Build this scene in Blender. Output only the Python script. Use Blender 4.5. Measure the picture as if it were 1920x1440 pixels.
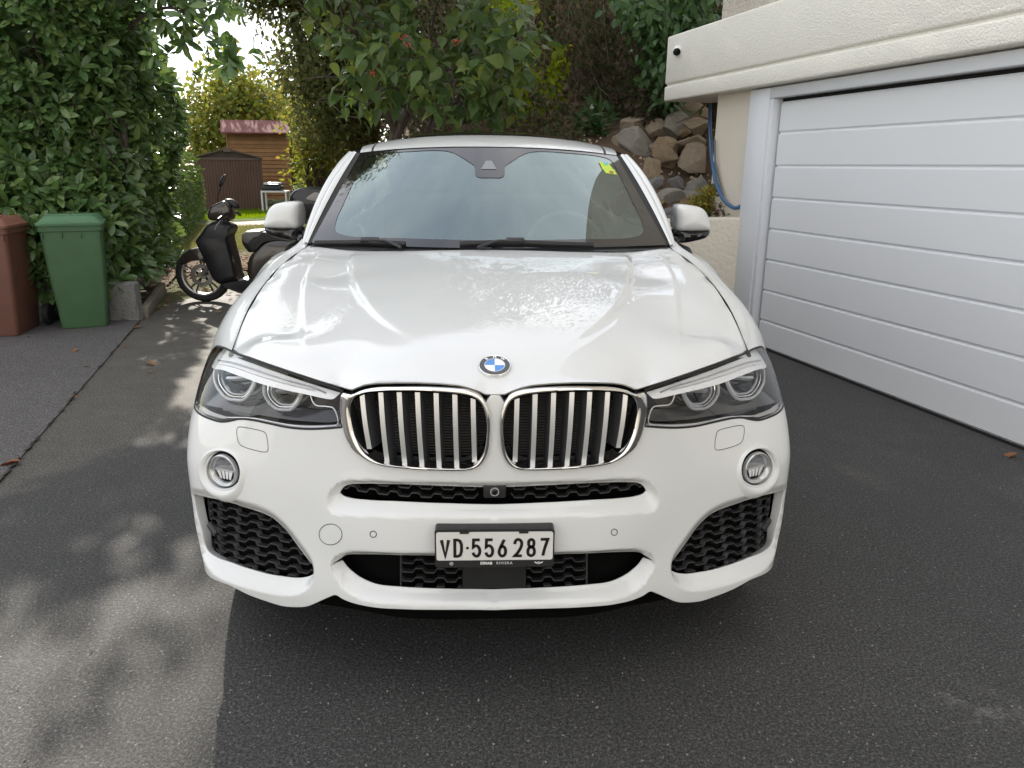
import bpy, bmesh, math, random
import numpy as np
from mathutils import Vector, Matrix
from mathutils.geometry import delaunay_2d_cdt

# ------------------------------------------------------------------ camera, sky, sun, exposure
scene = bpy.context.scene
for _o in list(bpy.data.objects):
    bpy.data.objects.remove(_o, do_unlink=True)
COL = scene.collection
FPX, PITCH, YAW, ROLL, CAMH = 1417.0, math.radians(16.1), math.radians(2.2), math.radians(0.55), 1.45
CX = 0.027                      # x of the car's centre plane
_c, _s = math.cos, math.sin
FWD = np.array([_s(YAW)*_c(PITCH), _c(YAW)*_c(PITCH), -_s(PITCH)])
_r0 = np.array([_c(YAW), -_s(YAW), 0.0]); _u0 = np.cross(_r0, FWD)
RGT = _r0*_c(ROLL) + _u0*_s(ROLL); UPV = -_r0*_s(ROLL) + _u0*_c(ROLL)
EYE = np.array([0.0, 0.0, CAMH])
cam_data = bpy.data.cameras.new("camera"); cam = bpy.data.objects.new("camera", cam_data); COL.objects.link(cam)
cam_data.sensor_width = 36.0; cam_data.lens = FPX*36.0/1920.0; cam_data.clip_start = 0.05; cam_data.clip_end = 2000.0
_M = Matrix(((RGT[0], UPV[0], -FWD[0], EYE[0]), (RGT[1], UPV[1], -FWD[1], EYE[1]), (RGT[2], UPV[2], -FWD[2], EYE[2]), (0, 0, 0, 1)))
cam.matrix_world = _M
scene.camera = cam

SUN_AZ, SUN_EL = math.radians(-20.0), math.radians(31.0)      # azimuth from +Y (negative = left)
world = bpy.data.worlds.new("World"); scene.world = world; world.use_nodes = True
wn = world.node_tree.nodes; wl = world.node_tree.links; wn.clear()
w_out = wn.new("ShaderNodeOutputWorld")
w_sky = wn.new("ShaderNodeTexSky"); w_sky.sky_type = 'NISHITA'; w_sky.sun_disc = False
w_sky.sun_elevation = SUN_EL; w_sky.sun_rotation = SUN_AZ; w_sky.air_density = 1.0; w_sky.dust_density = 0.3; w_sky.altitude = 400
w_bg = wn.new("ShaderNodeBackground"); w_bg.inputs[1].default_value = 0.13
w_cl = wn.new("ShaderNodeBackground"); w_cl.inputs[0].default_value = (1.0, 0.985, 0.96, 1); w_cl.inputs[1].default_value = 1.15
w_tc = wn.new("ShaderNodeTexCoord"); w_sep = wn.new("ShaderNodeSeparateXYZ"); wl.new(w_tc.outputs['Generated'], w_sep.inputs[0])
w_ad = wn.new("ShaderNodeMath"); w_ad.operation = 'ADD'; w_ad.inputs[1].default_value = 0.28; wl.new(w_sep.outputs[2], w_ad.inputs[0])
w_dx = wn.new("ShaderNodeMath"); w_dx.operation = 'DIVIDE'; wl.new(w_sep.outputs[0], w_dx.inputs[0]); wl.new(w_ad.outputs[0], w_dx.inputs[1])
w_dy = wn.new("ShaderNodeMath"); w_dy.operation = 'DIVIDE'; wl.new(w_sep.outputs[1], w_dy.inputs[0]); wl.new(w_ad.outputs[0], w_dy.inputs[1])
w_cb = wn.new("ShaderNodeCombineXYZ"); wl.new(w_dx.outputs[0], w_cb.inputs[0]); wl.new(w_dy.outputs[0], w_cb.inputs[1])
w_nz = wn.new("ShaderNodeTexNoise"); w_nz.inputs['Scale'].default_value = 1.25; w_nz.inputs['Detail'].default_value = 7; w_nz.inputs['Roughness'].default_value = 0.56
wl.new(w_cb.outputs[0], w_nz.inputs['Vector'])
w_rp = wn.new("ShaderNodeValToRGB"); w_rp.color_ramp.elements[0].position = 0.36; w_rp.color_ramp.elements[1].position = 0.62
w_rp.color_ramp.elements[0].color = (0.30, 0.30, 0.30, 1); w_rp.color_ramp.elements[1].color = (0.92, 0.92, 0.92, 1)
wl.new(w_nz.outputs[0], w_rp.inputs[0])
w_mx = wn.new("ShaderNodeMixShader"); wl.new(w_rp.outputs[0], w_mx.inputs[0]); wl.new(w_sky.outputs[0], w_bg.inputs[0])
wl.new(w_bg.outputs[0], w_mx.inputs[1]); wl.new(w_cl.outputs[0], w_mx.inputs[2]); wl.new(w_mx.outputs[0], w_out.inputs[0])

sun_data = bpy.data.lights.new("sun", 'SUN'); sun = bpy.data.objects.new("sun", sun_data); COL.objects.link(sun)
sun_data.energy = 4.6; sun_data.angle = math.radians(0.8); sun_data.color = (1.0, 0.93, 0.82)
_sd = Vector((math.sin(SUN_AZ)*math.cos(SUN_EL), math.cos(SUN_AZ)*math.cos(SUN_EL), math.sin(SUN_EL)))
sun.rotation_euler = _sd.to_track_quat('Z', 'Y').to_euler(); sun.location = (-4, 12, 14)
vs = scene.view_settings
vs.view_transform = 'Standard'; vs.look = 'None'; vs.gamma = 1.0; vs.use_curve_mapping = False; vs.exposure = 0.86
scene.cycles.max_bounces = 8; scene.cycles.transparent_max_bounces = 16; scene.cycles.caustics_reflective = False; scene.cycles.caustics_refractive = False
scene.cycles.use_denoising = True

# ------------------------------------------------------------------ helpers
def ray(px, py):
    return (px-960)/FPX*RGT - (py-720)/FPX*UPV + FWD
def atY(px, py, Y):             # the point at distance Y that the photograph shows at a pixel
    d = ray(px, py); return EYE + d*(Y/d[1])
def atZ(px, py, Z=0.0):
    d = ray(px, py); return EYE + d*((Z-CAMH)/d[2])
def carY(px, py, Y):            # the same in the car's own half (x >= 0 away from the centre plane)
    p = atY(px, py, Y); return np.array([abs(p[0]-CX), p[1], p[2]])

def tag(o, label=None, category=None, group=None, kind=None):
    if label: o["label"] = label
    if category: o["category"] = category
    if group: o["group"] = group
    if kind: o["kind"] = kind
    return o
def empty(name, loc=(0, 0, 0), rz=0.0):
    o = bpy.data.objects.new(name, None); COL.objects.link(o); o.location = loc; o.rotation_euler = (0, 0, rz); o.empty_display_size = 0.2
    return o
def newmesh(name, verts, faces, mat=None, smooth=True, angle=40.0, normals=None, mats=None, midx=None):
    me = bpy.data.meshes.new(name)
    me.from_pydata([tuple(float(c) for c in v) for v in verts], [], [tuple(int(i) for i in f) for f in faces])
    if mats:
        for m in mats: me.materials.append(m)
        if midx is not None: me.polygons.foreach_set('material_index', np.asarray(midx, dtype=np.int32))
    elif mat: me.materials.append(mat)
    me.polygons.foreach_set('use_smooth', np.full(len(me.polygons), bool(smooth)))
    if smooth and normals is None and angle < 180:
        me.set_sharp_from_angle(angle=math.radians(angle))
    me.update()
    if normals is not None:
        me.normals_split_custom_set_from_vertices([tuple(n) for n in normals])
    return me
def link(name, me, parent=None, loc=None):
    o = bpy.data.objects.new(name, me); COL.objects.link(o)
    if parent is not None: o.parent = parent
    if loc is not None: o.location = loc
    return o
def mobj(name, verts, faces, mat, parent=None, smooth=True, angle=40.0, loc=None, normals=None, **k):
    return link(name, newmesh(name, verts, faces, mat, smooth, angle, normals, **k), parent, loc)

class MB:                        # collects several shapes of ONE part
    def __init__(s): s.v = []; s.f = []
    def add(s, v, f):
        n = len(s.v); s.v += [tuple(p) for p in v]; s.f += [tuple(i+n for i in q) for q in f]; return s
    def build(s, name, mat, parent=None, smooth=True, angle=40.0, loc=None): return mobj(name, s.v, s.f, mat, parent, smooth, angle, loc)

def box(x0, x1, y0, y1, z0, z1):
    v = [(x0,y0,z0),(x1,y0,z0),(x1,y1,z0),(x0,y1,z0),(x0,y0,z1),(x1,y0,z1),(x1,y1,z1),(x0,y1,z1)]
    return v, [(0,3,2,1),(4,5,6,7),(0,1,5,4),(1,2,6,5),(2,3,7,6),(3,0,4,7)]
def bbox(x0, x1, y0, y1, z0, z1, b=0.01, seg=2):
    bm = bmesh.new(); v, f = box(x0, x1, y0, y1, z0, z1); vv = [bm.verts.new(p) for p in v]
    for q in f: bm.faces.new([vv[i] for i in q])
    bmesh.ops.bevel(bm, geom=list(bm.edges), offset=b, segments=seg, profile=0.5, affect='EDGES')
    return bm_out(bm)
def bm_out(bm):
    bm.verts.index_update(); v = [tuple(x.co) for x in bm.verts]; f = [tuple(x.index for x in q.verts) for q in bm.faces]; bm.free(); return v, f
def xf(vf, loc=(0,0,0), rot=(0,0,0), sc=(1,1,1)):
    from mathutils import Euler
    M = Matrix.Translation(loc) @ Euler(rot).to_matrix().to_4x4() @ Matrix.Diagonal((*sc, 1))
    return [tuple(M @ Vector(p)) for p in vf[0]], vf[1]
def tube(pts, rad, n=8, closed=False, caps=True):
    P = np.array(pts, float); m = len(P); R = np.full(m, rad) if np.isscalar(rad) else np.array(rad, float)
    if closed: T = np.roll(P, -1, 0) - np.roll(P, 1, 0)
    else: T = np.gradient(P, axis=0)
    T /= np.linalg.norm(T, axis=1)[:, None] + 1e-12
    up = np.array([0, 0, 1.0]) if abs(T[0][2]) < .9 else np.array([1.0, 0, 0])
    v = []; N = up - T[0]*(up@T[0]); N /= np.linalg.norm(N)
    for i in range(m):
        N = N - T[i]*(N@T[i]); N /= np.linalg.norm(N)+1e-12; B = np.cross(T[i], N)
        for k in range(n):
            a = 2*math.pi*k/n; v.append(P[i] + R[i]*(math.cos(a)*N + math.sin(a)*B))
    f = []
    for i in range(m if closed else m-1):
        j = (i+1) % m
        for k in range(n): f.append((i*n+k, i*n+(k+1) % n, j*n+(k+1) % n, j*n+k))
    if caps and not closed: f.append(tuple(range(n-1, -1, -1))); f.append(tuple((m-1)*n+k for k in range(n)))
    return v, f
def strip(pts, nrm, wid, thk):   # a flat bar swept along pts: wid across, thk along nrm
    P = np.array(pts, float); T = np.gradient(P, axis=0); T /= np.linalg.norm(T, axis=1)[:, None]+1e-12
    N = np.array(nrm, float); N = np.tile(N, (len(P), 1)) if N.ndim == 1 else N
    B = np.cross(T, N); B /= np.linalg.norm(B, axis=1)[:, None]+1e-12
    W = np.full(len(P), wid) if np.isscalar(wid) else np.array(wid)
    v = []
    for i in range(len(P)):
        for a, b in ((-.5, 0), (.5, 0), (.5, 1), (-.5, 1)): v.append(P[i] + B[i]*W[i]*a - N[i]*thk*b)
    f = []
    for i in range(len(P)-1):
        for k in range(4): f.append((i*4+k, (i+1)*4+k, (i+1)*4+(k+1) % 4, i*4+(k+1) % 4))
    e = (len(P)-1)*4
    f += [(0, 1, 2, 3), (e+3, e+2, e+1, e)]
    return v, f
def lathe(prof, n=24, axis='z'): # prof: (r, h)
    v = []; f = []
    for r, h in prof:
        for k in range(n):
            a = 2*math.pi*k/n
            p = (r*math.cos(a), r*math.sin(a), h)
            v.append(p if axis == 'z' else ((h, p[0], p[1]) if axis == 'x' else (p[0], h, p[1])))
    for i in range(len(prof)-1):
        for k in range(n): f.append((i*n+k, i*n+(k+1) % n, (i+1)*n+(k+1) % n, (i+1)*n+k))
    return v, f
def crom(pts, spacing=None, n=None, closed=False):      # Catmull-Rom resample
    P = np.array(pts, float); m = len(P)
    if closed: Q = np.vstack([P[-1], P, P[0], P[1]])
    else: Q = np.vstack([2*P[0]-P[1], P, 2*P[-1]-P[-2]])
    out = []
    for i in range(1, len(Q)-2):
        p0, p1, p2, p3 = Q[i-1], Q[i], Q[i+1], Q[i+2]
        d0 = max(np.linalg.norm(p1-p0)**.5, 1e-6); d1 = max(np.linalg.norm(p2-p1)**.5, 1e-6); d2 = max(np.linalg.norm(p3-p2)**.5, 1e-6)
        m1 = ((p1-p0)/d0 - (p2-p0)/(d0+d1) + (p2-p1)/d1)*d1; m2 = ((p2-p1)/d1 - (p3-p1)/(d1+d2) + (p3-p2)/d2)*d1
        for t in np.linspace(0, 1, 13)[:-1]:
            out.append((2*t**3-3*t*t+1)*p1 + (t**3-2*t*t+t)*m1 + (-2*t**3+3*t*t)*p2 + (t**3-t*t)*m2)
    out.append(P[0] if closed else P[-1]); out = np.array(out)
    L = np.r_[0, np.cumsum(np.linalg.norm(np.diff(out, axis=0), axis=1))]
    if n is None: n = max(3, int(round(L[-1]/spacing))+1)
    q = np.linspace(0, L[-1], n); res = np.stack([np.interp(q, L, out[:, k]) for k in range(out.shape[1])], 1)
    return res[:-1] if closed else res
def lin(pts, spacing):
    P = np.array(pts, float); L = np.r_[0, np.cumsum(np.linalg.norm(np.diff(P, axis=0), axis=1))]
    n = max(2, int(round(L[-1]/spacing))+1); q = np.linspace(0, L[-1], n)
    return np.stack([np.interp(q, L, P[:, k]) for k in range(P.shape[1])], 1)
def inpoly(p, poly):
    x, y = p[:, 0], p[:, 1]; X, Y = poly[:, 0], poly[:, 1]; X2, Y2 = np.roll(X, -1), np.roll(Y, -1); r = np.zeros(len(p), bool)
    for a, b, c, d in zip(X, Y, X2, Y2):
        if b == d: continue
        m = ((b > y) != (d > y)); r ^= m & (x < (c-a)*(y-b)/(d-b)+a)
    return r
def pdist(p, poly, closed=True):
    A = poly if closed else poly[:-1]; B = np.roll(poly, -1, 0) if closed else poly[1:]
    best = np.full(len(p), 1e9)
    for a, b in zip(A, B):
        d = b-a; L = d@d
        if L < 1e-14: continue
        t = np.clip(((p-a)@d)/L, 0, 1); best = np.minimum(best, np.hypot(p[:, 0]-a[0]-t*d[0], p[:, 1]-a[1]-t*d[1]))
    return best
def cdt(outer, holes=(), spacing=0.015, extra=()):      # triangulate a 2-D region with clean edges
    loops = [np.array(outer)] + [np.array(h) for h in holes]
    V = []; E = []
    for L in loops:
        n0 = len(V); V += [tuple(p) for p in L]; E += [(n0+i, n0+(i+1) % len(L)) for i in range(len(L))]
    lo = loops[0].min(0); hi = loops[0].max(0)
    gx = np.arange(lo[0], hi[0], spacing); gy = np.arange(lo[1], hi[1], spacing*.87)
    G = np.array([(x+(spacing*.5 if j % 2 else 0), y) for j, y in enumerate(gy) for x in gx])
    if len(G):
        k = inpoly(G, loops[0])
        for h in loops[1:]: k &= ~inpoly(G, h)
        G = G[k]
        for L in loops:
            if len(G): G = G[pdist(G, L) > spacing*.55]
        V += [tuple(p) for p in G]
    for ex in extra: V += [tuple(p) for p in ex]
    r = delaunay_2d_cdt([Vector((float(a), float(b))) for a, b in V], E, [], 0, 1e-7)
    P = np.array([(v.x, v.y) for v in r[0]]); T = np.array([t for t in r[2] if len(t) == 3])
    c = P[T].mean(1); k = inpoly(c, loops[0])
    for h in loops[1:]: k &= ~inpoly(c, h)
    T = T[k]
    a = P[T]; ar = (a[:, 1, 0]-a[:, 0, 0])*(a[:, 2, 1]-a[:, 0, 1]) - (a[:, 1, 1]-a[:, 0, 1])*(a[:, 2, 0]-a[:, 0, 0])
    T = T[np.abs(ar) > 1e-10]; ar = ar[np.abs(ar) > 1e-10]; T[ar < 0] = T[ar < 0][:, ::-1]
    return P, T
class TPS:
    def __init__(s, X, f, lam=1e-6):
        X = np.array(X, float); f = np.array(f, float); n = len(X); s.X = X
        d = np.linalg.norm(X[:, None]-X[None], axis=2); K = s.k(d) + lam*np.eye(n); Pm = np.c_[np.ones(n), X]
        A = np.zeros((n+3, n+3)); A[:n, :n] = K; A[:n, n:] = Pm; A[n:, :n] = Pm.T
        w = np.linalg.solve(A, np.r_[f, 0, 0, 0]); s.w = w[:n]; s.a = w[n:]
    @staticmethod
    def k(d): return np.where(d > 1e-9, d*d*np.log(np.maximum(d, 1e-9)), 0)
    def __call__(s, Q):
        Q = np.asarray(Q, float); out = np.empty(len(Q))
        for i in range(0, len(Q), 20000):
            q = Q[i:i+20000]; d = np.sqrt(((q[:, None]-s.X[None])**2).sum(2)); out[i:i+20000] = s.k(d)@s.w + s.a[0] + q@s.a[1:]
        return out
def grid_faces(nu, nv, closed_u=False, flip=False):
    f = []
    for i in range(nu if closed_u else nu-1):
        for j in range(nv-1):
            a, b, c, d = i*nv+j, ((i+1) % nu)*nv+j, ((i+1) % nu)*nv+j+1, i*nv+j+1
            f.append((d, c, b, a) if flip else (a, b, c, d))
    return f
def mirx(v, f): return [(-p[0], p[1], p[2]) for p in v], [tuple(reversed(q)) for q in f]
def copy_tree(o, parent=None):
    c = o.copy(); COL.objects.link(c); c.parent = parent
    for ch in [x for x in bpy.data.objects if x.parent == o]: copy_tree(ch, c)
    return c

# ------------------------------------------------------------------ materials
def mat(name):
    m = bpy.data.materials.new(name); m.use_nodes = True; return m, m.node_tree.nodes, m.node_tree.links, m.node_tree.nodes["Principled BSDF"]
def simple(name, col, rough=0.5, metal=0.0, coat=0.0, spec=0.5, bump=None, var=None, coat_rough=0.03, sheen=0):
    m, n, l, b = mat(name)
    b.inputs['Base Color'].default_value = (*col, 1); b.inputs['Roughness'].default_value = rough; b.inputs['Metallic'].default_value = metal
    b.inputs['Coat Weight'].default_value = coat; b.inputs['Coat Roughness'].default_value = coat_rough; b.inputs['Specular IOR Level'].default_value = spec
    if bump or var:
        tc = n.new("ShaderNodeTexCoord")
    if bump:
        sc, st, dist = bump; t = n.new("ShaderNodeTexNoise"); t.inputs['Scale'].default_value = sc; t.inputs['Detail'].default_value = 4
        l.new(tc.outputs['Object'], t.inputs['Vector']); bp = n.new("ShaderNodeBump"); bp.inputs['Strength'].default_value = st; bp.inputs['Distance'].default_value = dist
        l.new(t.outputs[0], bp.inputs['Height']); l.new(bp.outputs[0], b.inputs['Normal'])
    if var:
        sc, col2 = var; t = n.new("ShaderNodeTexNoise"); t.inputs['Scale'].default_value = sc; t.inputs['Detail'].default_value = 6
        l.new(tc.outputs['Object'], t.inputs['Vector']); mx = n.new("ShaderNodeMix"); mx.data_type = 'RGBA'
        rp = n.new("ShaderNodeValToRGB"); rp.color_ramp.elements[0].position = .35; rp.color_ramp.elements[1].position = .65
        l.new(t.outputs[0], rp.inputs[0]); l.new(rp.outputs[0], mx.inputs[0]); mx.inputs[6].default_value = (*col, 1); mx.inputs[7].default_value = (*col2, 1)
        l.new(mx.outputs[2], b.inputs['Base Color'])
    return m
def noise(n, l, vec, scale, detail=4, rough=.5, dist=0):
    t = n.new("ShaderNodeTexNoise"); t.inputs['Scale'].default_value = scale; t.inputs['Detail'].default_value = detail; t.inputs['Roughness'].default_value = rough
    t.inputs['Distortion'].default_value = dist
    if vec is not None: l.new(vec, t.inputs['Vector'])
    return t.outputs[0]
def ramp(n, l, src, stops):
    r = n.new("ShaderNodeValToRGB"); e = r.color_ramp.elements
    while len(e) > 1: e.remove(e[-1])
    e[0].position = stops[0][0]; e[0].color = (*stops[0][1], 1) if len(stops[0][1]) == 3 else stops[0][1]
    for p, c in stops[1:]:
        q = e.new(p); q.color = (*c, 1) if len(c) == 3 else c
    l.new(src, r.inputs[0]); return r.outputs[0]
def mixc(n, l, fac, a, b, blend='MIX'):
    m = n.new("ShaderNodeMix"); m.data_type = 'RGBA'; m.blend_type = blend
    for s, i in ((fac, 0), (a, 6), (b, 7)):
        if isinstance(s, (int, float)): m.inputs[i].default_value = s
        elif isinstance(s, tuple): m.inputs[i].default_value = (*s, 1)
        else: l.new(s, m.inputs[i])
    return m.outputs[2]
def bump(n, l, h, strength, dist, b, prev=None):
    bp = n.new("ShaderNodeBump"); bp.inputs['Strength'].default_value = strength; bp.inputs['Distance'].default_value = dist
    l.new(h, bp.inputs['Height'])
    if prev is not None: l.new(prev, bp.inputs['Normal'])
    l.new(bp.outputs[0], b.inputs['Normal']); return bp.outputs[0]
def g3(v): return (v, v, v)

# ------------------------------------------------------------------ ground
rng = np.random.default_rng(7); random.seed(7)
def asphalt_mat(name, c0, c1, stone=(.22, .21, .20), worn=None):
    m, n, l, b = mat(name); tc = n.new("ShaderNodeTexCoord"); v = tc.outputs['Object']
    big = noise(n, l, v, .55, 5, .6); fine = noise(n, l, v, 210, 3, .7); mid = noise(n, l, v, 6, 6, .65)
    base = mixc(n, l, ramp(n, l, big, [(.35, g3(0)), (.68, g3(1))]), c0, c1)
    if worn:      # older, browner surfacing towards the garden
        sp_ = n.new("ShaderNodeSeparateXYZ"); l.new(v, sp_.inputs[0]); xa = n.new("ShaderNodeMath"); xa.operation = 'MULTIPLY_ADD'; xa.inputs[1].default_value = -1.9; l.new(sp_.outputs[0], xa.inputs[0]); l.new(sp_.outputs[1], xa.inputs[2])
        nw = n.new("ShaderNodeMath"); nw.operation = 'MULTIPLY_ADD'; nw.inputs[1].default_value = 1.3; l.new(mid, nw.inputs[0]); l.new(xa.outputs[0], nw.inputs[2])
        mr = n.new("ShaderNodeMapRange"); mr.inputs[1].default_value = 7.92; mr.inputs[2].default_value = 8.16; mr.clamp = True; l.new(nw.outputs[0], mr.inputs[0])
        base = mixc(n, l, mr.outputs[0], base, mixc(n, l, ramp(n, l, big, [(.35, g3(0)), (.68, g3(1))]), *worn))
    base = mixc(n, l, ramp(n, l, mid, [(.3, g3(.0)), (.75, g3(.40))]), base, tuple(x*.62 for x in c0))
    vo = n.new("ShaderNodeTexVoronoi"); vo.inputs['Scale'].default_value = 95; l.new(v, vo.inputs['Vector'])
    sel = n.new("ShaderNodeTexWhiteNoise"); sel.noise_dimensions = '3D'; l.new(vo.outputs['Position'], sel.inputs[0])
    chip = ramp(n, l, sel.outputs[0], [(.62, g3(0)), (.93, g3(.45)), (1.0, g3(1))]); near = ramp(n, l, vo.outputs['Distance'], [(.18, g3(1)), (.42, g3(0))])
    mul = n.new("ShaderNodeMath"); mul.operation = 'MULTIPLY'; l.new(chip, mul.inputs[0]); l.new(near, mul.inputs[1])
    base = mixc(n, l, mul.outputs[0], base, stone)
    gr = noise(n, l, v, 105, 2, .55)
    base = mixc(n, l, 1.0, base, ramp(n, l, gr, [(.30, g3(.42)), (.48, g3(.85)), (.62, g3(1.35)), (.75, g3(2.0))]), 'MULTIPLY')
    base = mixc(n, l, ramp(n, l, fine, [(.36, g3(.8)), (.56, g3(0))]), base, (.012, .012, .012))
    l.new(base, b.inputs['Base Color']); b.inputs['Roughness'].default_value = .78; b.inputs['Specular IOR Level'].default_value = .35
    l.new(ramp(n, l, big, [(.3, g3(.70)), (.7, g3(.86))]), b.inputs['Roughness'])
    inv = n.new("ShaderNodeMath"); inv.operation = 'SUBTRACT'; inv.inputs[0].default_value = 1; l.new(vo.outputs['Distance'], inv.inputs[1])
    p = bump(n, l, inv.outputs[0], .30, .003, b); p = bump(n, l, gr, .35, .004, b, p); bump(n, l, fine, .4, .002, b, p)
    return m
M_ASPH = asphalt_mat("asphalt", (.062, .061, .060), (.088, .086, .083), worn=((.120, .112, .100), (.150, .139, .122)))
M_ASPH2 = asphalt_mat("old_asphalt", (.125, .117, .119), (.150, .141, .141))
def sheet(name, poly, z, m, sp=None, fz=None):
    poly = np.array(poly, float)
    if sp is None: return mobj(name, [(x, y, z) for x, y in poly], [tuple(range(len(poly)))], m, smooth=False)
    L = lin(np.vstack([poly, poly[:1]]), sp)[:-1]; P, T = cdt(L, [], sp); Z = fz(P) if fz else np.full(len(P), z)
    return mobj(name, np.c_[P, Z], [tuple(t) for t in T], m, angle=180)
def soil_mat(name, c0, c1, c2, sc=3.0):
    m, n, l, b = mat(name); tc = n.new("ShaderNodeTexCoord"); v = tc.outputs['Object']
    a = noise(n, l, v, sc, 6, .65); f = noise(n, l, v, 60, 4, .6)
    base = mixc(n, l, ramp(n, l, a, [(.35, g3(0)), (.65, g3(1))]), c0, c1); base = mixc(n, l, ramp(n, l, f, [(.45, g3(0)), (.7, g3(.8))]), base, c2)
    l.new(base, b.inputs['Base Color']); b.inputs['Roughness'].default_value = .95; b.inputs['Specular IOR Level'].default_value = .1
    p = bump(n, l, f, .8, .02, b); return m
M_SOIL = soil_mat("soil", (.085, .060, .042), (.13, .095, .068), (.05, .036, .026))
M_SLOPE = soil_mat("slope_soil", (.115, .080, .055), (.17, .125, .09), (.06, .043, .031), 4.0)
M_DRY = soil_mat("dry_lawn_soil", (.125, .125, .062), (.095, .115, .045), (.17, .15, .10), 2.0)
ground = tag(sheet("ground", [(-300, -200), (300, -200), (300, 500), (-300, 500)], -.03, M_DRY), kind="structure")
drive = tag(sheet("driveway", [(-14, -16), (14, -16), (14, 9.6), (1, 9.6), (-1.4, 9.5), (-2.4, 9.25), (-3.0, 9.35), (-3.35, 8.2), (-3.27, 7.22), (-14, 7.22)], 0.0, M_ASPH), kind="structure")
sa, sb = atZ(265, 600)[:2], atZ(0, 905)[:2]; sd_ = (sb-sa)/np.linalg.norm(sb-sa)
pv = tag(sheet("pavement", [tuple(sa+sd_*.0), tuple(sa+sd_*3.0), tuple(sa+sd_*4.6), tuple(sa+sd_*6.2+[-.15, 0]), (-3.6, .2), (-14, .2), (-14, 7.21), (-3.3, 7.21)], .008, M_ASPH2), kind="structure")
# broken line of dirt where the two surfacings meet
mb = MB(); d_ = 0.0
while d_ < 5.0:
    ln_ = rng.uniform(.03, .16)
    if rng.random() < .55:
        q_ = np.array([sa+sd_*(d_+ln_*t) + rng.normal(0, .006, 2) for t in np.linspace(0, 1, 5)]); mb.add(*strip(np.c_[q_, np.full(5, .0125)], (0, 0, 1), rng.uniform(.004, .014, 5), .003))
    d_ += ln_
tag(mobj("joint_dirt", mb.v, mb.f, soil_mat("joint_dirt", (.07, .063, .057), (.11, .10, .09), (.04, .036, .032), 20)), "broken line of dirt along the joint between the two asphalts", "dirt", kind="stuff")
# pale cement spill on the right
def stain_mat():
    m = bpy.data.materials.new("pale_stain"); m.use_nodes = True; n, l = m.node_tree.nodes, m.node_tree.links; b = n["Principled BSDF"]; o = n["Material Output"]
    tc = n.new("ShaderNodeTexCoord"); v = tc.outputs['Object']; k = noise(n, l, v, 14, 8, .75); ln = n.new("ShaderNodeVectorMath"); ln.operation = 'LENGTH'; l.new(v, ln.inputs[0])
    r = ramp(n, l, ln.outputs['Value'], [(.0, g3(.55)), (.15, g3(0))]); q = ramp(n, l, k, [(.48, g3(0)), (.62, g3(1))]); mu = n.new("ShaderNodeMath"); mu.operation = 'MULTIPLY'; l.new(r, mu.inputs[0]); l.new(q, mu.inputs[1])
    b.inputs['Base Color'].default_value = (.26, .25, .24, 1); b.inputs['Roughness'].default_value = .9; t = n.new("ShaderNodeBsdfTransparent"); mx = n.new("ShaderNodeMixShader"); l.new(mu.outputs[0], mx.inputs[0]); l.new(t.outputs[0], mx.inputs[1]); l.new(b.outputs[0], mx.inputs[2]); l.new(mx.outputs[0], o.inputs[0]); return m
st_ = atZ(1835, 1328); so_ = mobj("driveway_stain", [(-.16, -.13, 0), (.16, -.13, 0), (.16, .13, 0), (-.16, .13, 0)], [(0, 1, 2, 3)], stain_mat(), smooth=False, loc=(st_[0], st_[1], .004)); tag(so_, kind="structure")
# lawn strips and garden path
M_LAWN = soil_mat("lawn_soil", (.09, .13, .03), (.11, .16, .035), (.06, .10, .02), 2.0)
path = tag(sheet("garden_path", [tuple(atZ(*p)[:2]) for p in [(425,424),(640,412),(640,405),(425,416)]], -.018, simple("path_concrete", (.42, .38, .33), .9, bump=(40, .4, .01))), kind="structure")
lawn = tag(sheet("lawn", [tuple(atZ(*p)[:2]) for p in [(300,417),(640,405),(640,391),(440,394),(300,402)]], -.022, M_LAWN), kind="structure")
# hillside behind the car, rising to the right
def hill_h(x, y):
    a = np.clip((x+1.6+.10*(y-7))/2.6, 0, 1); a = a*a*(3-2*a); base = np.interp(y, [6.6, 6.85, 7.6, 8.6, 9.6, 12, 16, 30], [.86, .92, 1.30, 1.80, 2.15, 3.3, 5.2, 9.0])
    return a*base - .05*(1-a)
def hill_fz(P):
    h = hill_h(P[:, 0], P[:, 1]); return h + .05*np.sin(P[:, 0]*5.1+1.3*np.sin(P[:, 1]*3.3))*np.clip(h, 0, 1) + rng.normal(0, .012, len(P))
fore = tag(sheet("bounce_yard", [(-14, -16), (14, -16), (14, .1), (-14, .1)], .012, simple("bounce_concrete", (.40, .38, .34), .85, bump=(30, .4, .01))), kind="structure")  # unseen pale yard added to bounce sunlight onto the car front and door
hill = tag(sheet("hillside", [(-1.9, 7.05), (-.8, 6.92), (.5, 6.85), (1.4, 6.70), (1.9, 6.60), (2.45, 6.42), (3.4, 6.9), (9, 10), (14, 30), (-3.5, 30), (-3.0, 14)], 0, M_SLOPE, .22, hill_fz), kind="structure")

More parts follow.
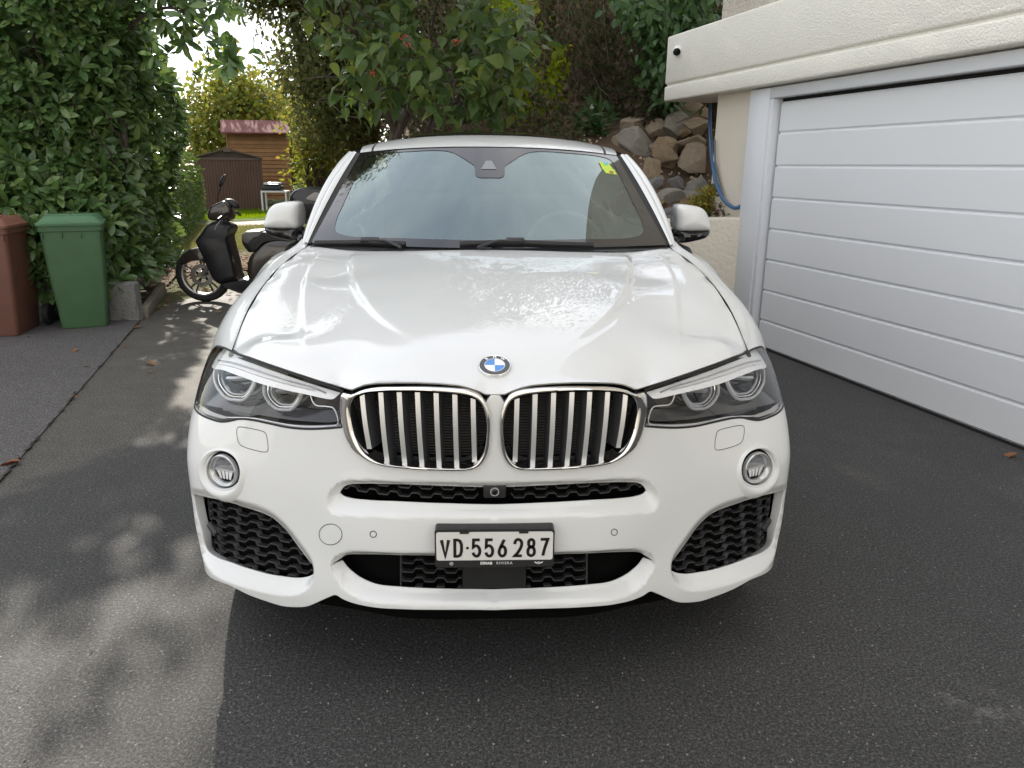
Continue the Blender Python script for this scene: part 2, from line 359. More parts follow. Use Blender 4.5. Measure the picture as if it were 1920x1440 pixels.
# ------------------------------------------------------------------ garage house
FA = np.array([2.34, 5.87, 0.0]); _th = math.radians(14.0); FT = np.array([-math.sin(_th), math.cos(_th), 0.0]); FN = np.array([-math.cos(_th), -math.sin(_th), 0.0])
house = tag(empty("garage_house", tuple(FA)), "cream rendered house with a white sectional garage door and overhanging beam", "house")
house.matrix_world = Matrix(((FT[0], -FN[0], 0, FA[0]), (FT[1], -FN[1], 0, FA[1]), (0, 0, 1, 0), (0, 0, 0, 1)))   # local x = along the front (away), local y = into the house
def hbox(name, s0, s1, d0, d1, z0, z1, m, parent=house, b=0.0, seg=2):
    vf = bbox(s0, s1, d0, d1, z0, z1, b, seg) if b else box(s0, s1, d0, d1, z0, z1)
    return mobj(name, [(-p[0]*-1, p[1], p[2]) for p in vf[0]], vf[1], m, parent, smooth=bool(b), angle=50)
def render_mat(name, c, sc=95, st=.9, dist=.006):
    m, n, l, b = mat(name); tc = n.new("ShaderNodeTexCoord"); v = tc.outputs['Object']
    f = noise(n, l, v, sc, 3, .55); big = noise(n, l, v, 1.3, 5, .6)
    l.new(mixc(n, l, ramp(n, l, big, [(.3, g3(0)), (.75, g3(.35))]), c, tuple(x*.86 for x in c)), b.inputs['Base Color']); b.inputs['Roughness'].default_value = .92; b.inputs['Specular IOR Level'].default_value = .15
    bump(n, l, ramp(n, l, f, [(.36, g3(0)), (.60, g3(1))]), st, dist, b); return m
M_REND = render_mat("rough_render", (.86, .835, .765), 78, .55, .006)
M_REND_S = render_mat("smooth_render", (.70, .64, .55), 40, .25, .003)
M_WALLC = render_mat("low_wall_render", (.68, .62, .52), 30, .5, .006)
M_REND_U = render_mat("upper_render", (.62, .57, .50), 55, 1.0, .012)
M_DOOR = simple("door_white", (.76, .775, .80), .42, bump=(230, .25, .0012)); M_FRAME = simple("frame_white", (.72, .74, .775), .38)
# front wall in pieces round the opening
S_L, S_R = .275, -4.75
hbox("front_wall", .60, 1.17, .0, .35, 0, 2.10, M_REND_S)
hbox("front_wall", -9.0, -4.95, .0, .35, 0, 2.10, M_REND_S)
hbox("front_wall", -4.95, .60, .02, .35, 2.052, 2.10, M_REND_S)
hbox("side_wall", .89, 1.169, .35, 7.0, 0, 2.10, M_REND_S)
# overhanging beam with its groove: two courses and a recessed back
hbox("beam", -9.0, 1.96, -.130, .40, 2.212, 2.640, M_REND, b=.022, seg=3)
hbox("beam", -9.0, 1.96, -.130, .40, 2.062, 2.196, M_REND, b=.016, seg=3)
hbox("beam_groove", -9.0, 1.945, -.108, .39, 2.19, 2.218, M_REND)
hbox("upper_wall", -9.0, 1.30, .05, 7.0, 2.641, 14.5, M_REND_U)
hbox("eaves", -9.2, 1.75, -.45, 7.2, 14.5, 14.7, simple("eaves_board", (.20, .16, .13), .7), b=.01)
# frame
hbox("door_frame", .335, .60, -.045, .06, 0, 2.050, M_FRAME, b=.004)
hbox("door_frame", .296, .335, -.030, .10, 0, 1.972, M_FRAME, b=.003)
hbox("door_frame", -4.86, .3349, -.040, .06, 1.972, 2.050, M_FRAME, b=.004)
hbox("door_frame", -4.95, -4.80, -.045, .06, 0, 2.050, M_FRAME, b=.004)
hbox("door_gasket", -4.80, .2955, .055, .08, 0, 1.9715, simple("door_gasket", (.008, .008, .008), .8))
gd = empty("garage_door"); gd.parent = house
zs = [.012, .235, .482, .730, .977, 1.222, 1.466, 1.716, 1.945]
for z0, z1 in zip(zs[:-1], zs[1:]):
    n_ = 2
    prof = [(0, z0), (-.0, z0+.004), (-.010, z0+.012), (-.012, z0+.016), (-.012, z1-.014), (-.009, z1-.008), (0, z1-.004), (0, z1)]
    V = [(s, d+.045, z) for s in (S_R, S_L) for d, z in prof]; n = len(prof); F = [(i, n+i, n+i+1, i+1) for i in range(n-1)] + [tuple(range(n)), tuple(range(2*n-1, n-1, -1))]
    o = mobj("door_panel", V, [tuple(reversed(q)) for q in F], M_DOOR, gd, angle=20)
hbox("door_seal", S_R, S_L, .030, .07, 0.0, .014, M_MATTB0 if False else simple("rubber_seal", (.01, .01, .01), .8), gd)
# security camera
cpos = FA + FT*1.76 + FN*.13 + np.array([0, 0, 2.46])
sc_ = tag(empty("security_camera", tuple(cpos)), "small white bullet security camera at the end of the house beam", "camera"); sc_.rotation_euler = (0, 0, _th)
mobj("mount", *xf(lathe([(.0, 0), (.022, 0), (.022, .015), (.010, .02), (.010, .05)], 16, 'y'), (.055, .0, .02), (0, 0, math.radians(75))), simple("camera_mount", (.5, .5, .5), .5), sc_)
_cr = (math.radians(20), 0, math.radians(-28))
mobj("housing", *xf(lathe([(0, .10), (.030, .10), (.036, .09), (.038, .02), (.038, -.02), (.034, -.025)], 24, 'y'), (-.02, -.05, .02), _cr), simple("camera_white", (.8, .8, .8), .35), sc_)
mobj("lens_face", *xf(lathe([(.0345, -.024), (.030, -.030), (0, -.031)], 24, 'y'), (-.02, -.05, .02), _cr), simple("camera_black", (.006, .006, .006), .15, coat=.5), sc_)

# low retaining wall behind the car
wpts = crom(np.array([(2.30, 6.33), (2.12, 6.44), (1.85, 6.52), (1.4, 6.62), (.6, 6.74), (-.6, 6.86), (-1.3, 6.93)]), n=40)
tg = np.gradient(wpts, axis=0); nr_ = np.c_[-tg[:, 1], tg[:, 0]]; nr_ /= np.linalg.norm(nr_, axis=1)[:, None]; nr_ *= -np.sign(nr_[20, 1])
ztop = np.interp(np.arange(40), [0, 8, 39], [1.06, 1.02, .96])
rows = [(0, 0, -.03), (0, None, -.02), (.006, None, -.006), (.02, None, 0), (.17, None, 0), (.185, None, -.008), (.19, None, -.03), (.19, 0, -.03)]
V = []
for off, z, dz in rows: V += [(wpts[i][0]-nr_[i][0]*off, wpts[i][1]-nr_[i][1]*off, (0 if z == 0 else ztop[i]+dz)) for i in range(40)]
F = [(r*40+i, r*40+i+1, (r+1)*40+i+1, (r+1)*40+i) for r in range(len(rows)-1) for i in range(39)]
tag(mobj("retaining_wall", V, F, M_WALLC, angle=60), "low cream rendered retaining wall curving behind the white car", "wall")

# ------------------------------------------------------------------ foliage
def leaf_mat(name, cols, trans=.35, rough=.45, spec=.4, back=None):
    m = bpy.data.materials.new(name); m.use_nodes = True; n, l = m.node_tree.nodes, m.node_tree.links; b = n["Principled BSDF"]; o = n["Material Output"]
    ge = n.new("ShaderNodeNewGeometry"); oi = n.new("ShaderNodeObjectInfo"); ad = n.new("ShaderNodeMath"); ad.operation = 'ADD'; fr = n.new("ShaderNodeMath"); fr.operation = 'FRACT'
    l.new(ge.outputs['Random Per Island'], ad.inputs[0]); l.new(oi.outputs['Random'], ad.inputs[1]); l.new(ad.outputs[0], fr.inputs[0])
    k = len(cols); c = ramp(n, l, fr.outputs[0], [(i/(k-1), cols[i]) for i in range(k)])
    l.new(c, b.inputs['Base Color']); b.inputs['Roughness'].default_value = rough; b.inputs['Specular IOR Level'].default_value = spec
    t = n.new("ShaderNodeBsdfTranslucent"); hs = n.new("ShaderNodeHueSaturation"); hs.inputs['Hue'].default_value = .47; hs.inputs['Saturation'].default_value = 1.15; hs.inputs['Value'].default_value = 1.9
    l.new(c, hs.inputs['Color']); l.new(hs.outputs[0], t.inputs[0]); mx = n.new("ShaderNodeMixShader"); mx.inputs[0].default_value = trans
    l.new(b.outputs[0], mx.inputs[1]); l.new(t.outputs[0], mx.inputs[2]); l.new(mx.outputs[0], o.inputs[0]); return m
def leaf_template(stations, fold=.25, curl=.15, wave=0.0):  # stations (y, halfwidth)
    V = []; F = []
    for i, (y, w) in enumerate(stations):
        z = -curl*y*y; V += [(-w, y, z+fold*w + wave*w*math.sin(y*14)), (0, y, z), (w, y, z+fold*w + wave*w*math.sin(y*14+2))]
    for i in range(len(stations)-1):
        a = i*3; F += [(a, a+1, a+4, a+3), (a+1, a+2, a+5, a+4)]
    return np.array(V), F
T_LAUREL = leaf_template([(0, .004), (.14, .05), (.34, .135), (.58, .180), (.80, .155), (.94, .075), (1.0, .005)], .35, .22)
T_BROAD = leaf_template([(0, .01), (.07, .17), (.22, .31), (.42, .345), (.62, .27), (.82, .12), (1.0, .005)], .30, .38, .10)
T_OVAL = leaf_template([(0, .01), (.25, .22), (.6, .27), (.9, .12), (1.0, .01)], .3, .25)
T_SMALL = (np.array([(0, 0, 0), (.30, .45, .08), (0, 1, -.08), (-.30, .45, .08)]), [(0, 1, 2, 3)])
T_LANCE = leaf_template([(0, .01), (.3, .075), (.7, .065), (1.0, .005)], .3, .3)
T_GRASS = (np.array([(-.03, 0, 0), (.03, 0, 0), (.018, .6, .05), (0, 1, .18), (-.018, .6, .05)]), [(0, 1, 2, 4), (4, 2, 3)])
def unit(a): return a/(np.linalg.norm(a, axis=-1, keepdims=True)+1e-9)
def leaves(tpl, pos, dirs, nrm, size):
    TV, TF = tpl; pos = np.asarray(pos); d = unit(dirs); s = unit(np.cross(d, nrm)); n = np.cross(s, d); size = np.asarray(size)[:, None, None]
    V = pos[:, None, :] + size*(TV[None, :, 0:1]*s[:, None, :] + TV[None, :, 1:2]*d[:, None, :] + TV[None, :, 2:3]*n[:, None, :])
    return V.reshape(-1, 3), len(TV), TF, len(pos)
def leaf_mesh(name, packs, m, smooth=True):     # packs: list of leaves(...)
    Vs = []; loops = []; starts = []; tot = 0; base = 0; nl = 0
    for V, nv_, TF, N_ in packs:
        Vs.append(V)
        for q in TF:
            a = (np.arange(N_)[:, None]*nv_ + np.array(q)[None, :] + base); loops.append((a, len(q)))
        base += len(V)
    V = np.vstack(Vs).astype(np.float32); L = np.concatenate([a.ravel() for a, k in loops]).astype(np.int32); sz = np.concatenate([np.full(len(a), k) for a, k in loops]).astype(np.int32)
    me = bpy.data.meshes.new(name); me.vertices.add(len(V)); me.vertices.foreach_set('co', V.ravel()); me.loops.add(len(L)); me.loops.foreach_set('vertex_index', L)
    me.polygons.add(len(sz)); me.polygons.foreach_set('loop_start', np.r_[0, np.cumsum(sz)[:-1]].astype(np.int32)); me.polygons.foreach_set('loop_total', sz)
    me.polygons.foreach_set('use_smooth', np.full(len(sz), smooth)); me.update(calc_edges=True); me.validate(); me.materials.append(m); return me
def template_mesh(name, tpl, m):
    return newmesh(name, tpl[0], tpl[1], m, True, 180)
def leaf_objects(parent, me, pos, dirs, nrm, size, name="leaf"):
    d = unit(np.asarray(dirs)); s = unit(np.cross(d, nrm)); n = np.cross(s, d)
    inv = parent.matrix_world.inverted()
    for i in range(len(pos)):
        o = bpy.data.objects.new(name, me); COL.objects.link(o); o.parent = parent; k = float(size[i])
        o.matrix_local = Matrix.Translation(-Vector(parent.location)) @ Matrix(((s[i, 0]*k, d[i, 0]*k, n[i, 0]*k, pos[i][0]), (s[i, 1]*k, d[i, 1]*k, n[i, 1]*k, pos[i][1]), (s[i, 2]*k, d[i, 2]*k, n[i, 2]*k, pos[i][2]), (0, 0, 0, 1)))
def rnd_dirs(N, bias=(0, 0, 0), amt=1.0): return unit(rng.normal(size=(N, 3))*amt + np.array(bias))
def bark_mat(name, c0, c1, sc=18):
    m, n, l, b = mat(name); tc = n.new("ShaderNodeTexCoord"); mp = n.new("ShaderNodeMapping"); mp.inputs['Scale'].default_value = (1, 1, .25); l.new(tc.outputs['Object'], mp.inputs[0])
    f = noise(n, l, mp.outputs[0], sc, 6, .7); l.new(mixc(n, l, ramp(n, l, f, [(.35, g3(0)), (.65, g3(1))]), c0, c1), b.inputs['Base Color']); b.inputs['Roughness'].default_value = .9; bump(n, l, f, .8, .02, b); return m
M_BARK = bark_mat("bark", (.055, .042, .032), (.13, .105, .085)); M_BARKG = bark_mat("grey_bark", (.12, .11, .095), (.24, .22, .19)); M_TWIG = bark_mat("twig_bark", (.09, .068, .05), (.19, .15, .115))
def limb(mb, p0, p1, r0, r1, sag=.0, n=8, jit=.04, sides=8):
    p0, p1 = np.array(p0, float), np.array(p1, float); t = np.linspace(0, 1, n)[:, None]; P = p0+(p1-p0)*t; L = np.linalg.norm(p1-p0)
    P[1:-1] += rng.normal(0, jit*L*.35, (n-2, 3)); P[:, 2] += sag*4*(t*(1-t))[:, 0]
    mb.add(*tube(crom(P, n=n*2), np.linspace(r0, r1, n*2), sides)); return P

# ---- big cherry laurel hedge on the left
LC = [(.055, .110, .036), (.078, .145, .046), (.105, .180, .056), (.145, .220, .070), (.085, .160, .052), (.065, .125, .040)]
M_LAUREL = leaf_mat("laurel_leaf", LC, .22, .30, .5)
laurel = tag(empty("laurel_hedge", (-4.6, 8.3, 0)), "big glossy cherry laurel hedge behind the wheelie bins, branch arching over the path", "hedge")
def laurel_pts(N):
    """clusters of shoots on the hedge's outer skin"""
    pos = []; out = []
    while len(pos) < N:
        u = rng.random()
        if u < .74:              # front skin
            z = rng.uniform(.25, 3.35); px = rng.uniform(-7.5, -3.45); edge = -3.47 + .16*math.sin(z*2.3+.6) - .18*max(0, z-1.6)*.0 + (.0 if z > 1.2 else -.10*(1.2-z)) - .12*np.clip((z-1.9)/1.2, 0, 1)
            px = px if px < edge else edge - abs(rng.normal(0, .25))
            y = 7.42 + .22*math.sin(px*2.1+z*1.3)+.15*math.sin(z*3.1+px) + .30*np.clip((px-edge+.55)/.55, 0, 1)**2 - (.16 if z < .9 else 0) + abs(rng.normal(0, .09))
            n = np.array([.25*np.clip((px-edge+.8)/.8, 0, 1)*3, -1, .25])
        elif u < .92:            # side facing the path
            z = rng.uniform(.3, 3.3); y = rng.uniform(7.6, 9.8); px = -3.50 - .12*(y-7.6) + .14*math.sin(z*2.3+y) - abs(rng.normal(0, .10)) - .12*np.clip((z-1.9)/1.2, 0, 1); n = np.array([1, -.35, .2])
        else:                    # top
            px = rng.uniform(-7, -3.4); y = rng.uniform(7.6, 9.6); z = 3.3 + .15*math.sin(px*3)+rng.normal(0, .1); n = np.array([.1, -.2, 1])
        # holes where dark stems show
        h = math.sin(px*3.7+1.1)*math.sin(z*2.9+.4)+.5*math.sin(px*7.9+z*5.1)
        if h < -.78 and rng.random() < .8: continue
        pos.append((px, y, z)); out.append(n/np.linalg.norm(n))
    return np.array(pos), np.array(out)
cp_, cn_ = laurel_pts(3400)
# arching branch over the path
arc = crom(np.array([(-3.6, 8.1, 2.55), (-3.25, 8.05, 2.80), (-2.95, 8.0, 2.86), (-2.72, 7.95, 2.72), (-2.52, 7.9, 2.62)]), n=40)
for k in range(170):
    t = rng.random()**1.2; p = arc[int(t*39)] + rng.normal(0, 1, 3)*[.16, .22, .13+.22*(1-t)] + [0, 0, .18*(1-t)+.17]; cp_ = np.vstack([cp_, p]); cn_ = np.vstack([cn_, unit(rng.normal(size=3)*.7+[.4, -.5, -.1])])
hang = [(-3.12, 7.9, 2.40), (-2.40, 7.85, 2.42)]
for p in hang:
    for k in range(9 if p[2] > 2.4 else 7): cp_ = np.vstack([cp_, np.array(p)+rng.normal(0, .07, 3)]); cn_ = np.vstack([cn_, unit(rng.normal(size=3)*.5+[.4, -.4, -.3])])
P_, D_, N_, S_ = [], [], [], []
for p, n in zip(cp_, cn_):
    k = rng.integers(4, 8); ax = unit(n + rng.normal(0, .35, 3) + [0, 0, .25]); a0 = rng.random()*6.28
    u = unit(np.cross(ax, [0.3, .2, 1])); v = np.cross(ax, u)
    for j in range(k):
        a = a0 + j*2.4; tilt = rng.uniform(.35, 1.15); d = ax*math.cos(tilt)+(u*math.cos(a)+v*math.sin(a))*math.sin(tilt); d[2] -= .12
        P_.append(p + ax*rng.uniform(-.03, .05)); D_.append(d); N_.append(ax*1.0+np.array([0, 0, .3])+rng.normal(0, .2, 3)); S_.append(rng.uniform(.115, .190))
P_, D_, N_, S_ = map(np.array, (P_, D_, N_, S_))
# the leaves nearest the camera are single leaves
vis = (P_[:, 1] < 7.75) & (P_[:, 0] > -4.35) & (P_[:, 2] < 2.6); idx = np.where(vis)[0]; idx = idx[np.argsort(P_[idx, 1]-.8*S_[idx]*10)][:1200]; idx = rng.permutation(idx)[:300]
rest = np.ones(len(P_), bool); rest[idx] = False
nb_ = 9000; bx_ = np.c_[rng.uniform(-8, -3.55, nb_), rng.uniform(7.75, 9.6, nb_), rng.uniform(.25, 3.3, nb_)]; bx_ = bx_[bx_[:, 0] < -3.68-.10*(bx_[:, 1]-7.6)]
inner = leaves(T_OVAL, bx_, rnd_dirs(len(bx_), (0, -.2, -.2)), rnd_dirs(len(bx_), (0, -.8, .4)), rng.uniform(.14, .22, len(bx_)))
link("foliage", leaf_mesh("foliage", [leaves(T_LAUREL, P_[rest], D_[rest], N_[rest], S_[rest]), inner], M_LAUREL), laurel, -Vector(laurel.location))["kind"] = "stuff"
leaf_objects(laurel, template_mesh("leaf", T_LAUREL, M_LAUREL), P_[idx], D_[idx], N_[idx], S_[idx])
for k in range(16):
    mb = MB(); x = -3.80 - k*.26 + rng.normal(0, .05); y = 8.2 + rng.normal(0, .25); p = np.array([x, y, 0.0]); r = .035
    q = limb(mb, p, p+[rng.normal(0, .2), rng.normal(0, .2)-.1, 1.8], .038, .026, jit=.03); limb(mb, q[-1], q[-1]+[rng.normal(-.1, .3), -.1, 1.2], .026, .010, jit=.05)
    for j in range(4): limb(mb, q[3+j % 4], q[3+j % 4]+[rng.normal(0, .35), -.55-rng.random()*.2, rng.uniform(.2, .6)], .014, .005, jit=.05, sides=6)
    mb.build("stem", M_BARK, laurel, loc=-Vector(laurel.location))
mb = MB(); mb.add(*tube(arc, np.linspace(.022, .006, 40), 8))
for k in range(12): i = rng.integers(4, 38); limb(mb, arc[i], arc[i]+rng.normal(0, 1, 3)*[.18, .2, .14]+[.1, 0, 0], .007, .003, sides=5, n=5)
mb.build("branch", M_BARK, laurel, loc=-Vector(laurel.location))
# shaded dead-leaf depth inside the hedge
core = [(-7.8, 8.15, 0), (-3.75, 8.15, 0), (-3.85, 9.4, 0), (-7.8, 9.4, 0)]

def bush(name, label, center, radii, N, tpl, m, size, cat="shrub", group=None, stems=5, shell=.55, lo=-.9, bias=(0, -.2, .3), stem_mat=None, base_z=0.0, sx=(0.05, .02), noise_amp=.18):
    c = np.array(center); t = tag(empty(name, (c[0], c[1], base_z)), label, cat, group); loc = -Vector(t.location)
    nc = max(12, N//26); cd = unit(rng.normal(size=(nc, 3))); cd[:, 2] = np.where(cd[:, 2] < lo, -cd[:, 2], cd[:, 2]); rr = (shell + (1-shell)*rng.random(nc)**.5)*(1+noise_amp*np.sin(cd[:, 0]*5+cd[:, 2]*7+c[0])); cc = c + cd*rr[:, None]*np.array(radii)
    per = N//nc; cs_ = min(radii)*.22
    P = (cc[:, None, :] + rng.normal(0, cs_, (nc, per, 3))).reshape(-1, 3); P = P[P[:, 2] > base_z+.02]
    outw = unit((P-c)/np.array(radii)); D = unit(outw*.6 + rng.normal(0, .8, P.shape) + [0, 0, -.25]); Nn = outw + rng.normal(0, .6, P.shape) + np.array(bias)
    link("crown", leaf_mesh("crown", [leaves(tpl, P, D, Nn, rng.uniform(size[0], size[1], len(P)))], m), t, loc)["kind"] = "stuff"
    mb = MB(); 
    for k in range(stems):
        g = cc[rng.integers(nc)]; b0 = np.array([c[0]+rng.normal(0, radii[0]*.12), c[1]+rng.normal(0, radii[1]*.12), base_z-.05]); q = limb(mb, b0, b0*.4+g*.6, sx[0], sx[0]*.6, jit=.05); limb(mb, q[-1], g, sx[0]*.6, sx[1]*.5, jit=.06)
        for j in range(5): h = cc[rng.integers(nc)]; limb(mb, q[-1-rng.integers(4)], h, sx[1], sx[1]*.3, jit=.06, sides=5, n=6)
    mb.build("trunk", stem_mat or M_BARK, t, loc=loc); return t

M_YG = leaf_mat("yellow_green_leaf", [(.12, .165, .035), (.175, .20, .045), (.09, .14, .03), (.25, .22, .05), (.14, .18, .04)], .42, .6, .2)
M_DKTREE = leaf_mat("olive_brown_leaf", [(.070, .085, .034), (.095, .105, .040), (.065, .095, .028), (.125, .115, .050), (.090, .125, .034)], .42, .6, .2)
M_CONIF = leaf_mat("conifer_green", [(.018, .032, .020), (.030, .045, .028), (.025, .040, .020)], .15, .7, .2)
M_HEDGE = leaf_mat("clipped_hedge_leaf", [(.055, .10, .026), (.075, .125, .034), (.06, .11, .026), (.095, .13, .045)], .2, .55, .3)
M_SHRUB = leaf_mat("garden_shrub_leaf", [(.045, .075, .02), (.07, .10, .028), (.10, .12, .04), (.035, .06, .018)], .4, .5, .4)
M_LIME = leaf_mat("lime_vine_leaf", [(.17, .25, .02), (.24, .30, .025), (.10, .18, .02), (.30, .31, .03)], .5, .5, .3)
M_BROAD = leaf_mat("broad_leaf", [(.050, .098, .030), (.080, .140, .042), (.115, .175, .055), (.040, .082, .024), (.15, .20, .050), (.065, .12, .034)], .38, .42, .4)
M_IVY = leaf_mat("ivy_leaf", [(.035, .085, .026), (.052, .112, .034), (.042, .095, .030)], .25, .4, .4)
M_BROWN = leaf_mat("dry_thicket_leaf", [(.080, .062, .042), (.12, .092, .062), (.062, .062, .036), (.060, .082, .034), (.055, .070, .030)], .3, .8, .1)

bush("yellow_green_tree", "rounded yellow green tree standing beyond the two sheds", (-9.9, 33, 2.6), (2.3, 2.2, 2.1), 11000, T_SMALL, M_YG, (.16, .30), "tree", None, 6, .5)
bush("conifer", "dark grey green conifer beyond the clipped hedge", (-15.6, 37, 2.3), (1.0, 1.0, 2.4), 3500, T_SMALL, M_CONIF, (.15, .28), "tree", None, 3, .3)
bush("garden_tree", "dark green garden tree between the wooden shed and the car roof", (-7.6, 38, 3.0), (2.6, 2.0, 3.0), 7000, T_SMALL, M_SHRUB, (.18, .32), "tree", None, 4, .5)
# clipped hedge
hd = tag(empty("clipped_hedge", (-6.3, 15, 0)), "trimmed green hedge receding along the lawn towards the brown shed", "hedge")
q0, q1 = np.array([-5.35, 11.2]), np.array([-8.35, 21.5]); N_h = 24000; t = rng.random(N_h)**.8; ax = (q1-q0); base = q0+ax*t[:, None]; side = np.array([ax[1], -ax[0]])/np.linalg.norm(ax)
ang = rng.uniform(-.1, math.pi*.98, N_h); r_ = .62+rng.normal(0, .035, N_h); hx = np.cos(ang)*r_; hz = np.where(ang < .5, rng.uniform(.05, 1.35, N_h), 1.25+.5*np.sin(ang)); hx = np.where(ang < .5, r_, hx); P = np.c_[base+side*hx[:, None], hz]
on = np.c_[side[0]*np.cos(ang), side[1]*np.cos(ang), np.sin(ang)]; endk = rng.random(N_h) < .16; P[endk] = np.c_[q0+side*rng.uniform(-.6, .6, endk.sum())[:, None]+rng.normal(0, .04, (endk.sum(), 2)), rng.uniform(.05, 1.7, endk.sum())]; on[endk] = [0, -1, 0]
link("foliage", leaf_mesh("foliage", [leaves(T_OVAL, P, unit(on*.5+rng.normal(0, .8, P.shape)), on+rng.normal(0, .5, P.shape), rng.uniform(.07, .12, N_h))], M_HEDGE), hd, -Vector(hd.location))["kind"] = "stuff"
mb = MB()
for k in range(14): b0 = q0+ax*(k+.5)/14; limb(mb, (b0[0], b0[1], 0), (b0[0]+rng.normal(0, .1), b0[1], 1.3), .03, .015)
mb.build("stem", M_BARK, hd, loc=-Vector(hd.location))

def lobed(name, label, base, lobes, tpl, m, size, cat="tree"):
    t = tag(empty(name, base), label, cat); loc = -Vector(t.location); packs = []; mb = MB(); b0 = np.array(base, float)
    fork = b0 + [0, 0, max(.6, min(l_[0][2] for l_ in lobes)*.45)]; limb(mb, b0-[0, 0, .1], fork, .13, .10, jit=.03, sides=10)
    for c, radii, N in lobes:
        c = np.array(c); nc = max(10, N//30); cd = unit(rng.normal(size=(nc, 3))); rr = rng.random(nc)**.35; cc = c+cd*rr[:, None]*np.array(radii); per = N//nc
        P = (cc[:, None, :]+rng.normal(0, min(radii)*.20, (nc, per, 3))).reshape(-1, 3); o = unit((P-c)/np.array(radii))
        packs.append(leaves(tpl, P, unit(o*.5+rng.normal(0, .8, P.shape)+[0, 0, -.3]), o+rng.normal(0, .6, P.shape)+[0, -.2, .3], rng.uniform(size[0], size[1], len(P))))
        q = limb(mb, fork, c, .07, .03, jit=.05)
        for k in range(12): limb(mb, q[2+rng.integers(5)], cc[rng.integers(nc)], .016, .005, jit=.06, sides=5, n=6)
    link("crown", leaf_mesh("crown", packs, m), t, loc)["kind"] = "stuff"; mb.build("trunk", M_BARK, t, loc=loc); return t
lobed("olive_tree", "dense olive brown tree hanging over the lawn behind the scooter", (-1.9, 13.0, 0), [((-2.15, 12.6, 2.9), (.95, 1.0, 1.25), 15000), ((-3.05, 12.5, 4.35), (1.05, .9, .75), 10000), ((-1.6, 12.8, 4.6), (1.2, 1.1, 1.2), 11000), ((-3.3, 13.2, 7.8), (1.6, 1.5, 1.5), 22000), ((-4.35, 13.2, 8.0), (.55, .9, 1.0), 9000), ((-1.4, 13.4, 7.3), (1.8, 1.5, 1.5), 13000)], T_OVAL, M_DKTREE, (.055, .105))  # highest lobes, out of view, added to keep the sun off the bonnet
lobed("olive_tree", "second olive brown tree right behind the berry tree", (.1, 12.4, 1.5), [((-.5, 12.0, 3.2), (1.3, 1.0, 1.5), 13000), ((.9, 12.4, 3.9), (1.3, 1.2, 1.5), 12000), ((.9, 12.6, 6.6), (1.9, 1.4, 1.8), 2600)], T_OVAL, M_DKTREE, (.055, .105))  # top lobe, out of view, thinned to let sun through to the garage door
bush("yellowing_bush", "sunlit bush with yellowing leaves just below the olive brown tree", (-2.85, 13.9, 2.0), (.50, .6, .85), 4500, T_OVAL, M_YG, (.06, .11), "bush", None, 5, .3)
bush("garden_shrub", "leafy green shrub with pale specks behind the scooter's top box", (-3.05, 15.5, .85), (.50, .6, .70), 5500, T_OVAL, M_SHRUB, (.06, .11), "shrub", None, 6, .4)
bush("garden_shrub", "low dark green shrub beside the white garden table", (-4.6, 23.5, .5), (.9, .7, .65), 4500, T_OVAL, M_SHRUB, (.08, .14), "shrub", None, 5, .4)
bush("garden_shrub", "tall shrub behind the wooden shed's right corner", (-5.6, 29.5, 1.0), (1.3, 1.0, 1.3), 5000, T_SMALL, M_SHRUB, (.10, .18), "shrub", None, 5, .4)

# ---- tree with large leaves and red berries over the car roof
bt = tag(empty("berry_tree", (-.95, 8.3, .0)), "broad leaved tree with red berries arching over the car roof", "tree"); btl = -Vector(bt.location)
mb = MB(); b0 = np.array([-.95, 8.3, .1])
q = limb(mb, b0, (-.90, 8.2, 1.75), .085, .065, jit=.05, sides=10); q2 = limb(mb, q[-1], (-.55, 7.9, 2.35), .06, .035, jit=.06); q3 = limb(mb, q[-1], (-1.2, 7.6, 2.5), .05, .03, jit=.06); q4 = limb(mb, q[-2], (-.2, 7.8, 2.05), .04, .018, jit=.08)
ends = []
for src in (q2, q3, q4):
    for k in range(9):
        p = src[3+k % 5]; e = np.array([rng.uniform(-1.75, .35), rng.uniform(6.2, 7.7), rng.uniform(1.95, 3.3)]); limb(mb, p, e, .016, .005, sag=.05, jit=.06, sides=6); ends.append(e)
mb.build("trunk", M_BARK, bt, loc=btl)
def env_z(x): return np.interp(x, [-1.9, -1.55, -1.2, -.9, -.6, -.35, 0.0, .25, .5], [2.75, 2.15, 1.92, 1.88, 2.08, 1.85, 1.80, 1.95, 2.3])
cl = []
while len(cl) < 150:
    x = rng.uniform(-1.5, .45); z = rng.uniform(1.8, 3.6); y = rng.uniform(6.1, 7.6)
    if z < 2.55 and x < -1.15: continue
    if z < env_z(x)+.05: continue
    if z > 2.5 and rng.random() < .3: continue
    cl.append((x, y, z))
P_, D_, N_, S_ = [], [], [], []
for c in cl:
    k = rng.integers(9, 15); a0 = rng.random()*6.28
    for j in range(k):
        a = a0+j*2.4; p = np.array(c)+rng.normal(0, .085, 3); d = np.array([math.cos(a)*.9, math.sin(a)*.7-.2, rng.uniform(-1.0, .25)])
        P_.append(p); D_.append(d); N_.append(np.array([math.cos(a)*.5, -.55+math.sin(a)*.4, .75])+rng.normal(0, .3, 3)); S_.append(rng.uniform(.10, .165))
P_, D_, N_, S_ = map(np.array, (P_, D_, N_, S_)); idx = np.where((P_[:, 2] < 2.75) & (P_[:, 1] < 7.0))[0]; idx = idx[np.argsort(P_[idx, 1])][:300]; rest = np.ones(len(P_), bool); rest[idx] = False
link("foliage", leaf_mesh("foliage", [leaves(T_BROAD, P_[rest], D_[rest], N_[rest], S_[rest])], M_BROAD), bt, btl)["kind"] = "stuff"
